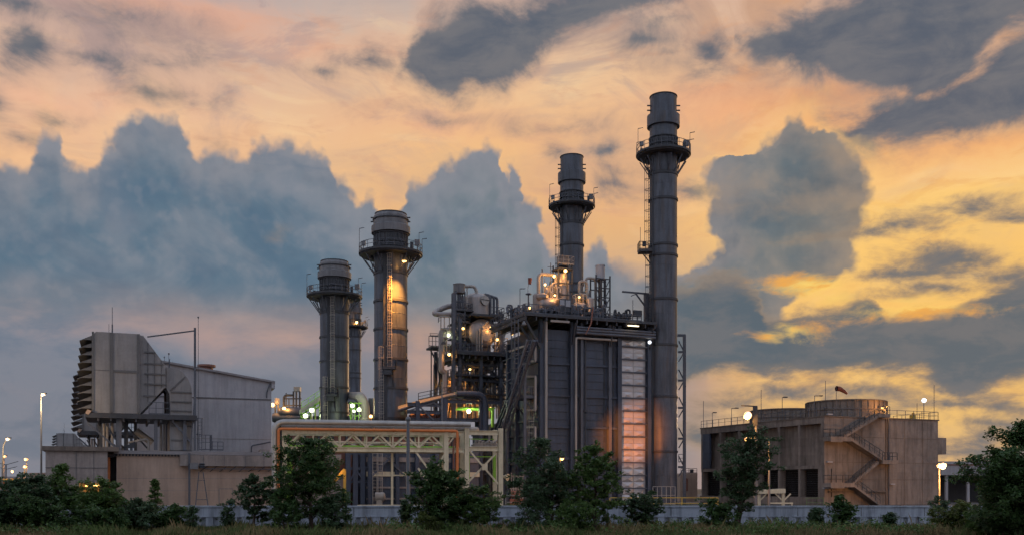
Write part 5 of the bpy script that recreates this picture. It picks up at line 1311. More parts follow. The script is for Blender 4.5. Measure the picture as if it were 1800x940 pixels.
solo('flash_tank', mb, M['vessel'], 'pair of small joined pale tanks at the middle of the boiler roof', 'tank', fr=H)
# sign box on post, aerial
bx_ = thing('roof_cabinet', 'small square cabinet on a post near the roof jib', 'cabinet', fr=H)
a = roof(1121, 553, .5); mb = MB(); mb.box(a.x - .65, a.x + .65, .4, .9, roof(1121, 556, .5).z, roof(1121, 545, .5).z); part('box', mb, M['dark'], bx_)
mb = MB(); mb.bar((a.x, .6, RZ), (a.x, .6, a.z - .2), .16); mb.bar((a.x - .75, .6, RZ), (a.x - .75, .6, roof(1115, 527, .5).z), .07); part('post', mb, M['steel'], bx_)
jb = thing('jib_crane', 'steel jib crane with a long arm at the right end of the boiler roof', 'jib crane', fr=H)
LY = 1.5; x = roof(1136.5, 540, LY).x; zt = roof(1136, 517, LY).z
mb = MB(); mb.box(x - .32, x + .32, LY - .32, LY + .32, RZ, zt); part('post', mb, M['steel'], jb)
a = roof(1094, 514, LY); mb = MB(); mb.bar((a.x, LY, zt + .1), (x + .3, LY, zt + .1), .26, .22); part('arm', mb, M['steel'], jb)
b = roof(1118, 519, LY); mb = MB(); mb.bar((b.x, LY, zt - .05), (x - .3, LY, roof(1134, 537, LY).z), .18); part('strut', mb, M['steel'], jb)
mb = MB(); mb.pipe([(b.x, LY, zt - .1), (b.x - .6, LY, zt - .3), (b.x - .8, LY, zt - .45)], .07, 6); part('lamp_arm', mb, M['steel'], jb)

# ------------------------------------------------------------------ drum tower: open steel structure left of the boiler
Dt = Fr(X(806, 150), 150, 22)
dt = thing('drum_tower', 'open steel process tower carrying two drums left of the boiler', 'process tower', fr=Dt)
def tx(px, ly=0): return Dt.lx(px, ly)
def tz(py, px, ly=0): return Dt.z(py, Dt.lx(px, ly), ly)
zp = tz(618, 808)
xr = tx(897)
cols = [(808, 0, 560), (845, 0, 620), (880, 0, 548), (797, 0, 515), (812, 8, 520), (838, 8, 530), (878, 8, 548), (775, 6, 640), (766, 9, 618)]
for px, ly, top in cols:
    mb = MB(); x = tx(px, ly); mb.ibeam((x, ly, 0), (x, ly, tz(top, px, ly)), .5, .5, .08); part('column', mb, M['casing'] if ly else M['steel'], dt)
mb = MB(); mb.box(tx(798), xr, -1.2, 10, zp - .5, zp); main = part('main_deck', mb, M['dark'], dt)
mb = MB()
for k_ in range(10): x = tx(800) + (xr - tx(800)) * k_ / 9; mb.box(x - .1, x + .1, -1.0, 9.8, zp - 1.1, zp - .503)
part('deck_beam', mb, M['dark'], main)
mb = MB(); mb.railing([(tx(798) + .1, 9, zp), (tx(798) + .1, -1.1, zp), (xr, -1.1, zp)], 1.2, 1.0); part('railing', mb, M['steel'], main)
zu = tz(551, 830)
mb = MB(); mb.box(tx(826), tx(884), -.6, 9, zu - .35, zu); up = part('upper_deck', mb, M['dark'], dt)
mb = MB(); mb.railing([(tx(860), -.5, zu), (tx(884), -.5, zu), (tx(884), 8, zu)], 1.2, 1.0); part('railing', mb, M['steel'], up)
for py, ly in ((640, 0), (668, 0), (700, 0), (660, 8), (690, 8), (560, 8)):
    mb = MB(); z = tz(py, 840, ly); mb.ibeam((tx(800, ly), ly, z), (tx(890, ly), ly, z), .3, .42); part('beam', mb, M['dark'], dt)
for a, b, ly in (((808, 622), (845, 700), 0), ((880, 622), (845, 700), 0), ((830, 555), (812, 600), 8), ((836, 556), (856, 552), 8), ((880, 560), (862, 590), 8), ((850, 640), (890, 676), .3), ((797, 560), (812, 615), 0), ((812, 720), (838, 660), 8), ((878, 720), (838, 660), 8)):
    mb = MB(); mb.bar((tx(a[0], ly), ly, tz(a[1], a[0], ly)), (tx(b[0], ly), ly, tz(b[1], b[0], ly)), .2); part('brace', mb, M['dark'], dt)
for (px0, py0, px1, py1) in ((768, 618, 778, 735), (778, 640, 766, 700)):
    mb = MB(); mb.bar((tx(px0, 6), 6, tz(py0, px0, 6)), (tx(px1, 6), 6, tz(py1, px1, 6)), .18); part('brace', mb, M['steel'], dt)
# small caged platform on the left
zs = tz(612, 766, 7)
mb = MB(); mb.box(tx(754, 6), tx(778, 6), 5, 7.5, zs - .3, zs); sp = part('side_platform', mb, M['dark'], dt)
mb = MB(); mb.railing([(tx(778, 5), 5, zs), (tx(754, 5), 5, zs), (tx(754, 7.5), 7.5, zs)], 1.6, .6); mb.railing([(tx(756, 5), 5.0, zs + 1.6), (tx(770, 5), 5.0, zs + 1.6)], .5, .9, .03); part('railing', mb, M['steel'], sp)
mb = MB(); mb.bar((tx(756, 6), 6, zs - .3), (tx(768, 6), 6, zs - 2.4), .2); part('bracket', mb, M['steel'], sp)
mb = MB(); x = tx(758, 5.5); mb.bar((x, 5.5, 0), (x, 5.5, zs), .16); x = tx(763, 5.5); mb.bar((x, 5.5, tz(735, 763, 5.5)), (x, 5.5, tz(640, 763, 5.5)), .2); part('prop', mb, M['steel'], dt)
# stair on the right of the tower
a = (tx(872, 1), 1.5, zp); b = (tx(893, 1), 1.5, tz(566, 893, 1))
mb = MB(); mb.stair(a, b, (0, 1, 0), 2.2, 14); mb.bar(Vector(a) + Vector((0, -1.1, 1.1)), Vector(b) + Vector((0, -1.1, 1.1)), .08); part('stair', mb, M['pale'], dt)
for a, b in (((812, 596), (824, 640)), ((790, 650), (806, 690))):
    mb = MB(); mb.ladder((tx(a[0], 1), 1, tz(b[1] + 30, a[0], 1)), (tx(a[0], 1), 1, tz(a[1], a[0], 1)), (0, -1, 0), .55, False); part('ladder', mb, M['steel'], dt)
# drums
dr1 = thing('lower_drum', 'large pale horizontal drum end with an orange lamp glare on the tower', 'drum', fr=Dt)
LY = 1.0; x = tx(848, LY); z = tz(585, 848, LY); rr = 2.25
ax = Vector((.0, -1, 0))
mb = MB(); mb.cyl((x, LY, z), (x + .2, LY + 8, z), rr, n=40, cap=False); mb.dish((x, LY, z), ax, rr, .85, 40, 8); part('shell', mb, M['vessel'], dr1)
mb = MB(); mb.cyl((x + .25, LY - .9, z - .55), (x + .25, LY - .60, z - .55), .72, n=24); mh = part('manhole', mb, M['vessel'], dr1)
mb = MB(); mb.cyl((x + .25, LY - .96, z - .55), (x + .25, LY - .90, z - .55), .8, n=24); part('manhole_flange', mb, M['galv'], mh)
mb = MB(); zf = z - 2.6
for k_, (dx_, zt_) in enumerate(((-1.35, .1), (-.95, .45), (-.5, .8))):
    mb.pipe([(x + dx_, LY - 1.15, zp), (x + dx_, LY - 1.15, z + zt_), (x + dx_ + 1.0, LY - 1.15, z + zt_ + .9), (x + dx_ + 1.0, LY - .5, z + zt_ + .9)], .13, 8, .3)
part('gauge_pipe', mb, M['pale'], dr1)
for l in (1.5, 7): mb = MB(); mb.box(x - 1.6, x + 1.6, l, l + .4, zp, z - 1.6); part('saddle', mb, M['steel'], dr1)
p = Vector((x + .75, LY - 1.9, z + .75)); mb = MB(); mb.dish(p, (0, 0, -1), .2, .2, 12, 4); part('lamp', mb, M['lamp_sodium'], dr1)
mb = MB(); mb.pipe([p + Vector((0, 0, .1)), p + Vector((0, .1, .6)), p + Vector((0, 1.2, .8))], .05, 6); part('lamp_arm', mb, M['steel'], dr1)
o = lampl((0, 0, 0), SODIUM, 95, .15); o.parent = dr1; o.location = p + Vector((0, .30, -.30))
dr2 = thing('upper_drum', 'domed grey deaerator drum with round manhole on top of the tower', 'drum', fr=Dt)
LY = 4.0; x = tx(838, LY); z0 = zu; z1 = tz(526, 838, LY); rr = 2.0
mb = MB(); mb.cyl((x, LY, z0), (x, LY, z1), rr, n=36, cap=False); mb.dish((x, LY, z1), (0, 0, 1), rr, 1.0, 36, 7); part('shell', mb, M['vessel'], dr2)
mb = MB(); a = Vector((.28, -.95, 0)).normalized(); c_ = Vector((x, LY, tz(531, 840, LY))) + a * (rr - .1); mb.cyl(c_, c_ + a * .4, .78, n=24); mh = part('manhole', mb, M['galv'], dr2)
mb = MB(); mb.bar(c_ + a * .43 + Vector((-.75, -.2, .05)), c_ + a * .43 + Vector((.75, .2, .05)), .1); part('davit', mb, M['dark'], mh)
mb = MB()
for k_ in range(3): px = 862 + k_ * 6; mb.pipe([(tx(px, 3), 3, zu), (tx(px, 3), 3, tz(519 + k_ * 2, px, 3)), (tx(px - 10, 3), 3, tz(518 + k_ * 2, px, 3))], .22, 10)
mb.cyl((tx(858, 3), 3, tz(530, 858, 3)), (tx(858, 3), 3, tz(519, 858, 3)), .38, n=12)
part('side_pipe', mb, M['steel'], dr2)
mb = MB(); LY = 3; mb.pipe([(tx(817, LY), LY, tz(503, 817, LY)), (tx(833, LY), LY, tz(503, 833, LY)), (tx(837, LY), LY, tz(509, 837, LY)), (tx(838, LY), LY, tz(522, 838, LY))], .26, 12); mb.bar((tx(821, LY), LY, tz(503, 821, LY)), (tx(821, LY), LY, tz(545, 821, LY)), .14); part('vent_pipe', mb, M['pale'], dr2)
sl2 = thing('vent_silencer', 'grey drum-shaped vent silencer at the top left of the process tower', 'silencer', fr=Dt)
LY = 2.0; x = tx(807, LY); z0, z1 = tz(513, 807, LY), tz(500, 807, LY)
mb = MB(); mb.cyl((x, LY, z0 - .2), (x, LY, z1), .92, n=24); mb.lathe((x, LY, 0), [(.96, z1 - .08), (.96, z1 + .06), (.5, z1 + .14), (0, z1 + .16)], 24); part('body', mb, M['crown'], sl2)
mb = MB()
for dx_ in (-.75, .75):
    for dy_ in (-.6, .6): mb.bar((x + dx_, LY + dy_, zp), (x + dx_, LY + dy_, z0), .2)
for py in (530, 552, 575, 598): z = tz(py, 807, LY); mb.bar((x - .75, LY - .6, z), (x + .75, LY - .6, z), .16); mb.bar((x - .75, LY - .6, z), (x + .75, LY - .6, z - 1.7), .1)
mb.cyl((x, LY, zp), (x, LY, z0), .34, n=10)
part('leg_frame', mb, M['steel'], sl2)
# big looped pipes
mb = MB(); LY = 4
mb.pipe([(tx(832, LY), LY, tz(536, 832, LY)), (tx(787, LY), LY, tz(537, 787, LY)), (tx(763, LY), LY, tz(549, 763, LY)), (tx(766, 2), 2, tz(552, 766, 2)), (tx(803, 2), 2, tz(553, 803, 2)), (tx(806, 2), 2, tz(575, 806, 2))], .42, 14, 1.0)
solo('looped_pipe', mb, M['vessel'], 'fat pale pipe looping out from the upper left of the process tower', 'pipe', fr=Dt)
mb = MB(); LY = 1.5
mb.pipe([(tx(806, LY), LY, tz(580, 806, LY)), (tx(788, LY), LY, tz(580, 788, LY)), (tx(776, LY), LY, tz(581, 776, LY)), (tx(776, LY), LY, tz(651, 776, LY)), (tx(783, LY), LY, tz(655, 783, LY)), (tx(783, LY), LY, 0)], .46, 16, 1.3)
solo('riser_pipe', mb, M['vessel'], 'thick pale riser pipe bending down the left side of the process tower', 'pipe', fr=Dt)
mb = MB(); LY = 3; mb.pipe([(tx(809, LY), LY, tz(537, 809, LY)), (tx(811, LY), LY, tz(540, 811, LY)), (tx(811, LY), LY, tz(572, 811, LY))], .5, 14); mb.cyl((tx(811, LY), LY, tz(552, 811)), (tx(811, LY), LY, tz(556, 811)), .62, n=14)
mb.pipe([(tx(790, 1), 1, tz(556, 790, 1)), (tx(771, 1), 1, tz(556, 771, 1)), (tx(771, 1), 1, tz(566, 771, 1))], .12, 8)
for px in (775, 781, 790): mb.pipe([(tx(px, 1), 1, tz(556, px, 1)), (tx(px, 1), 1, tz(582, px, 1))], .08, 6)
solo('drop_pipe', mb, M['pale'], 'short pale drop pipe and hangers between silencer and lower drum', 'pipe', fr=Dt)
# pipework under the main deck
for k_, (pts, r_, m_, lb) in enumerate((
    (((846, 640), (846, 652), (868, 652), (870, 690)), .34, 'vessel', 'pale S-bend pipe hanging under the drum deck'),
    (((830, 632), (832, 660), (832, 735)), .26, 'pale', 'straight pale downpipe under the drum deck, left of the S-bend'),
    (((878, 630), (880, 660), (880, 720)), .36, 'vessel', 'thick pale downpipe at the right under the drum deck'),
    (((822, 628), (822, 735)), .16, 'pale', 'slim pale downpipe near the orange-lit bay'),
    (((856, 735), (856, 700), (866, 690), (880, 700)), .30, 'vessel', 'bent pale pipe low under the right end of the drum deck'),
    (((826, 672), (850, 672), (862, 680)), .2, 'steel', 'short level grey pipe across the middle under the drum deck'))):
    mb = MB(); ly = 2.2 + k_ * .9; mb.pipe([(tx(a, ly), ly, tz(b, a, ly)) for a, b in pts], r_, 12, 1.0); solo('process_pipe', mb, M[m_], lb, 'pipe', fr=Dt, group='pipes under the drum deck')
r3 = random.Random(8)
tv = thing('tower_valve_skid', 'crowded valve skid under the drum deck of the process tower', 'valve skid', fr=Dt)
for i in range(80):
    mb = MB(); mv = MB(); px = r3.uniform(800, 890); ly = r3.uniform(.5, 8); py = r3.uniform(640, 725); a = (tx(px, ly), ly, tz(py, px, ly)); L = r3.uniform(1, 3.2); d = r3.choice([(1, 0, 0), (0, 0, 1), (0, 0, 1), (-1, 0, 0)])
    b = Vector(a) + Vector(d) * L
    mb.pipe([a, b, b + Vector((0, r3.uniform(-.8, .8), -r3.uniform(.4, 1.4)))], r3.uniform(.06, .16), 7, .2)
    part('pipe', mb, M['pale'], tv)
    if i % 2 == 0: mv.cyl(Vector(a) - Vector((0, .25, 0)), Vector(a) + Vector((0, .25, 0)), r3.uniform(.2, .42), n=10); part('valve', mv, M['steel'], tv)
mb = MB(); mb.cyl((tx(845, 6), 6, tz(735, 845, 6)), (tx(845, 6), 6, tz(690, 845, 6)), 1.7, n=22); mb.dish((tx(845, 6), 6, tz(690, 845, 6)), (0, 0, 1), 1.7, .8, 22, 5); part('vessel', mb, M['vessel'], tv)
rk2 = thing('riser_bank', 'dense bank of thin vertical risers and railings inside the process tower', 'pipe bank', fr=Dt)
for k_ in range(34):
    px = 798 + k_ * 2.9 + r3.uniform(-1.2, 1.2); ly = r3.uniform(.6, 7.5); a_ = r3.choice([735, 700, 735]); b_ = r3.choice([622, 600, 580, 640, 660])
    if b_ < 618 and 826 < px < 872: b_ = 640
    mb = MB(); mb.pipe([(tx(px, ly), ly, tz(a_, px, ly)), (tx(px, ly), ly, tz(b_, px, ly))], r3.uniform(.06, .17), 7); part('riser', mb, M[r3.choice(['dark', 'steel', 'pale', 'casing'])], rk2)
for py in (660, 692):
    z = tz(py, 840, 0); mb = MB(); mb.box(tx(800), tx(890), -.4, 7, z - .12, z); part('grating', mb, M['dark'], rk2)
    mb = MB(); mb.railing([(tx(800), 6, z), (tx(800), -.4, z), (tx(890), -.4, z)], 1.1, .9); part('railing', mb, M['dark'], rk2)
for px0, px1, py in ((797, 822, 592), (797, 826, 566), (858, 892, 570), (800, 830, 545)):
    z = tz(py, px0, 2); mb = MB(); mb.box(tx(px0, 2), tx(px1, 2), 1.2, 5, z - .15, z); part('grating', mb, M['dark'], rk2)
    mb = MB(); mb.railing([(tx(px0, 1.2), 1.2, z), (tx(px1, 1.2), 1.2, z), (tx(px1, 1.2), 5, z)], 1.1, .8); part('railing', mb, M['steel'], rk2)
# small clutter up on the decks
tc_ = thing('deck_valve_skid', 'cluster of valves and gauges on the drum deck beside the lower drum', 'valve skid', fr=Dt)
for i in range(48):
    mb = MB(); mv = MB(); px = r3.choice([r3.uniform(800, 822), r3.uniform(866, 893), r3.uniform(778, 800)]); ly = r3.uniform(0, 6); h = r3.uniform(.8, 4.2); x = tx(px, ly)
    mb.pipe([(x, ly, zp), (x, ly, zp + h), (x + r3.uniform(-.9, .9), ly, zp + h), ], r3.uniform(.06, .15), 7, .2); mv.cyl((x, ly - .2, zp + h * .6), (x, ly + .2, zp + h * .6), r3.uniform(.18, .36), n=10)
    part('pipe', mb, M['pale'], tc_); part('valve', mv, M['steel'], tc_)
# boiler back wall and lit bay
bw = thing('lit_bay_panels', 'pale panels glowing orange in the lower left bay of the process tower', 'panels', fr=Dt)
mb = MB()
for px0, px1, py0, py1 in ((787, 800, 664, 735), (803, 812, 652, 735), (818, 846, 668, 735)): mb.box(tx(px0, 7), tx(px1, 7), 7, 7.3, tz(py1, px0, 7), tz(py0, px0, 7))
part('panel', mb, M['beige'], bw)
mb = MB()
for py in (676, 700, 718): mb.bar((tx(784, 6), 6, tz(py, 784, 6)), (tx(846, 6), 6, tz(py, 846, 6)), .2)
mb.bar((tx(788, 5.6), 5.6, tz(735, 788, 5.6)), (tx(796, 5.6), 5.6, tz(676, 796, 5.6)), .22); mb.bar((tx(803, 5.6), 5.6, tz(735, 803, 5.6)), (tx(796, 5.6), 5.6, tz(676, 796, 5.6)), .22)
part('bay_frame', mb, M['dark'], bw)
mb = MB(); p = Vector((tx(800, 5), 5, tz(663, 800, 5))); mb.ball(p, .2, 8); p2 = Vector((tx(838, 4), 4, tz(700, 838, 4))); mb.ball(p2, .14, 8); part('lamp', mb, M['lamp_sodium'], bw)
for pp_, w in ((p + Vector((0, -.3, -.7)), 520), (p + Vector((.6, .9, -4)), 420), (p2, 200)): o = lampl((0, 0, 0), SODIUM, w, .25); o.parent = bw; o.location = pp_
def tlamp(px, py, ly, m, col, w, label, r_=.24):
    t = thing('bulkhead_lamp', label, 'lamp', fr=Dt)
    p = Vector((tx(px, ly), ly, tz(py, px, ly))); mb = MB(); mb.dish(p, (0, -.5, -1), r_, r_, 12, 4); mb.dish(p, (0, .5, 1), r_ * .9, r_ * .5, 12, 4); part('glass', mb, m, t)
    mb = MB(); mb.bar(p + Vector((0, .2, r_ * .6)), p + Vector((0, .3, 1.4)), .07); part('bracket', mb, M['steel'], t)
    o = lampl((0, 0, 0), col, w, .25); o.parent = t; o.location = p + Vector((0, -.5, -.4))
tlamp(788, 588, 1.2, M['lamp_green'], HALIDE, 35, 'greenish lit lamp inside the riser pipe bend of the tower', .32)
tlamp(814, 576.5, 1.0, M['lamp_sodium'], AMBER, 50, 'yellow lit lamp just left of the lower drum')
tlamp(789.5, 622, 0.5, M['lamp_sodium'], SODIUM, 90, 'orange lit lamp at the left end of the drum deck', .28)
tlamp(874, 596, .2, M['lamp_sodium'], SODIUM, 60, 'orange lit lamp just right of the lower drum')
tlamp(900, 586, 3, M['lamp_sodium'], SODIUM, 60, 'orange lit lamp under the left corner of the boiler roof')

tlamp(826, 648, .5, M['lamp_sodium'], SODIUM, 45, 'added orange lit lamp under the drum deck, left of the S-bend pipe', .2)  # lamp added for warm glow under the deck
tlamp(862, 716, 1.5, M['lamp_sodium'], SODIUM, 70, 'added orange lit lamp low in the tower near the valve skid', .2)  # lamp added for warm glow low in the tower
tlamp(812, 716, 2.5, M['lamp_sodium'], SODIUM, 160, 'added orange lit lamp low in the glowing bay of the tower', .2)  # lamp added to strengthen the bay's glow
for px_, py_, ly_, lb_ in ((1033, 541, 2.0, 'added small orange lamp by the joined tanks on the boiler roof'), (1018, 522, 3.0, 'added small orange lamp among valves right of the vent column'), (931, 541, 3.0, 'added small orange lamp among valves at the left corner of the boiler roof'), (958, 500, 3.5, 'added small orange lamp inside the square pipe loop')):  # lamps added for warm glow on the roof, no known fittings
    t = thing('bulkhead_lamp', lb_, 'lamp', fr=H)
    p = H.pt(px_, py_, ly_); mb = MB(); mb.ball(p, .17, 10); part('glass', mb, M['lamp_sodium'], t); mb = MB(); mb.bar(p + Vector((0, .1, .1)), p + Vector((0, .15, .9)), .06); part('bracket', mb, M['steel'], t)
    o = lampl((0, 0, 0), SODIUM, 38, .2); o.parent = t; o.location = p + Vector((0, -.5, -.3))

# ------------------------------------------------------------------ blue pipe bridge in front of the tower
Bq = Fr(X(715, 136), 136, 18)
bq = thing('blue_pipe_bridge', 'dark blue steel pipe bridge between the stacks and the boiler', 'pipe bridge', fr=Bq)
def bx2(px, ly=0): return Bq.lx(px, ly)
def bz(py, px, ly=0): return Bq.z(py, Bq.lx(px, ly), ly)
for px, top in ((734, 704), (777.5, 700), (845, 706), (783, 700)):
    for ly in (0, 5): mb = MB(); x = bx2(px, ly); mb.ibeam((x, ly, 0), (x, ly, bz(top, px, ly)), .5, .45, .08); part('column', mb, M['casing'], bq)
for py, a, b in ((705, 777, 880), (737, 780, 850), (712, 716, 777), (725, 716, 777), (738, 716, 777)):
    for ly in (0, 5): mb = MB(); mb.ibeam((bx2(a, ly), ly, bz(py, 800, ly)), (bx2(b, ly), ly, bz(py, 800, ly)), .35, .5); part('beam', mb, M['casing'], bq)
for a, b in (((716, 722), (762, 707)), ((762, 707), (778, 719)), ((735, 712), (762, 738))):
    mb = MB(); mb.bar((bx2(a[0]), -.1, bz(a[1], a[0])), (bx2(b[0]), -.1, bz(b[1], b[0])), .2); part('brace', mb, M['steel'], bq)
mb = MB()
for k_ in range(5):
    ly = .6 + k_ * .8; z0 = bz(713 - k_, 716, ly); mb.pipe([(bx2(700, ly), ly, z0 - .6), (bx2(735, ly), ly, z0 + .3), (bx2(798, ly), ly, bz(694 - k_, 798, ly)), (bx2(815, ly), ly, bz(696, 815, ly))], .24, 8)
part('pipe_run', mb, M['steel'], bq)
mb = MB(); mb.railing([(bx2(735, 0), -.2, bz(703, 735)), (bx2(796, 0), -.2, bz(690, 796))], 1.0, 1.6); part('railing', mb, M['dark'], bq)
mb = MB()
for k_ in range(6): px = 722 + k_ * 9; mb.cyl((bx2(px, 2), 2, bz(733, px, 2)), (bx2(px + 7, 2), 2, bz(731, px, 2)), .5 + .2 * (k_ % 2), n=12)
mb.box(bx2(722, 3), bx2(772, 3), 3, 4.5, bz(742, 740, 3), bz(728, 740, 3)); part('pipe_spool', mb, M['redbrown'], bq)
mb = MB(); mb.pipe([(bx2(800), -.7, bz(692, 800)), (bx2(851), -.7, bz(693, 851)), (bx2(851), -.7, bz(760, 851))], .42, 14, 1.6); solo('bend_pipe', mb, M['casing'], 'thick blue-grey pipe bending down at the right end of the blue bridge', 'pipe', fr=Bq)
mb = MB()
for px, py in ((823, 718), (848, 719)): pass
gz = thing('bridge_lamp', 'green-white lit lamp with small starburst under the blue pipe bridge', 'lamp', fr=Bq)
p = Vector((bx2(824, 3), 3, bz(722, 824, 3))); mb = MB(); mb.dish(p, (0, -1, -.3), .34, .26, 12, 4); mb.dish(p, (0, 1, .3), .3, .2, 12, 4); part('glass', mb, M['lamp_green'], gz)
mb = MB(); mb.bar(p + Vector((0, .1, .2)), p + Vector((0, .2, 1.7)), .08); part('stalk', mb, M['steel'], gz)
o = lampl((0, 0, 0), HALIDE, 260, .25); o.parent = gz; o.location = p + Vector((0, -.6, -.2))
gz = thing('bridge_lamp', 'smaller yellow-green lit lamp right of the green-white one under the bridge', 'lamp', fr=Bq)
p = Vector((bx2(845.5, 3), 3, bz(717, 845, 3))); mb = MB(); mb.ball(p, .22, 10); part('glass', mb, M['lamp_green'], gz)
mb = MB(); mb.bar(p + Vector((0, .1, .1)), p + Vector((0, .2, 1.2)), .08); part('stalk', mb, M['steel'], gz)
o = lampl((0, 0, 0), HALIDE, 90, .2); o.parent = gz; o.location = p + Vector((0, -.5, -.2))
lg = MB()
for k_ in range(4): lg.bar((bx2(812), 2.2 + k_ * .5, bz(713 + k_, 812)), (bx2(872, 2), 2.2 + k_ * .5, bz(714 + k_, 872)), .12)
lg.cyl((bx2(866, 2), 2, bz(750, 866, 2)), (bx2(866, 2), 2, bz(720, 866, 2)), .24, n=10)
solo('green_pipe', lg, M['green'], 'thin green-lit pipes under the blue pipe bridge', 'pipe', fr=Bq)  # green lamp light put into the pipe colour
# ------------------------------------------------------------------ concrete cooling tower block on the right
C = Fr(X(1450, 138), 138, 23)
ct = thing('cooling_tower', 'large weathered concrete cooling tower block with bays and louvre openings', 'cooling tower', fr=C)
Lx = C.lx(1649); Ly = C.ly(1233)
zt = C.z(731, 0)
zo = C.z(822, 0); zcurb = C.z(873, 0)
mb = MB(); mb.box(1.3, Lx, .02, Ly, 0, zt - .05); core = part('end_wall', mb, M['conc'], ct)
# left flank: recessed panels, columns, beams
mb = MB(); mb.box(.95, 1.297, .3, Ly, zo + .3, zt - .9); part('bay_panel', mb, M['conc'], ct)
mb = MB(); mb.box(-.12, 1.297, -.02, Ly + .1, zt - .95, zt - .05); part('top_beam', mb, M['conc'], ct)
mb = MB(); mb.box(-.05, 1.297, .0, Ly, zo - .05, zo + .45); part('middle_beam', mb, M['conc'], ct)
mb = MB(); mb.box(-.25, 1.297, .0, Ly, 0, zcurb); part('kerb_wall', mb, M['conc'], ct)
mb = MB(); mb.box(1.1, 1.29, .6, Ly - .2, zcurb + .01, zo - .06); part('opening_shade_sheet', mb, M['black'], ct)  # black sheet stands for the shade inside the openings
ysc = [0.0] + [C.ly(px, 0) for px in (1407, 1371, 1333.5, 1301, 1268)] + [Ly - .5]
for i, y in enumerate(ysc):
    mb = MB(); mb.box(-.10, 1.29, y, y + (.75 if i == 0 else .45), zo + .455, zt - .955); part('pilaster', mb, M['conc'], ct)
    mb = MB(); mb.box(-.04, 1.095, y, y + (1.4 if i == 0 else .42), zcurb + .002, zo - .055); part('opening_post', mb, M['conc'], ct)
mb = MB(); mb.box(-.13, .25, Ly - 2.6, Ly - .55, zo + .5, zt - 1.0); part('slot_panel', mb, M['casing'], ct)
# louvre blades
mb = MB()
z = zcurb + .3
while z < zo - .2:
    mb.box(.80, 1.05, .8, Ly - .4, z, z + .05); z += .33
part('louvre_blade', mb, M['dark'], ct)
# end wall joints and formwork lines
mb = MB()
for px in (1557,): x = C.lx(px); mb.box(x - .07, x + .07, -.10, .017, 0, zt - .1)
for py in (768, 812, 842): mb.box(.6, Lx, -.02, .017, C.z(py, 8) - .03, C.z(py, 8) + .03)
for px in (1482, 1515, 1590, 1622): x = C.lx(px); mb.box(x - .03, x + .03, -.012, .017, 0, zt - .1)
part('wall_joint', mb, M['conc_dk'], ct)
mb = MB(); zz = C.z(863, 4); mb.box(.5, C.lx(1556), -.35, .016, zz - .12, zz + .12); part('wall_pipe', mb, M['conc_dk'], ct)
mb = MB(); x = C.lx(1561); mb.cyl((x, -.12, 0), (x, -.12, zt), .11, n=8); part('downpipe', mb, M['steel'], ct)
mb = MB(); mb.box(-.2, Lx + .15, -.12, Ly + .2, zt - .046, zt + .12); roofp = part('roof_slab', mb, M['conc_dk'], ct)
# side box on the right end
mb = MB(); x1 = C.lx(1668); mb.box(Lx + .004, x1, .5, 5, C.z(797, Lx), C.z(768, Lx)); part('side_box', mb, M['conc'], ct)
# railings
mb = MB(); zr_ = zt + .125
mb.railing([(-.05, Ly, zr_), (-.05, 0, zr_), (C.lx(1556), 0, zr_)], 1.15, 1.7, .03, toe=False); mb.railing([(C.lx(1562), 0, zr_), (Lx, 0, zr_), (Lx, 9, zr_)], 1.15, 1.7, .03, toe=False); part('railing', mb, M['steel'], roofp)
# fan stacks
def fan(px, rpx, pyt, label, ly):
    x = C.lx(px, ly); Yc = C.Y(x, ly); r_ = rpx / FPX * Yc; zf = Z(pyt, Yc - r_)
    t = thing('fan_stack', label, 'fan stack', fr=C, group='round fan stacks on the cooling tower')
    mb = MB(); mb.lathe((x, ly, 0), [(r_ * .985, zr_), (r_ * .975, zf - .4), (r_ * .985, zf), (r_ * .94, zf), (r_ * .93, zr_ + .3)], 64); sh_ = part('shell', mb, M['conc'], t)
    mb = MB()
    for i in range(36):
        a = 2 * math.pi * i / 36; p = Vector((x + math.cos(a) * r_ * .99, ly + math.sin(a) * r_ * .99, zr_)); mb.bar(p, p + Vector((0, 0, zf - zr_ - .1)), .09)
    for z in (zr_ + .1, (zr_ + zf) / 2, zf - .12): mb.lathe((x, ly, 0), [(r_ * .975, z - .06), (r_ * 1.0, z - .06), (r_ * 1.0, z + .06), (r_ * .975, z + .06)], 64)
    part('hoop_rib', mb, M['conc_dk'], sh_)
    mb = MB(); mb.cyl((x, ly, zr_), (x, ly, zf - 1.2), .7, n=16)
    for i in range(6):
        a = math.pi * 2 * i / 6 + .3; e = Vector((math.cos(a), math.sin(a), 0)); mb.bar(Vector((x, ly, zf - 1.4)) + e * .6, Vector((x, ly, zf - 1.4)) + e * r_ * .88, .7, .08)
    part('fan_rotor', mb, M['dark'], t)
fan(1487, 69, 700, 'nearer taller round concrete fan stack beside the stair head', 7.8)
fan(1379, 60, 716, 'farther round fan stack half hidden by the nearer one', 24.5)
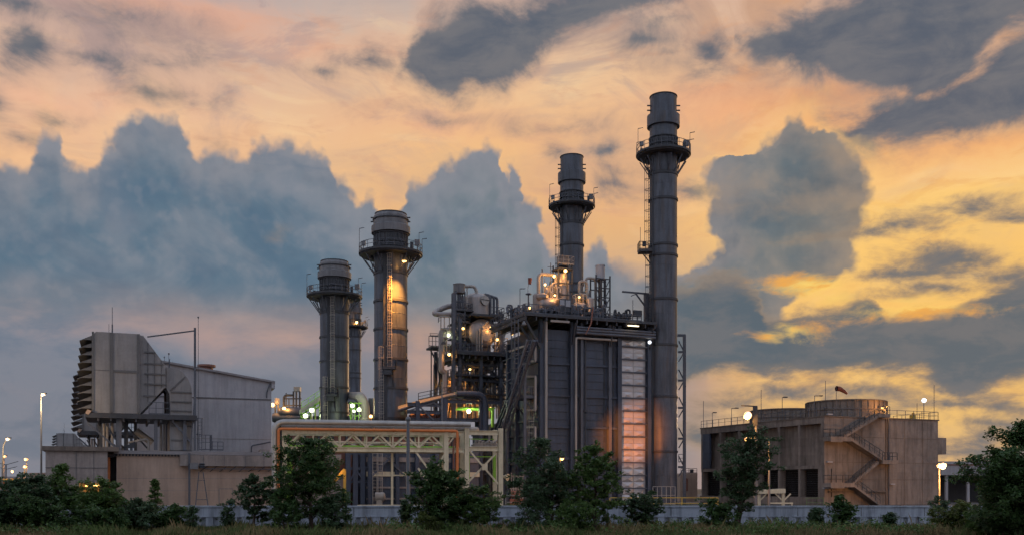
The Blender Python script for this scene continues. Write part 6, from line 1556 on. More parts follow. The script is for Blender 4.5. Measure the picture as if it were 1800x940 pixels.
# zigzag stair on the end wall
zs_ = thing('zigzag_stair', 'zigzag concrete stair climbing the end wall of the cooling tower', 'stair', fr=C)
ly = -.85
def cp(px, py): v = C.pt(px, py, ly); return Vector((v.x, ly, v.z))
for a, b in (((1478, 766), (1540, 729)), ((1487, 768), (1549, 808)), ((1493, 848), (1538, 811)), ((1494, 850), (1541, 885))):
    a, b = cp(*a), cp(*b); mb = MB()
    n = 16; th = .32; w = .72
    sl_ = [(a.x, a.z - th), (b.x, b.z - th), (b.x, b.z), (a.x, a.z)]
    if a.x > b.x: sl_ = sl_[::-1]
    mb.prism(sl_, ly - w, ly + w)
    for k_ in range(n): q_ = a.lerp(b, (k_ + .5) / n); dx_ = abs(b.x - a.x) / n / 2; mb.box(q_.x - dx_, q_.x + dx_, ly - w + .08, ly + w - .08, q_.z - .05, q_.z + .16)
    part('flight', mb, M['conc'], zs_)
    mb = MB(); mb.railing([a + Vector((0, -.68, .05)), b + Vector((0, -.68, .05))], 1.05, 1.0, .028, toe=False); part('handrail', mb, M['dark'], zs_)
for (p0, p1, py, h) in ((1453, 1490, 767, .6), (1537, 1558, 727, .5), (1545, 1571, 808, .55), (1453, 1496, 848, .6)):
    a, b = cp(p0, py), cp(p1, py); mb = MB(); mb.box(a.x, b.x, ly - .8, ly + .8, a.z - h, a.z - .003)
    if p0 == 1453: mb.box(a.x - .01, a.x + (b.x - a.x) * .55, ly - .88, ly - .803, a.z - h - .15, a.z + .05)
    ld = part('landing', mb, M['conc'], zs_)
    mb = MB(); mb.railing([(a.x, ly + .7, a.z), (a.x, ly - .72, a.z), (b.x, ly - .72, a.z)] if p0 == 1453 else [(a.x, ly - .72, a.z), (b.x - .05, ly - .72, a.z), (b.x - .05, ly + .7, a.z)], 1.1, 1.0, .03, toe=False); part('handrail', mb, M['dark'], ld)
mb = MB(); a = cp(1558, 727); mb.railing([(a.x, -.1, zr_ ), (a.x, 5, zr_)], 1.1, 1.2, .03, toe=False); part('handrail', mb, M['yellow'], zs_)
for px, py in ((1455, 727), (1455, 811), (1565, 850), (1448, 857)):
    mb = MB(); p = C.pt(px, py, -.3); mb.cbox((p.x + .4, -.25, p.z), .9, .3, .18); part('wall_light', mb, M['hall'], ct)
# roof masts
def cmast(px, py, ly, label, lamp=None, sock=False, arm=0.0):
    t = thing('roof_mast', label, 'mast', fr=C)
    v = C.pt(px, py, ly); mb = MB(); mb.bar((v.x, ly, zr_), (v.x, ly, v.z), .055 if not lamp else .08); part('pole', mb, M['steel'], t)
    if arm: mb = MB(); mb.bar((v.x, ly, v.z), (v.x + arm, ly, v.z + .05), .12, .10); mb.cbox((v.x + arm, ly, v.z + .05), .5, .25, .14); part('lamp_head', mb, M['dark'], t)
    if lamp:
        mb = MB(); mb.ball((v.x, ly, v.z), .36, 12); part('lamp', mb, M['lamp_white'], t)
        o = lampl((0, 0, 0), (.85, .92, 1), 60, .3); o.parent = t; o.location = (v.x, ly - .6, v.z)
    if sock:
        mb = MB()
        path = [Vector((v.x + .05, ly, v.z - .25)), Vector((v.x + .7, ly, v.z - .3)), Vector((v.x + 1.4, ly, v.z - .6)), Vector((v.x + 2.0, ly, v.z - .95))]
        rr = [.38, .34, .26, .15]
        for i in range(3): mb.cyl(path[i], path[i + 1], rr[i], rr[i + 1], 14, cap=False)
        part('sock', mb, M['sock'], t)
        mb = MB(); mb.bar((v.x, ly, v.z), (v.x + .1, ly, v.z - .6), .05); part('hoop', mb, M['steel'], t)
lyl = lambda px: C.ly(px, .2)
for px, py, arm, lab in ((1236.5, 704, 0, 'thin aerial at the far left corner of the cooling tower roof'), (1252, 725, .5, 'short lamp mast second from the left on the cooling tower roof edge'), (1286, 717, 1.0, 'lamp mast with a sideways arm, third from the left on the cooling tower'), (1338, 684, 0, 'tall thin aerial above the orange-lit lamp bracket'), (1375, 698, .6, 'floodlight mast rising behind the farther fan stack')):
    y = lyl(px); v = C.ps(px, py, .2)
    t = thing('roof_mast', lab, 'mast', fr=C)
    mb = MB(); mb.bar((.2, y, zr_), (.2, y, v.z), .06); part('pole', mb, M['steel'], t)
    if arm: mb = MB(); mb.bar((.2, y, v.z), (.2 + arm, y, v.z + .08), .10); mb.cbox((.2 + arm, y, v.z + .08), .6, .3, .16); part('lamp_head', mb, M['dark'], t)
cmast(1432, 695, 5, 'slim lamp mast with a level arm just left of the nearer fan stack', arm=1.2)
cmast(1451, 668, 8, 'tallest thin aerial standing by the nearer fan stack')
cmast(1470, 679, 3, 'mast flying a faded red windsock above the nearer fan stack', sock=True)
cmast(1624, 703, 5, 'mast with a white lit globe over the right end of the cooling tower', lamp=True)
cmast(1642, 676, 1, 'thin aerial at the right corner of the cooling tower roof')
cmast(1612, 708, 1, 'short stub mast on the right roof railing of the cooling tower')
mb = MB(); v = C.pt(1605, 726, 1.5); mb.box(v.x - .3, v.x + .25, 1.2, 1.9, zr_, v.z - .25); mb.box(v.x - .15, v.x + .1, 1.3, 1.6, v.z - .247, v.z + .1); solo('yellow_box', mb, M['yellow'], 'small yellow box on the cooling tower roof by the stub mast', 'box', fr=C)
mb = MB(); v = C.pt(1556, 712, 1); mb.bar((v.x, 1, zr_), (v.x, 1, v.z), .08); mb.bar((v.x - .6, 1, v.z - .3), (v.x, 1, v.z), .06)
gp_ = thing('stair_post_added_lamp', 'thin post with an added small orange lamp at the head of the zigzag stair', 'lamp post', fr=C)
part('post', mb, M['steel'], gp_)
mb = MB(); p = Vector((v.x - .65, .9, v.z - .35)); mb.dish(p, (0, -.3, -1), .16, .12, 10, 3); mb.dish(p, (0, .3, 1), .15, .06, 10, 3); part('lamp', mb, M['lamp_sodium'], gp_)  # lamp added to warm the stair head
o = lampl((0, 0, 0), SODIUM, 520, .2); o.parent = gp_; o.location = p + Vector((-.3, -1.2, -.3))
# canopy building to the right
cn = thing('canopy_building', 'low flat-roofed open shed right of the cooling tower behind the bushes', 'shed', base=(X(1700, 165), 165, 0))
Y = 165
mb = MB(); mb.box(X(1655, Y), X(1830, Y), Y, Y + 14, Z(834, Y), Z(810, Y)); rf = part('roof', mb, M['hall'], cn)
mb = MB(); mb.box(X(1655, Y), X(1830, Y), Y - .12, Y - .004, Z(817, Y), Z(815, Y)); part('fascia_band', mb, M['redbrown'], rf)
for px in (1664, 1702, 1740, 1790): mb = MB(); mb.box(X(px, Y), X(px + 4, Y), Y + .3, Y + .8, 0, Z(834, Y) - .003); part('post', mb, M['hall'], cn)
mb = MB(); mb.box(X(1655, Y), X(1830, Y), Y + 13, Y + 13.9, 0, Z(834, Y) - .004); part('back_wall', mb, M['dark'], cn)
# small pink tank building beyond the mast
pk = thing('pink_tank_house', 'small pinkish flat-topped block between the tallest stack and the cooling tower', 'tank house', base=(X(1218, 178), 178, 0))
Y = 178
mb = MB(); mb.box(X(1196, Y), X(1226, Y), Y, Y + 8, 0, Z(831, Y)); part('wall', mb, M['beige'], pk)
mb = MB(); mb.box(X(1206, Y), X(1209, Y), Y - .15, Y - .003, Z(862, Y), Z(840, Y)); part('pipe', mb, M['redbrown'], pk)
mb = MB(); mb.railing([(X(1197, Y), Y, Z(831, Y)), (X(1225, Y), Y, Z(831, Y))], .9, 1.2, .04); mb.cyl(P(1216, 830, Y + 1), P(1216, 824, Y + 1), .35, n=10); part('railing', mb, M['dark'], pk)
# orange-lit loading stand in front of the louvres
ls = thing('loading_stand', 'orange-lit steel loading stand with braced legs before the louvres', 'stand', base=(X(1345, 122), 122, 0))
Y = 122
mb = MB(); mb.hexa([P(1300, 868, Y) + Vector((0, -1, 0)), P(1377, 866, Y) + Vector((0, -1, 0)), P(1377, 866, Y) + Vector((0, 1.4, 0)), P(1300, 868, Y) + Vector((0, 1.4, 0)), P(1300, 862, Y) + Vector((0, -1, 0)), P(1377, 858, Y) + Vector((0, -1, 0)), P(1377, 858, Y) + Vector((0, 1.4, 0)), P(1300, 862, Y) + Vector((0, 1.4, 0))]); part('deck', mb, M['white'], ls)
for px in (1332, 1374):
    mb = MB(); x = X(px, Y); mb.bar((x, Y - .6, 0), (x, Y - .6, Z(866, Y)), .34); part('leg', mb, M['white'], ls)
    mb = MB(); 
    for s_ in (-1, 1): mb.bar((x, Y - .62, Z(880, Y)), (x + s_ * .95, Y - .62, Z(867, Y)), .16)
    part('brace', mb, M['white'], ls)
mb = MB(); mb.bar(P(1350, 883.5, 116), P(1394, 883.5, 116), .16); mb.bar(P(1352, 883, 116), (X(1352, 116), 116, 0), .12); mb.bar(P(1392, 883, 116), (X(1392, 116), 116, 0), .12); solo('low_barrier', mb, M['white'], 'low pale barrier rail at the foot of the loading stand', 'barrier', base=(X(1372, 116), 116, 0))
mb = MB(); mb.railing([(X(1418, 124), 124, 0), (X(1436, 124), 124, 0), (X(1448, 124), 124, 0)], 1.2, .9, .03, toe=False); solo('green_guard_rail', mb, M['leaf_guard'], 'small green guard rail at the foot of the cooling tower corner', 'guard rail', base=(X(1430, 124), 124, 0))
mb = MB(); Y = 112
mb.railing([(X(1072, Y), Y, 0), (X(1262, Y), Y, 0)], 1.35, 3.6, .05, toe=False); solo('yellow_guard_rail', mb, M['yellow'], 'long yellow guard rail in front of the boiler foot', 'guard rail', base=(X(1160, Y), Y, 0))
mb = MB(); Y = 112
mb.railing([(X(889, Y), Y, 0), (X(960, Y), Y, 0)], 1.6, 2.6, .05, toe=False); solo('pale_guard_rail', mb, M['pale'], 'short pale guard rail right of the white rack post', 'guard rail', base=(X(920, Y), Y, 0))
# ------------------------------------------------------------------ street lamps and poles
def street_lamp(px_pole, py_head, px_head, Y, label, m, col, power, r_=.3, curved=False, group='lit street lamps', polem='pole', hr=1.0):
    x = X(px_pole, Y); h = Z(py_head, Y); xh = X(px_head, Y)
    t = thing('street_lamp', label, 'street lamp', base=(x, Y, 0), group=group)
    mb = MB()
    if curved: mb.pipe([(x, Y, 0), (x, Y, h * .62), (x + (xh - x) * .2, Y, h * .93), (xh, Y, h + .1)], .08, 8, 2.5)
    else:
        mb.cyl((x, Y, 0), (x, Y, h + .15), .14, .07, 10)
        mb.bar((x, Y, h + .1), (xh, Y, h + .1), .08)
    part('pole', mb, M[polem], t)
    mb = MB(); mb.cbox((xh, Y + .12, h + .16), .6 * hr, .3, .12); part('head', mb, M['dark'], t)
    mb = MB(); mb.dish((xh, Y, h + .04), (0, -.35, -1), r_, r_ * .8, 16, 5); mb.dish((xh, Y, h + .04), (0, .35, 1), r_ * .95, r_ * .3, 14, 4)
    bw_ = part('lamp', mb, M['halo_warm'] if m is M['lamp_warm'] else M['halo_sodium'], t)  # glowing bowl shaped as a halo round the bulb
    mb = MB(); mb.ball((xh, Y - r_ * .62, h - r_ * .22), r_ * .58, 12); part('bulb', mb, m, bw_)
    if power: lampl((xh, Y - 1.1 - r_, h - r_ * 1.1 - .9), col, power, .3, t)
    return t
street_lamp(72.5, 693, 76, 112, 'tall slim street lamp lit pale yellow just left of the intake hoods', M['lamp_warm'], WARM, 1500, .22)
street_lamp(4, 771, 14, 118, 'curved street lamp lit at the far left edge of the plant', M['lamp_warm'], WARM, 420, .26, True)
street_lamp(7, 801, 8.5, 150, 'distant orange street lamp low at the far left edge', M['lamp_sodium'], SODIUM, 400, .24)
street_lamp(46.5, 806, 46, 190, 'farther sodium lamp, upper one of the close pair near the container', M['lamp_sodium'], SODIUM, 700, .42, polem='pole')
street_lamp(43, 819, 44.5, 168, 'sodium lamp, lower one of the close pair near the container', M['lamp_sodium'], SODIUM, 500, .36)
tw = thing('twin_arm_lamp', 'unlit twin-armed street lamp at the far left with thin upswept arms', 'street lamp', base=(X(10.5, 140), 140, 0))
Y = 140; mb = MB(); mb.bar((X(10.5, Y), Y, 0), (X(10.5, Y), Y, Z(815, Y)), .14); part('pole', mb, M['pole'], tw)
for a, b in (((10.5, 816), (32, 810)), ((10.5, 816), (-8, 812)), ((10.5, 824), (30, 819)), ((10.5, 824), (-8, 819))): mb = MB(); mb.bar(P(*a, Y), P(*b, Y), .08); part('arm', mb, M['pole'], tw)
# star lamp in front of the cooling tower end wall
street_lamp(1651, 817, 1655, 124, 'very bright orange street lamp in front of the cooling tower end wall', M['lamp_star'], SODIUM, 4600, .62)
# lamp bracket mast and lit lamps near the sparse tree
bmst = thing('bracket_mast', 'stout lamp mast with a long level arm and lit orange lamp by the cooling tower', 'lamp mast', base=(X(1329, 104), 104, 0))
Y = 104
mb = MB(); mb.cyl((X(1329, Y), Y, 0), (X(1329, Y), Y, Z(745, Y)), .17, .15, 10); part('pole', mb, M['pole'], bmst)
mb = MB(); mb.box(X(1324, Y), X(1331, Y), Y - .2, Y + .2, Z(748, Y), Z(714, Y)); part('head_box', mb, M['dark'], bmst)
mb = MB(); mb.bar(P(1303, 712, Y), P(1331, 713.5, Y), .16, .12); part('arm', mb, M['dark'], bmst)
mb = MB(); p = P(1314.5, 729.5, Y - .6); mb.ball(p, .44, 16); bw_ = part('lamp', mb, M['halo_sodium'], bmst)  # glowing ball stands for the halo round the bulb
mb = MB(); mb.ball(p + Vector((0, -.34, 0)), .27, 12); part('bulb', mb, M['lamp_star'], bw_)
mb = MB(); mb.bar(p + Vector((0, .2, .1)), P(1325, 733, Y), .09); part('lamp_arm', mb, M['dark'], bmst)
lampl(p + Vector((-.5, -.6, -.6)), SODIUM, 1100, .3, bmst)
street_lamp(1352, 771, 1315, 92, 'orange street lamp shining through the sparse tree crown', M['lamp_sodium'], SODIUM, 1500, .34)
# plain slender poles in front
for px, pt_, Y, w, lb in ((717.5, 736, 72, .17, 'slender dark pole rising from the wall left of the round bushy tree'), (777, 672, 112, .09, 'very thin tall dark mast passing in front of the pipe rack')):
    mb = MB(); mb.cyl((X(px, Y), Y, 0), (X(px, Y), Y, Z(pt_, Y)), w, w * .7, 10); mb.ball((X(px, Y), Y, Z(pt_, Y)), w * 1.2, 8)
    solo('plain_pole', mb, M['pole'], lb, 'pole', base=(X(px, Y), Y, 0))
ul = thing('unlit_street_lamp', 'unlit street lamp head poking out above the big dark tree at the right', 'street lamp', base=(X(1840, 70), 70, 0))
Y = 70; mb = MB(); mb.pipe([(X(1840, Y), Y, 0), (X(1840, Y), Y, Z(765, Y)), (X(1812, Y), Y, Z(750, Y)), (X(1800, Y), Y, Z(746, Y))], .07, 8); part('pole', mb, M['pole'], ul)
mb = MB(); a, b = P(1786, 742, Y), P(1802, 747, Y); mb.bar(a, b, .3, .12); part('head', mb, M['dark'], ul)
# warm yard lamp near the boiler foot, hidden from here by the trees, whose light falls on the silver strip
street_lamp(984, 806, 988, 120, 'shorter orange yard lamp behind the trees before the boiler foot', M['lamp_sodium'], SODIUM, 1200, .22)
lm = bpy.data.objects[[o_.name for o_ in bpy.data.objects if o_.get('label', '').startswith('shorter orange yard lamp')][0]]
p = P(996, 806, 120.9); lampl(p, (1, .25, .02), 52000, .2, lm, 28, (Vector((X(1104, 139.2), 139.2, Z(764, 139.2))) - p))  # extra narrow spot added to throw orange onto the silver strip
street_lamp(545, 806, 551, 92, 'orange yard lamp behind the tree at the left end of the pipe rack', M['lamp_sodium'], WARM, 900, .26)
# ------------------------------------------------------------------ vegetation
import numpy as np
def leaf_mat(name, col, col2, trans=.25):
    m = bpy.data.materials.new(name); m.use_nodes = True; t = m.node_tree; h = Nd(t)
    b = t.nodes['Principled BSDF']; geo = t.nodes.new('ShaderNodeNewGeometry')
    c = h.mix(geo.outputs['Random Per Island'], (*col, 1), (*col2, 1))
    t.links.new(c, b.inputs['Base Color']); b.inputs['Roughness'].default_value = .55; b.inputs['Specular IOR Level'].default_value = .3
    tr = t.nodes.new('ShaderNodeBsdfTranslucent'); t.links.new(h.scale(c, 1.2), tr.inputs[0])
    mx = t.nodes.new('ShaderNodeMixShader'); mx.inputs[0].default_value = trans
    t.links.new(b.outputs[0], mx.inputs[1]); t.links.new(tr.outputs[0], mx.inputs[2]); t.links.new(mx.outputs[0], t.nodes['Material Output'].inputs[0])
    return m
M['leaf_dk'] = leaf_mat('dark_green_leaves', (0.029, 0.066, 0.021), (0.062, 0.115, 0.032))
M['leaf_md'] = leaf_mat('mid_green_leaves', (0.042, 0.092, 0.024), (0.096, 0.155, 0.038))
M['leaf_bl'] = leaf_mat('dull_green_leaves', (0.034, 0.068, 0.031), (0.066, 0.110, 0.051))
M['leaf_yl'] = leaf_mat('olive_green_leaves', (.055, .085, .02), (.10, .12, .032))

def np_mesh(name, verts, nv, mats, smooth=False):
    """verts: (n*nv,3) polygons of nv corners each"""
    me = bpy.data.meshes.new(name); n = len(verts) // nv
    me.vertices.add(n * nv); me.vertices.foreach_set('co', np.asarray(verts, np.float32).ravel())
    me.loops.add(n * nv); me.loops.foreach_set('vertex_index', np.arange(n * nv, dtype=np.int32))
    me.polygons.add(n); me.polygons.foreach_set('loop_start', np.arange(0, n * nv, nv, dtype=np.int32))
    for m in mats: me.materials.append(m)
    me.update(calc_edges=True); me.validate()
    return me
def leaves(centres, spread, size, per, rs, flat=.6):
    """leaf-shaped folded quads (diamond outline) scattered round twig ends"""
    C_ = np.repeat(np.asarray(centres), per, axis=0); n = len(C_)
    off = rs.normal(0, 1, (n, 3)); off /= np.maximum(np.linalg.norm(off, axis=1, keepdims=True), 1e-6); off *= (rs.random((n, 1)) ** .45) * spread
    off[:, 2] *= flat
    p = C_ + off
    d = rs.normal(0, 1, (n, 3)); d[:, 2] = d[:, 2] * .45 - .15; d /= np.linalg.norm(d, axis=1, keepdims=True)
    up = rs.normal(0, .55, (n, 3)); up[:, 2] += 1
    s = np.cross(d, up); s /= np.maximum(np.linalg.norm(s, axis=1, keepdims=True), 1e-6)
    L = size * (.6 + .8 * rs.random((n, 1))); Wd = L * .30
    nrm = np.cross(s, d)
    v = np.stack([p - d * L * .5, p + s * Wd - nrm * Wd * .25, p + d * L * .5, p - s * Wd - nrm * Wd * .25], axis=1)
    return v.reshape(-1, 3)
def tube_path(mb, pts, r0, r1, n=6):
    rings = []; 
    for i, p in enumerate(pts):
        d = (pts[min(i + 1, len(pts) - 1)] - pts[max(0, i - 1)]).normalized(); rings.append(mb.ring(p, d, r0 + (r1 - r0) * i / (len(pts) - 1), n))
    vs = [v for rg in rings for v in rg]
    mb.add(vs, [(i * n + j, i * n + (j + 1) % n, (i + 1) * n + (j + 1) % n, (i + 1) * n + j) for i in range(len(rings) - 1) for j in range(n)], True)
def tree(px, Y, H, W, label, seed, leafm='leaf_dk', shape='round', stems=1, crown0=.12, name='tree', cat='tree', leaf=.13, dens=1.0, lean=0.0, gap=.0, flat=.6, sx=0.0, group=None, trunk_r=.10):
    """trunk(s), limbs and twigs grown to an outline, with leaf clumps at the twig ends"""
    r_ = random.Random(seed); rs = np.random.RandomState(seed)
    x0 = X(px, Y); t = thing(name, label, cat, base=(x0, Y, 0), group=group)
    wood = MB(); cents = []
    def prof(u):
        if shape == 'cone': return max(.06, (1 - u) ** .8 * .9 + .05)
        if shape == 'round': return max(.12, math.sin(math.pi * min(1, (.16 + .84 * u))) ** .55)
        if shape == 'dome': return max(.15, (1 - u ** 2.4) ** .6)
        if shape == 'vase': return max(.1, min(1, .35 + u * .95) * (1 - max(0, u - .72) / .40))
        if shape == 'spread': return max(.12, math.sin(math.pi * (.10 + .80 * u)) ** .8)
        return 1
    for s_ in range(stems):
        a0 = r_.uniform(0, 6.28); sp = 0 if stems == 1 else W * .16
        hh = H * (1 if s_ == 0 else r_.uniform(.72, .95))
        base = Vector((x0 + math.cos(a0) * sp * .35, Y + math.sin(a0) * sp * .35, -.05))
        topo = Vector((math.cos(a0) * sp + lean, math.sin(a0) * sp, 0))
        pts = []; wob = Vector((0, 0, 0))
        for k in range(9):
            u = k / 8; wob += Vector((r_.gauss(0, .03 * W / 3), r_.gauss(0, .03 * W / 3), 0)); pts.append(base + topo * u + wob + Vector((0, 0, hh * .97 * u)))
        tube_path(wood, pts, trunk_r * (H / 4) / (1 if stems == 1 else 1.6), .012)
        nb = int((46 if shape != 'cone' else 52) * max(.6, H / 4.5) / (1 if stems == 1 else 1.35) * (1 - gap))
        for b in range(nb):
            u = crown0 + (1 - crown0) * ((b + r_.random()) / nb) ** .9
            k = min(7.99, u * 8); i = int(k); p = pts[i].lerp(pts[i + 1], k - i)
            v = (u - crown0) / (1 - crown0)
            Lb = W * .62 * prof(v) * r_.uniform(.55, 1.12)
            az = b * 2.39996 + r_.uniform(-.5, .5)
            el_ = R(r_.uniform(12, 48)) if shape != 'cone' else R(r_.uniform(-5, 30))
            if v > .85: el_ = R(r_.uniform(40, 75)); Lb *= .8
            d = Vector((math.cos(az) * math.cos(el_), math.sin(az) * math.cos(el_), math.sin(el_)))
            q = [p]; 
            for j in range(1, 5): q.append(p + d * Lb * j / 4 + Vector((r_.gauss(0, .05), r_.gauss(0, .05), r_.gauss(0, .04) - .05 * Lb * (j / 4) ** 2)) * Lb * .6)
            tube_path(wood, q, .028 * (H / 4) * (1 - .5 * v), .006, 4)
            nt = max(3, int(Lb * 5.5))
            for j in range(nt):
                f = .30 + .72 * (j + r_.random()) / nt
                kk = min(3.99, f * 4); ii = int(kk); c = q[ii].lerp(q[ii + 1], kk - ii)
                dv = Vector((r_.gauss(0, 1), r_.gauss(0, 1), r_.gauss(.15, .7))).normalized() * r_.uniform(.10, .34) * (Lb * .6 + .25)
                e = c + dv
                if e.z > .12:
                    tube_path(wood, [c, e], .008, .004, 3); cents.append(tuple(e))
        cents.append(tuple(pts[-1]))
    o = bpy.data.objects.new('trunk', wood.mesh('trunk', ORG[t.name], [M['bark']])); COL.objects.link(o); o.parent = t
    cn_ = np.array(cents) - np.array(ORG[t.name])
    keep = rs.random(len(cn_)) > gap * .5; cn_ = cn_[keep]
    leaf *= r_.uniform(.82, 1.35)
    per = max(6, int(27 * dens * (.13 / leaf) ** .8))
    v = leaves(cn_, .30 * max(.7, W / 4), leaf, per, rs, flat)
    v[:, 2] = np.maximum(v[:, 2], .03)
    me = np_mesh('crown', v, 4, [M[leafm]])
    o = bpy.data.objects.new('crown', me); COL.objects.link(o); o.parent = t
    return t

# left clump
tree(108, 54, 3.75, 4.18, 'conical-topped dark tree in front of the grey-panelled wing', 21, 'leaf_md', 'cone', crown0=.05, dens=1.5)
tree(40, 53, 3.01, 3.55, 'broad low bush at the far left edge', 22, 'leaf_bl', 'dome', 2, crown0=.04, name='bush', cat='bush', dens=1.4)
tree(160, 53.5, 2.81, 3.55, 'broad green bush on the right shoulder of the conical-topped tree', 23, 'leaf_md', 'dome', 2, crown0=.04, name='bush', cat='bush', dens=1.5)
tree(75, 51, 1.75, 2.99, 'low dark bush at the feet of the conical-topped tree', 24, 'leaf_dk', 'dome', 2, crown0=.03, name='bush', cat='bush', dens=1.3)
tree(-12, 52, 1.92, 2.08, 'sprawling bush cut by the left picture edge', 31, 'leaf_bl', 'dome', 2, crown0=.03, name='bush', cat='bush', dens=1.2)
tree(217, 55, 1.88, 1.60, 'dark bush with a pointed sapling top left of the beige wall', 25, 'leaf_bl', 'dome', 2, crown0=.04, name='bush', cat='bush')
tree(272, 56, 3.0, 1.15, 'narrow spire-shaped sapling against the beige wall', 26, 'leaf_md', 'cone', crown0=.05, name='sapling', cat='sapling', leaf=.11)
tree(255, 53, 1.76, 2.29, 'low dark bush around the foot of the spire-shaped sapling', 27, 'leaf_bl', 'dome', 2, crown0=.03, name='bush', cat='bush')
tree(300, 53, 1.40, 1.60, 'small dark bush right of the spire-shaped sapling', 28, 'leaf_dk', 'dome', 2, crown0=.03, name='bush', cat='bush')
tree(182, 51, 1.36, 2.24, 'low rounded bush between the conical tree and the sapling', 29, 'leaf_dk', 'dome', 2, crown0=.03, name='bush', cat='bush', dens=1.2)
tree(345, 52, 1.35, 1.0, 'wispy weed bush on the open wall stretch', 30, 'leaf_bl', 'vase', 2, crown0=.1, name='bush', cat='bush', gap=.5)
tree(398, 53, 1.7, 1.0, 'thin scrubby sapling left of the mid-sized tree', 32, 'leaf_bl', 'vase', 2, crown0=.1, name='sapling', cat='sapling', gap=.45)
tree(447, 54, 3.09, 2.46, 'mid-sized leafy tree at the right end of the beige wall', 33, 'leaf_bl', 'round', crown0=.14, dens=1.2)
tree(548, 53.5, 5.08, 4.08, 'tall full dark tree in front of the left end of the pipe rack', 34, 'leaf_dk', 'round', crown0=.12, dens=1.7, leaf=.14)
tree(505, 52, 2.2, 2.2, 'low bush beneath the tall tree by the pipe rack', 35, 'leaf_dk', 'dome', 2, crown0=.03, name='bush', cat='bush')
tree(590, 52, 2.0, 2.0, 'small bush at the right foot of the tall tree by the pipe rack', 36, 'leaf_bl', 'dome', 2, crown0=.05, name='bush', cat='bush', gap=.2)
tree(714, 58, 1.75, 0.63, 'upright weedy plant beside the slender dark pole', 37, 'leaf_bl', 'vase', 3, crown0=.1, name='weed', cat='weed', gap=.3, leaf=.16)
tree(785, 54, 3.50, 3.70, 'round bushy dark tree in front of the right half of the pipe rack', 38, 'leaf_dk', 'round', 2, crown0=.05, dens=1.8)
tree(848, 53, 2.5, 2.6, 'rounded bush joined to the right of the round bushy tree', 39, 'leaf_md', 'dome', 2, crown0=.04, name='bush', cat='bush', dens=1.4)
tree(752, 52, 1.04, 1.28, 'low weedy bush left of the round bushy tree foot', 40, 'leaf_yl', 'dome', 2, crown0=.05, name='bush', cat='bush', gap=.3)
tree(968, 54, 5.23, 3.51, 'tall airy dark tree in front of the left part of the boiler', 41, 'leaf_bl', 'round', 2, crown0=.12, dens=1.25, gap=.10)
tree(1045, 52.5, 4.75, 2.9, 'greener upright tree in front of the boiler, right of the airy one', 42, 'leaf_md', 'round', crown0=.10, dens=1.5)
tree(1010, 51, 1.6, 2.4, 'low bush between the two trees before the boiler', 43, 'leaf_md', 'dome', 2, crown0=.04, name='bush', cat='bush')
tree(935, 52, 2.3, 1.9, 'loose dark bush at the left foot of the airy tree', 44, 'leaf_bl', 'dome', 2, crown0=.05, name='bush', cat='bush', gap=.2)
tree(1130, 55, 1.9, 2.6, 'spreading thin-leaved bush in front of the silver strip', 45, 'leaf_bl', 'vase', 3, crown0=.15, name='bush', cat='bush', gap=.25)
tree(1290, 54, 5.81, 3.51, 'sparse leaning tree with orange lamp light behind its crown', 46, 'leaf_bl', 'vase', 3, crown0=.20, gap=.46, lean=.9, dens=1.25, trunk_r=.08)
tree(1262, 53, 1.8, 1.8, 'dark bush at the foot of the sparse leaning tree', 47, 'leaf_dk', 'dome', 2, crown0=.04, name='bush', cat='bush')
tree(1482, 54, 1.98, 1.20, 'dark young tree in front of the cooling tower corner', 48, 'leaf_dk', 'round', 2, crown0=.05, name='sapling', cat='sapling', dens=1.2)
tree(1432, 55, 1.26, 0.64, 'tuft-like shrub left of the young tree by the cooling tower', 49, 'leaf_bl', 'vase', 3, crown0=.1, name='bush', cat='bush', gap=.3)
tree(1846, 40, 5.0, 4.6, 'big dark tree cut by the right picture edge', 50, 'leaf_dk', 'round', 2, crown0=.05, dens=2.0, leaf=.12)
tree(1755, 44, 2.88, 2.52, 'broad bush left of the big dark tree at the right edge', 51, 'leaf_bl', 'dome', 2, crown0=.03, name='bush', cat='bush', dens=1.5)
tree(1680, 50, 1.61, 2.34, 'low bush under the bright street lamp', 52, 'leaf_yl', 'dome', 2, crown0=.03, name='bush', cat='bush', dens=1.1, gap=.15)
tree(1652, 56, 1.9, 1.2, 'thin bush at the pole of the bright street lamp', 53, 'leaf_bl', 'vase', 2, crown0=.1, name='bush', cat='bush', gap=.3)
tree(1730, 46, 1.7, 2.4, 'low rounded bush right of the lamp-lit bush', 54, 'leaf_md', 'dome', 2, crown0=.03, name='bush', cat='bush', dens=1.2)
tree(1790, 42, 2.6, 3.4, 'dense low bush at the foot of the big dark tree', 55, 'leaf_dk', 'dome', 2, crown0=.03, name='bush', cat='bush', dens=1.6)
tree(1560, 56, 0.92, 0.80, 'small scrub tuft before the wall under the stair', 56, 'leaf_bl', 'vase', 2, crown0=.1, name='bush', cat='bush', gap=.3)

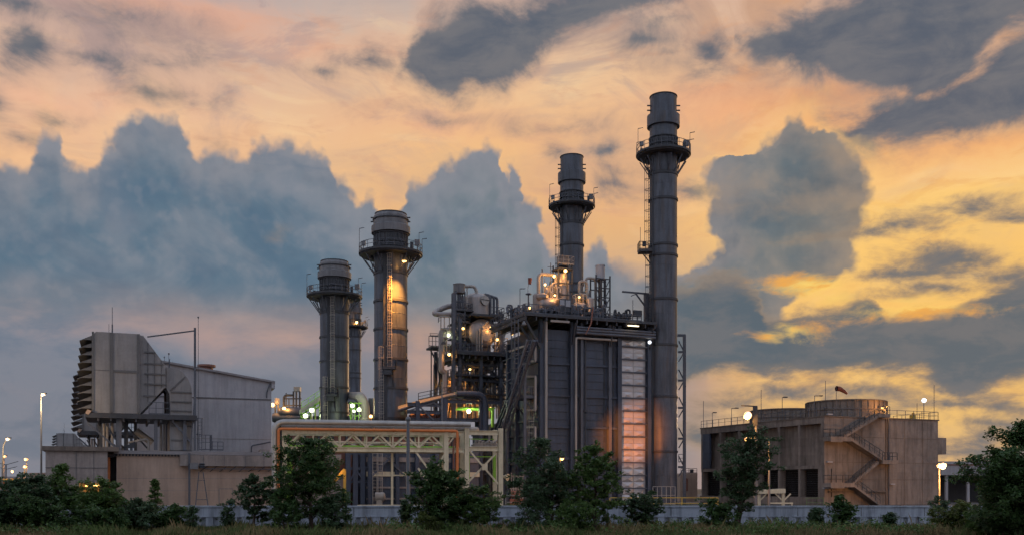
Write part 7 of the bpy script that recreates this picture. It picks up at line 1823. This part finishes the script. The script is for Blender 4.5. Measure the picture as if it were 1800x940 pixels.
# ------------------------------------------------------------------ grass
def grass_mat():
    m = bpy.data.materials.new('mixed_dry_and_green_grass'); m.use_nodes = True; t = m.node_tree; h = Nd(t)
    b = t.nodes['Principled BSDF']; geo = t.nodes.new('ShaderNodeNewGeometry')
    n = t.nodes.new('ShaderNodeTexNoise'); n.inputs['Scale'].default_value = .22; n.inputs['Detail'].default_value = 4; t.links.new(geo.outputs['Position'], n.inputs['Vector'])
    f = h.m('ADD', h.mr(n.outputs['Fac'], .42, .62), h.m('MULTIPLY_ADD', geo.outputs['Random Per Island'], .7, -.35), clamp=True)
    c = h.mix(f, (.062, .095, .026, 1), (.20, .145, .07, 1))
    t.links.new(c, b.inputs['Base Color']); b.inputs['Roughness'].default_value = .7; b.inputs['Specular IOR Level'].default_value = .2
    return m
M['grass'] = grass_mat()
def grass(n, x0, x1, y0, y1, h0, h1, seed, clump=1.0):
    rs = np.random.RandomState(seed)
    x = rs.uniform(x0, x1, n); y = rs.uniform(y0, y1, n)
    k = .45 + .55 * (np.sin(x * .9 + np.sin(x * .37) * 3 + y * .6) * .5 + .5) * clump + (1 - clump) * .5
    h = (h0 + (h1 - h0) * rs.random(n) ** 1.6) * k
    a = rs.uniform(0, math.pi, n); w = rs.uniform(.008, .020, n)
    bend = rs.normal(0, .22, (n, 2)) * h[:, None]
    b1 = np.stack([x - np.cos(a) * w, y - np.sin(a) * w, np.zeros(n)], 1); b2 = np.stack([x + np.cos(a) * w, y + np.sin(a) * w, np.zeros(n)], 1)
    m1 = np.stack([x + bend[:, 0] * .35 + np.cos(a) * w * .7, y + bend[:, 1] * .35 + np.sin(a) * w * .7, h * .6], 1)
    tp_ = np.stack([x + bend[:, 0], y + bend[:, 1], h], 1)
    return np.stack([b1, b2, m1, tp_], 1).reshape(-1, 3)
me = np_mesh('grass', np.concatenate([grass(64000, -34, 34, 46, 57, .14, .66, 3), grass(22000, -34, 34, 57, 60.8, .08, .34, 4), grass(2600, -34, 34, 47, 58, .45, 1.0, 14)]), 4, [M['grass']])
o = bpy.data.objects.new('grass', me); COL.objects.link(o); tag(o, 'rough mixed dry and green grass in front of the low wall', 'grass', kind='stuff')
me = np_mesh('yard_weeds', np.concatenate([grass(9000, X(470, 63), X(725, 63), 62.2, 64.5, 1.1, 1.62, 5, .4), grass(2500, X(885, 63), X(930, 63), 62.2, 64.5, 1.1, 1.6, 6, .5), grass(6500, X(1060, 63), X(1450, 63), 62.2, 64.5, 1.0, 1.52, 7, .6), grass(3000, X(1450, 63), X(1640, 63), 62.2, 64.5, 1.0, 1.45, 8, .6), grass(2500, X(300, 63), X(470, 63), 62.2, 64.5, 1.0, 1.5, 9, .7)]), 4, [M['leaf_yl']])
o = bpy.data.objects.new('yard_weeds', me); COL.objects.link(o); tag(o, 'green weeds growing along the plant side of the low wall', 'weeds', kind='stuff')

# low scrub under the trees, a mass nobody could count
rs_ = np.random.RandomState(77)
n_ = 900; cx_ = rs_.uniform(-30, 30, n_); cy_ = rs_.uniform(47.5, 59, n_)
dens_ = np.sin(cx_ * .55 + np.sin(cx_ * .23) * 2.5) + np.sin(cy_ * .9 + cx_ * .2) * .5 + (np.abs(cx_) > 19) * .6
kp_ = dens_ + rs_.normal(0, .5, n_) > .25
cen_ = np.stack([cx_[kp_], cy_[kp_], rs_.uniform(.10, .55, kp_.sum())], 1)
me = np_mesh('undergrowth', leaves(cen_, .42, .15, 26, rs_, .7), 4, [M['leaf_md'], ])
o = bpy.data.objects.new('undergrowth', me); COL.objects.link(o); tag(o, 'low green scrub spreading through the grass under the trees', 'undergrowth', kind='stuff')
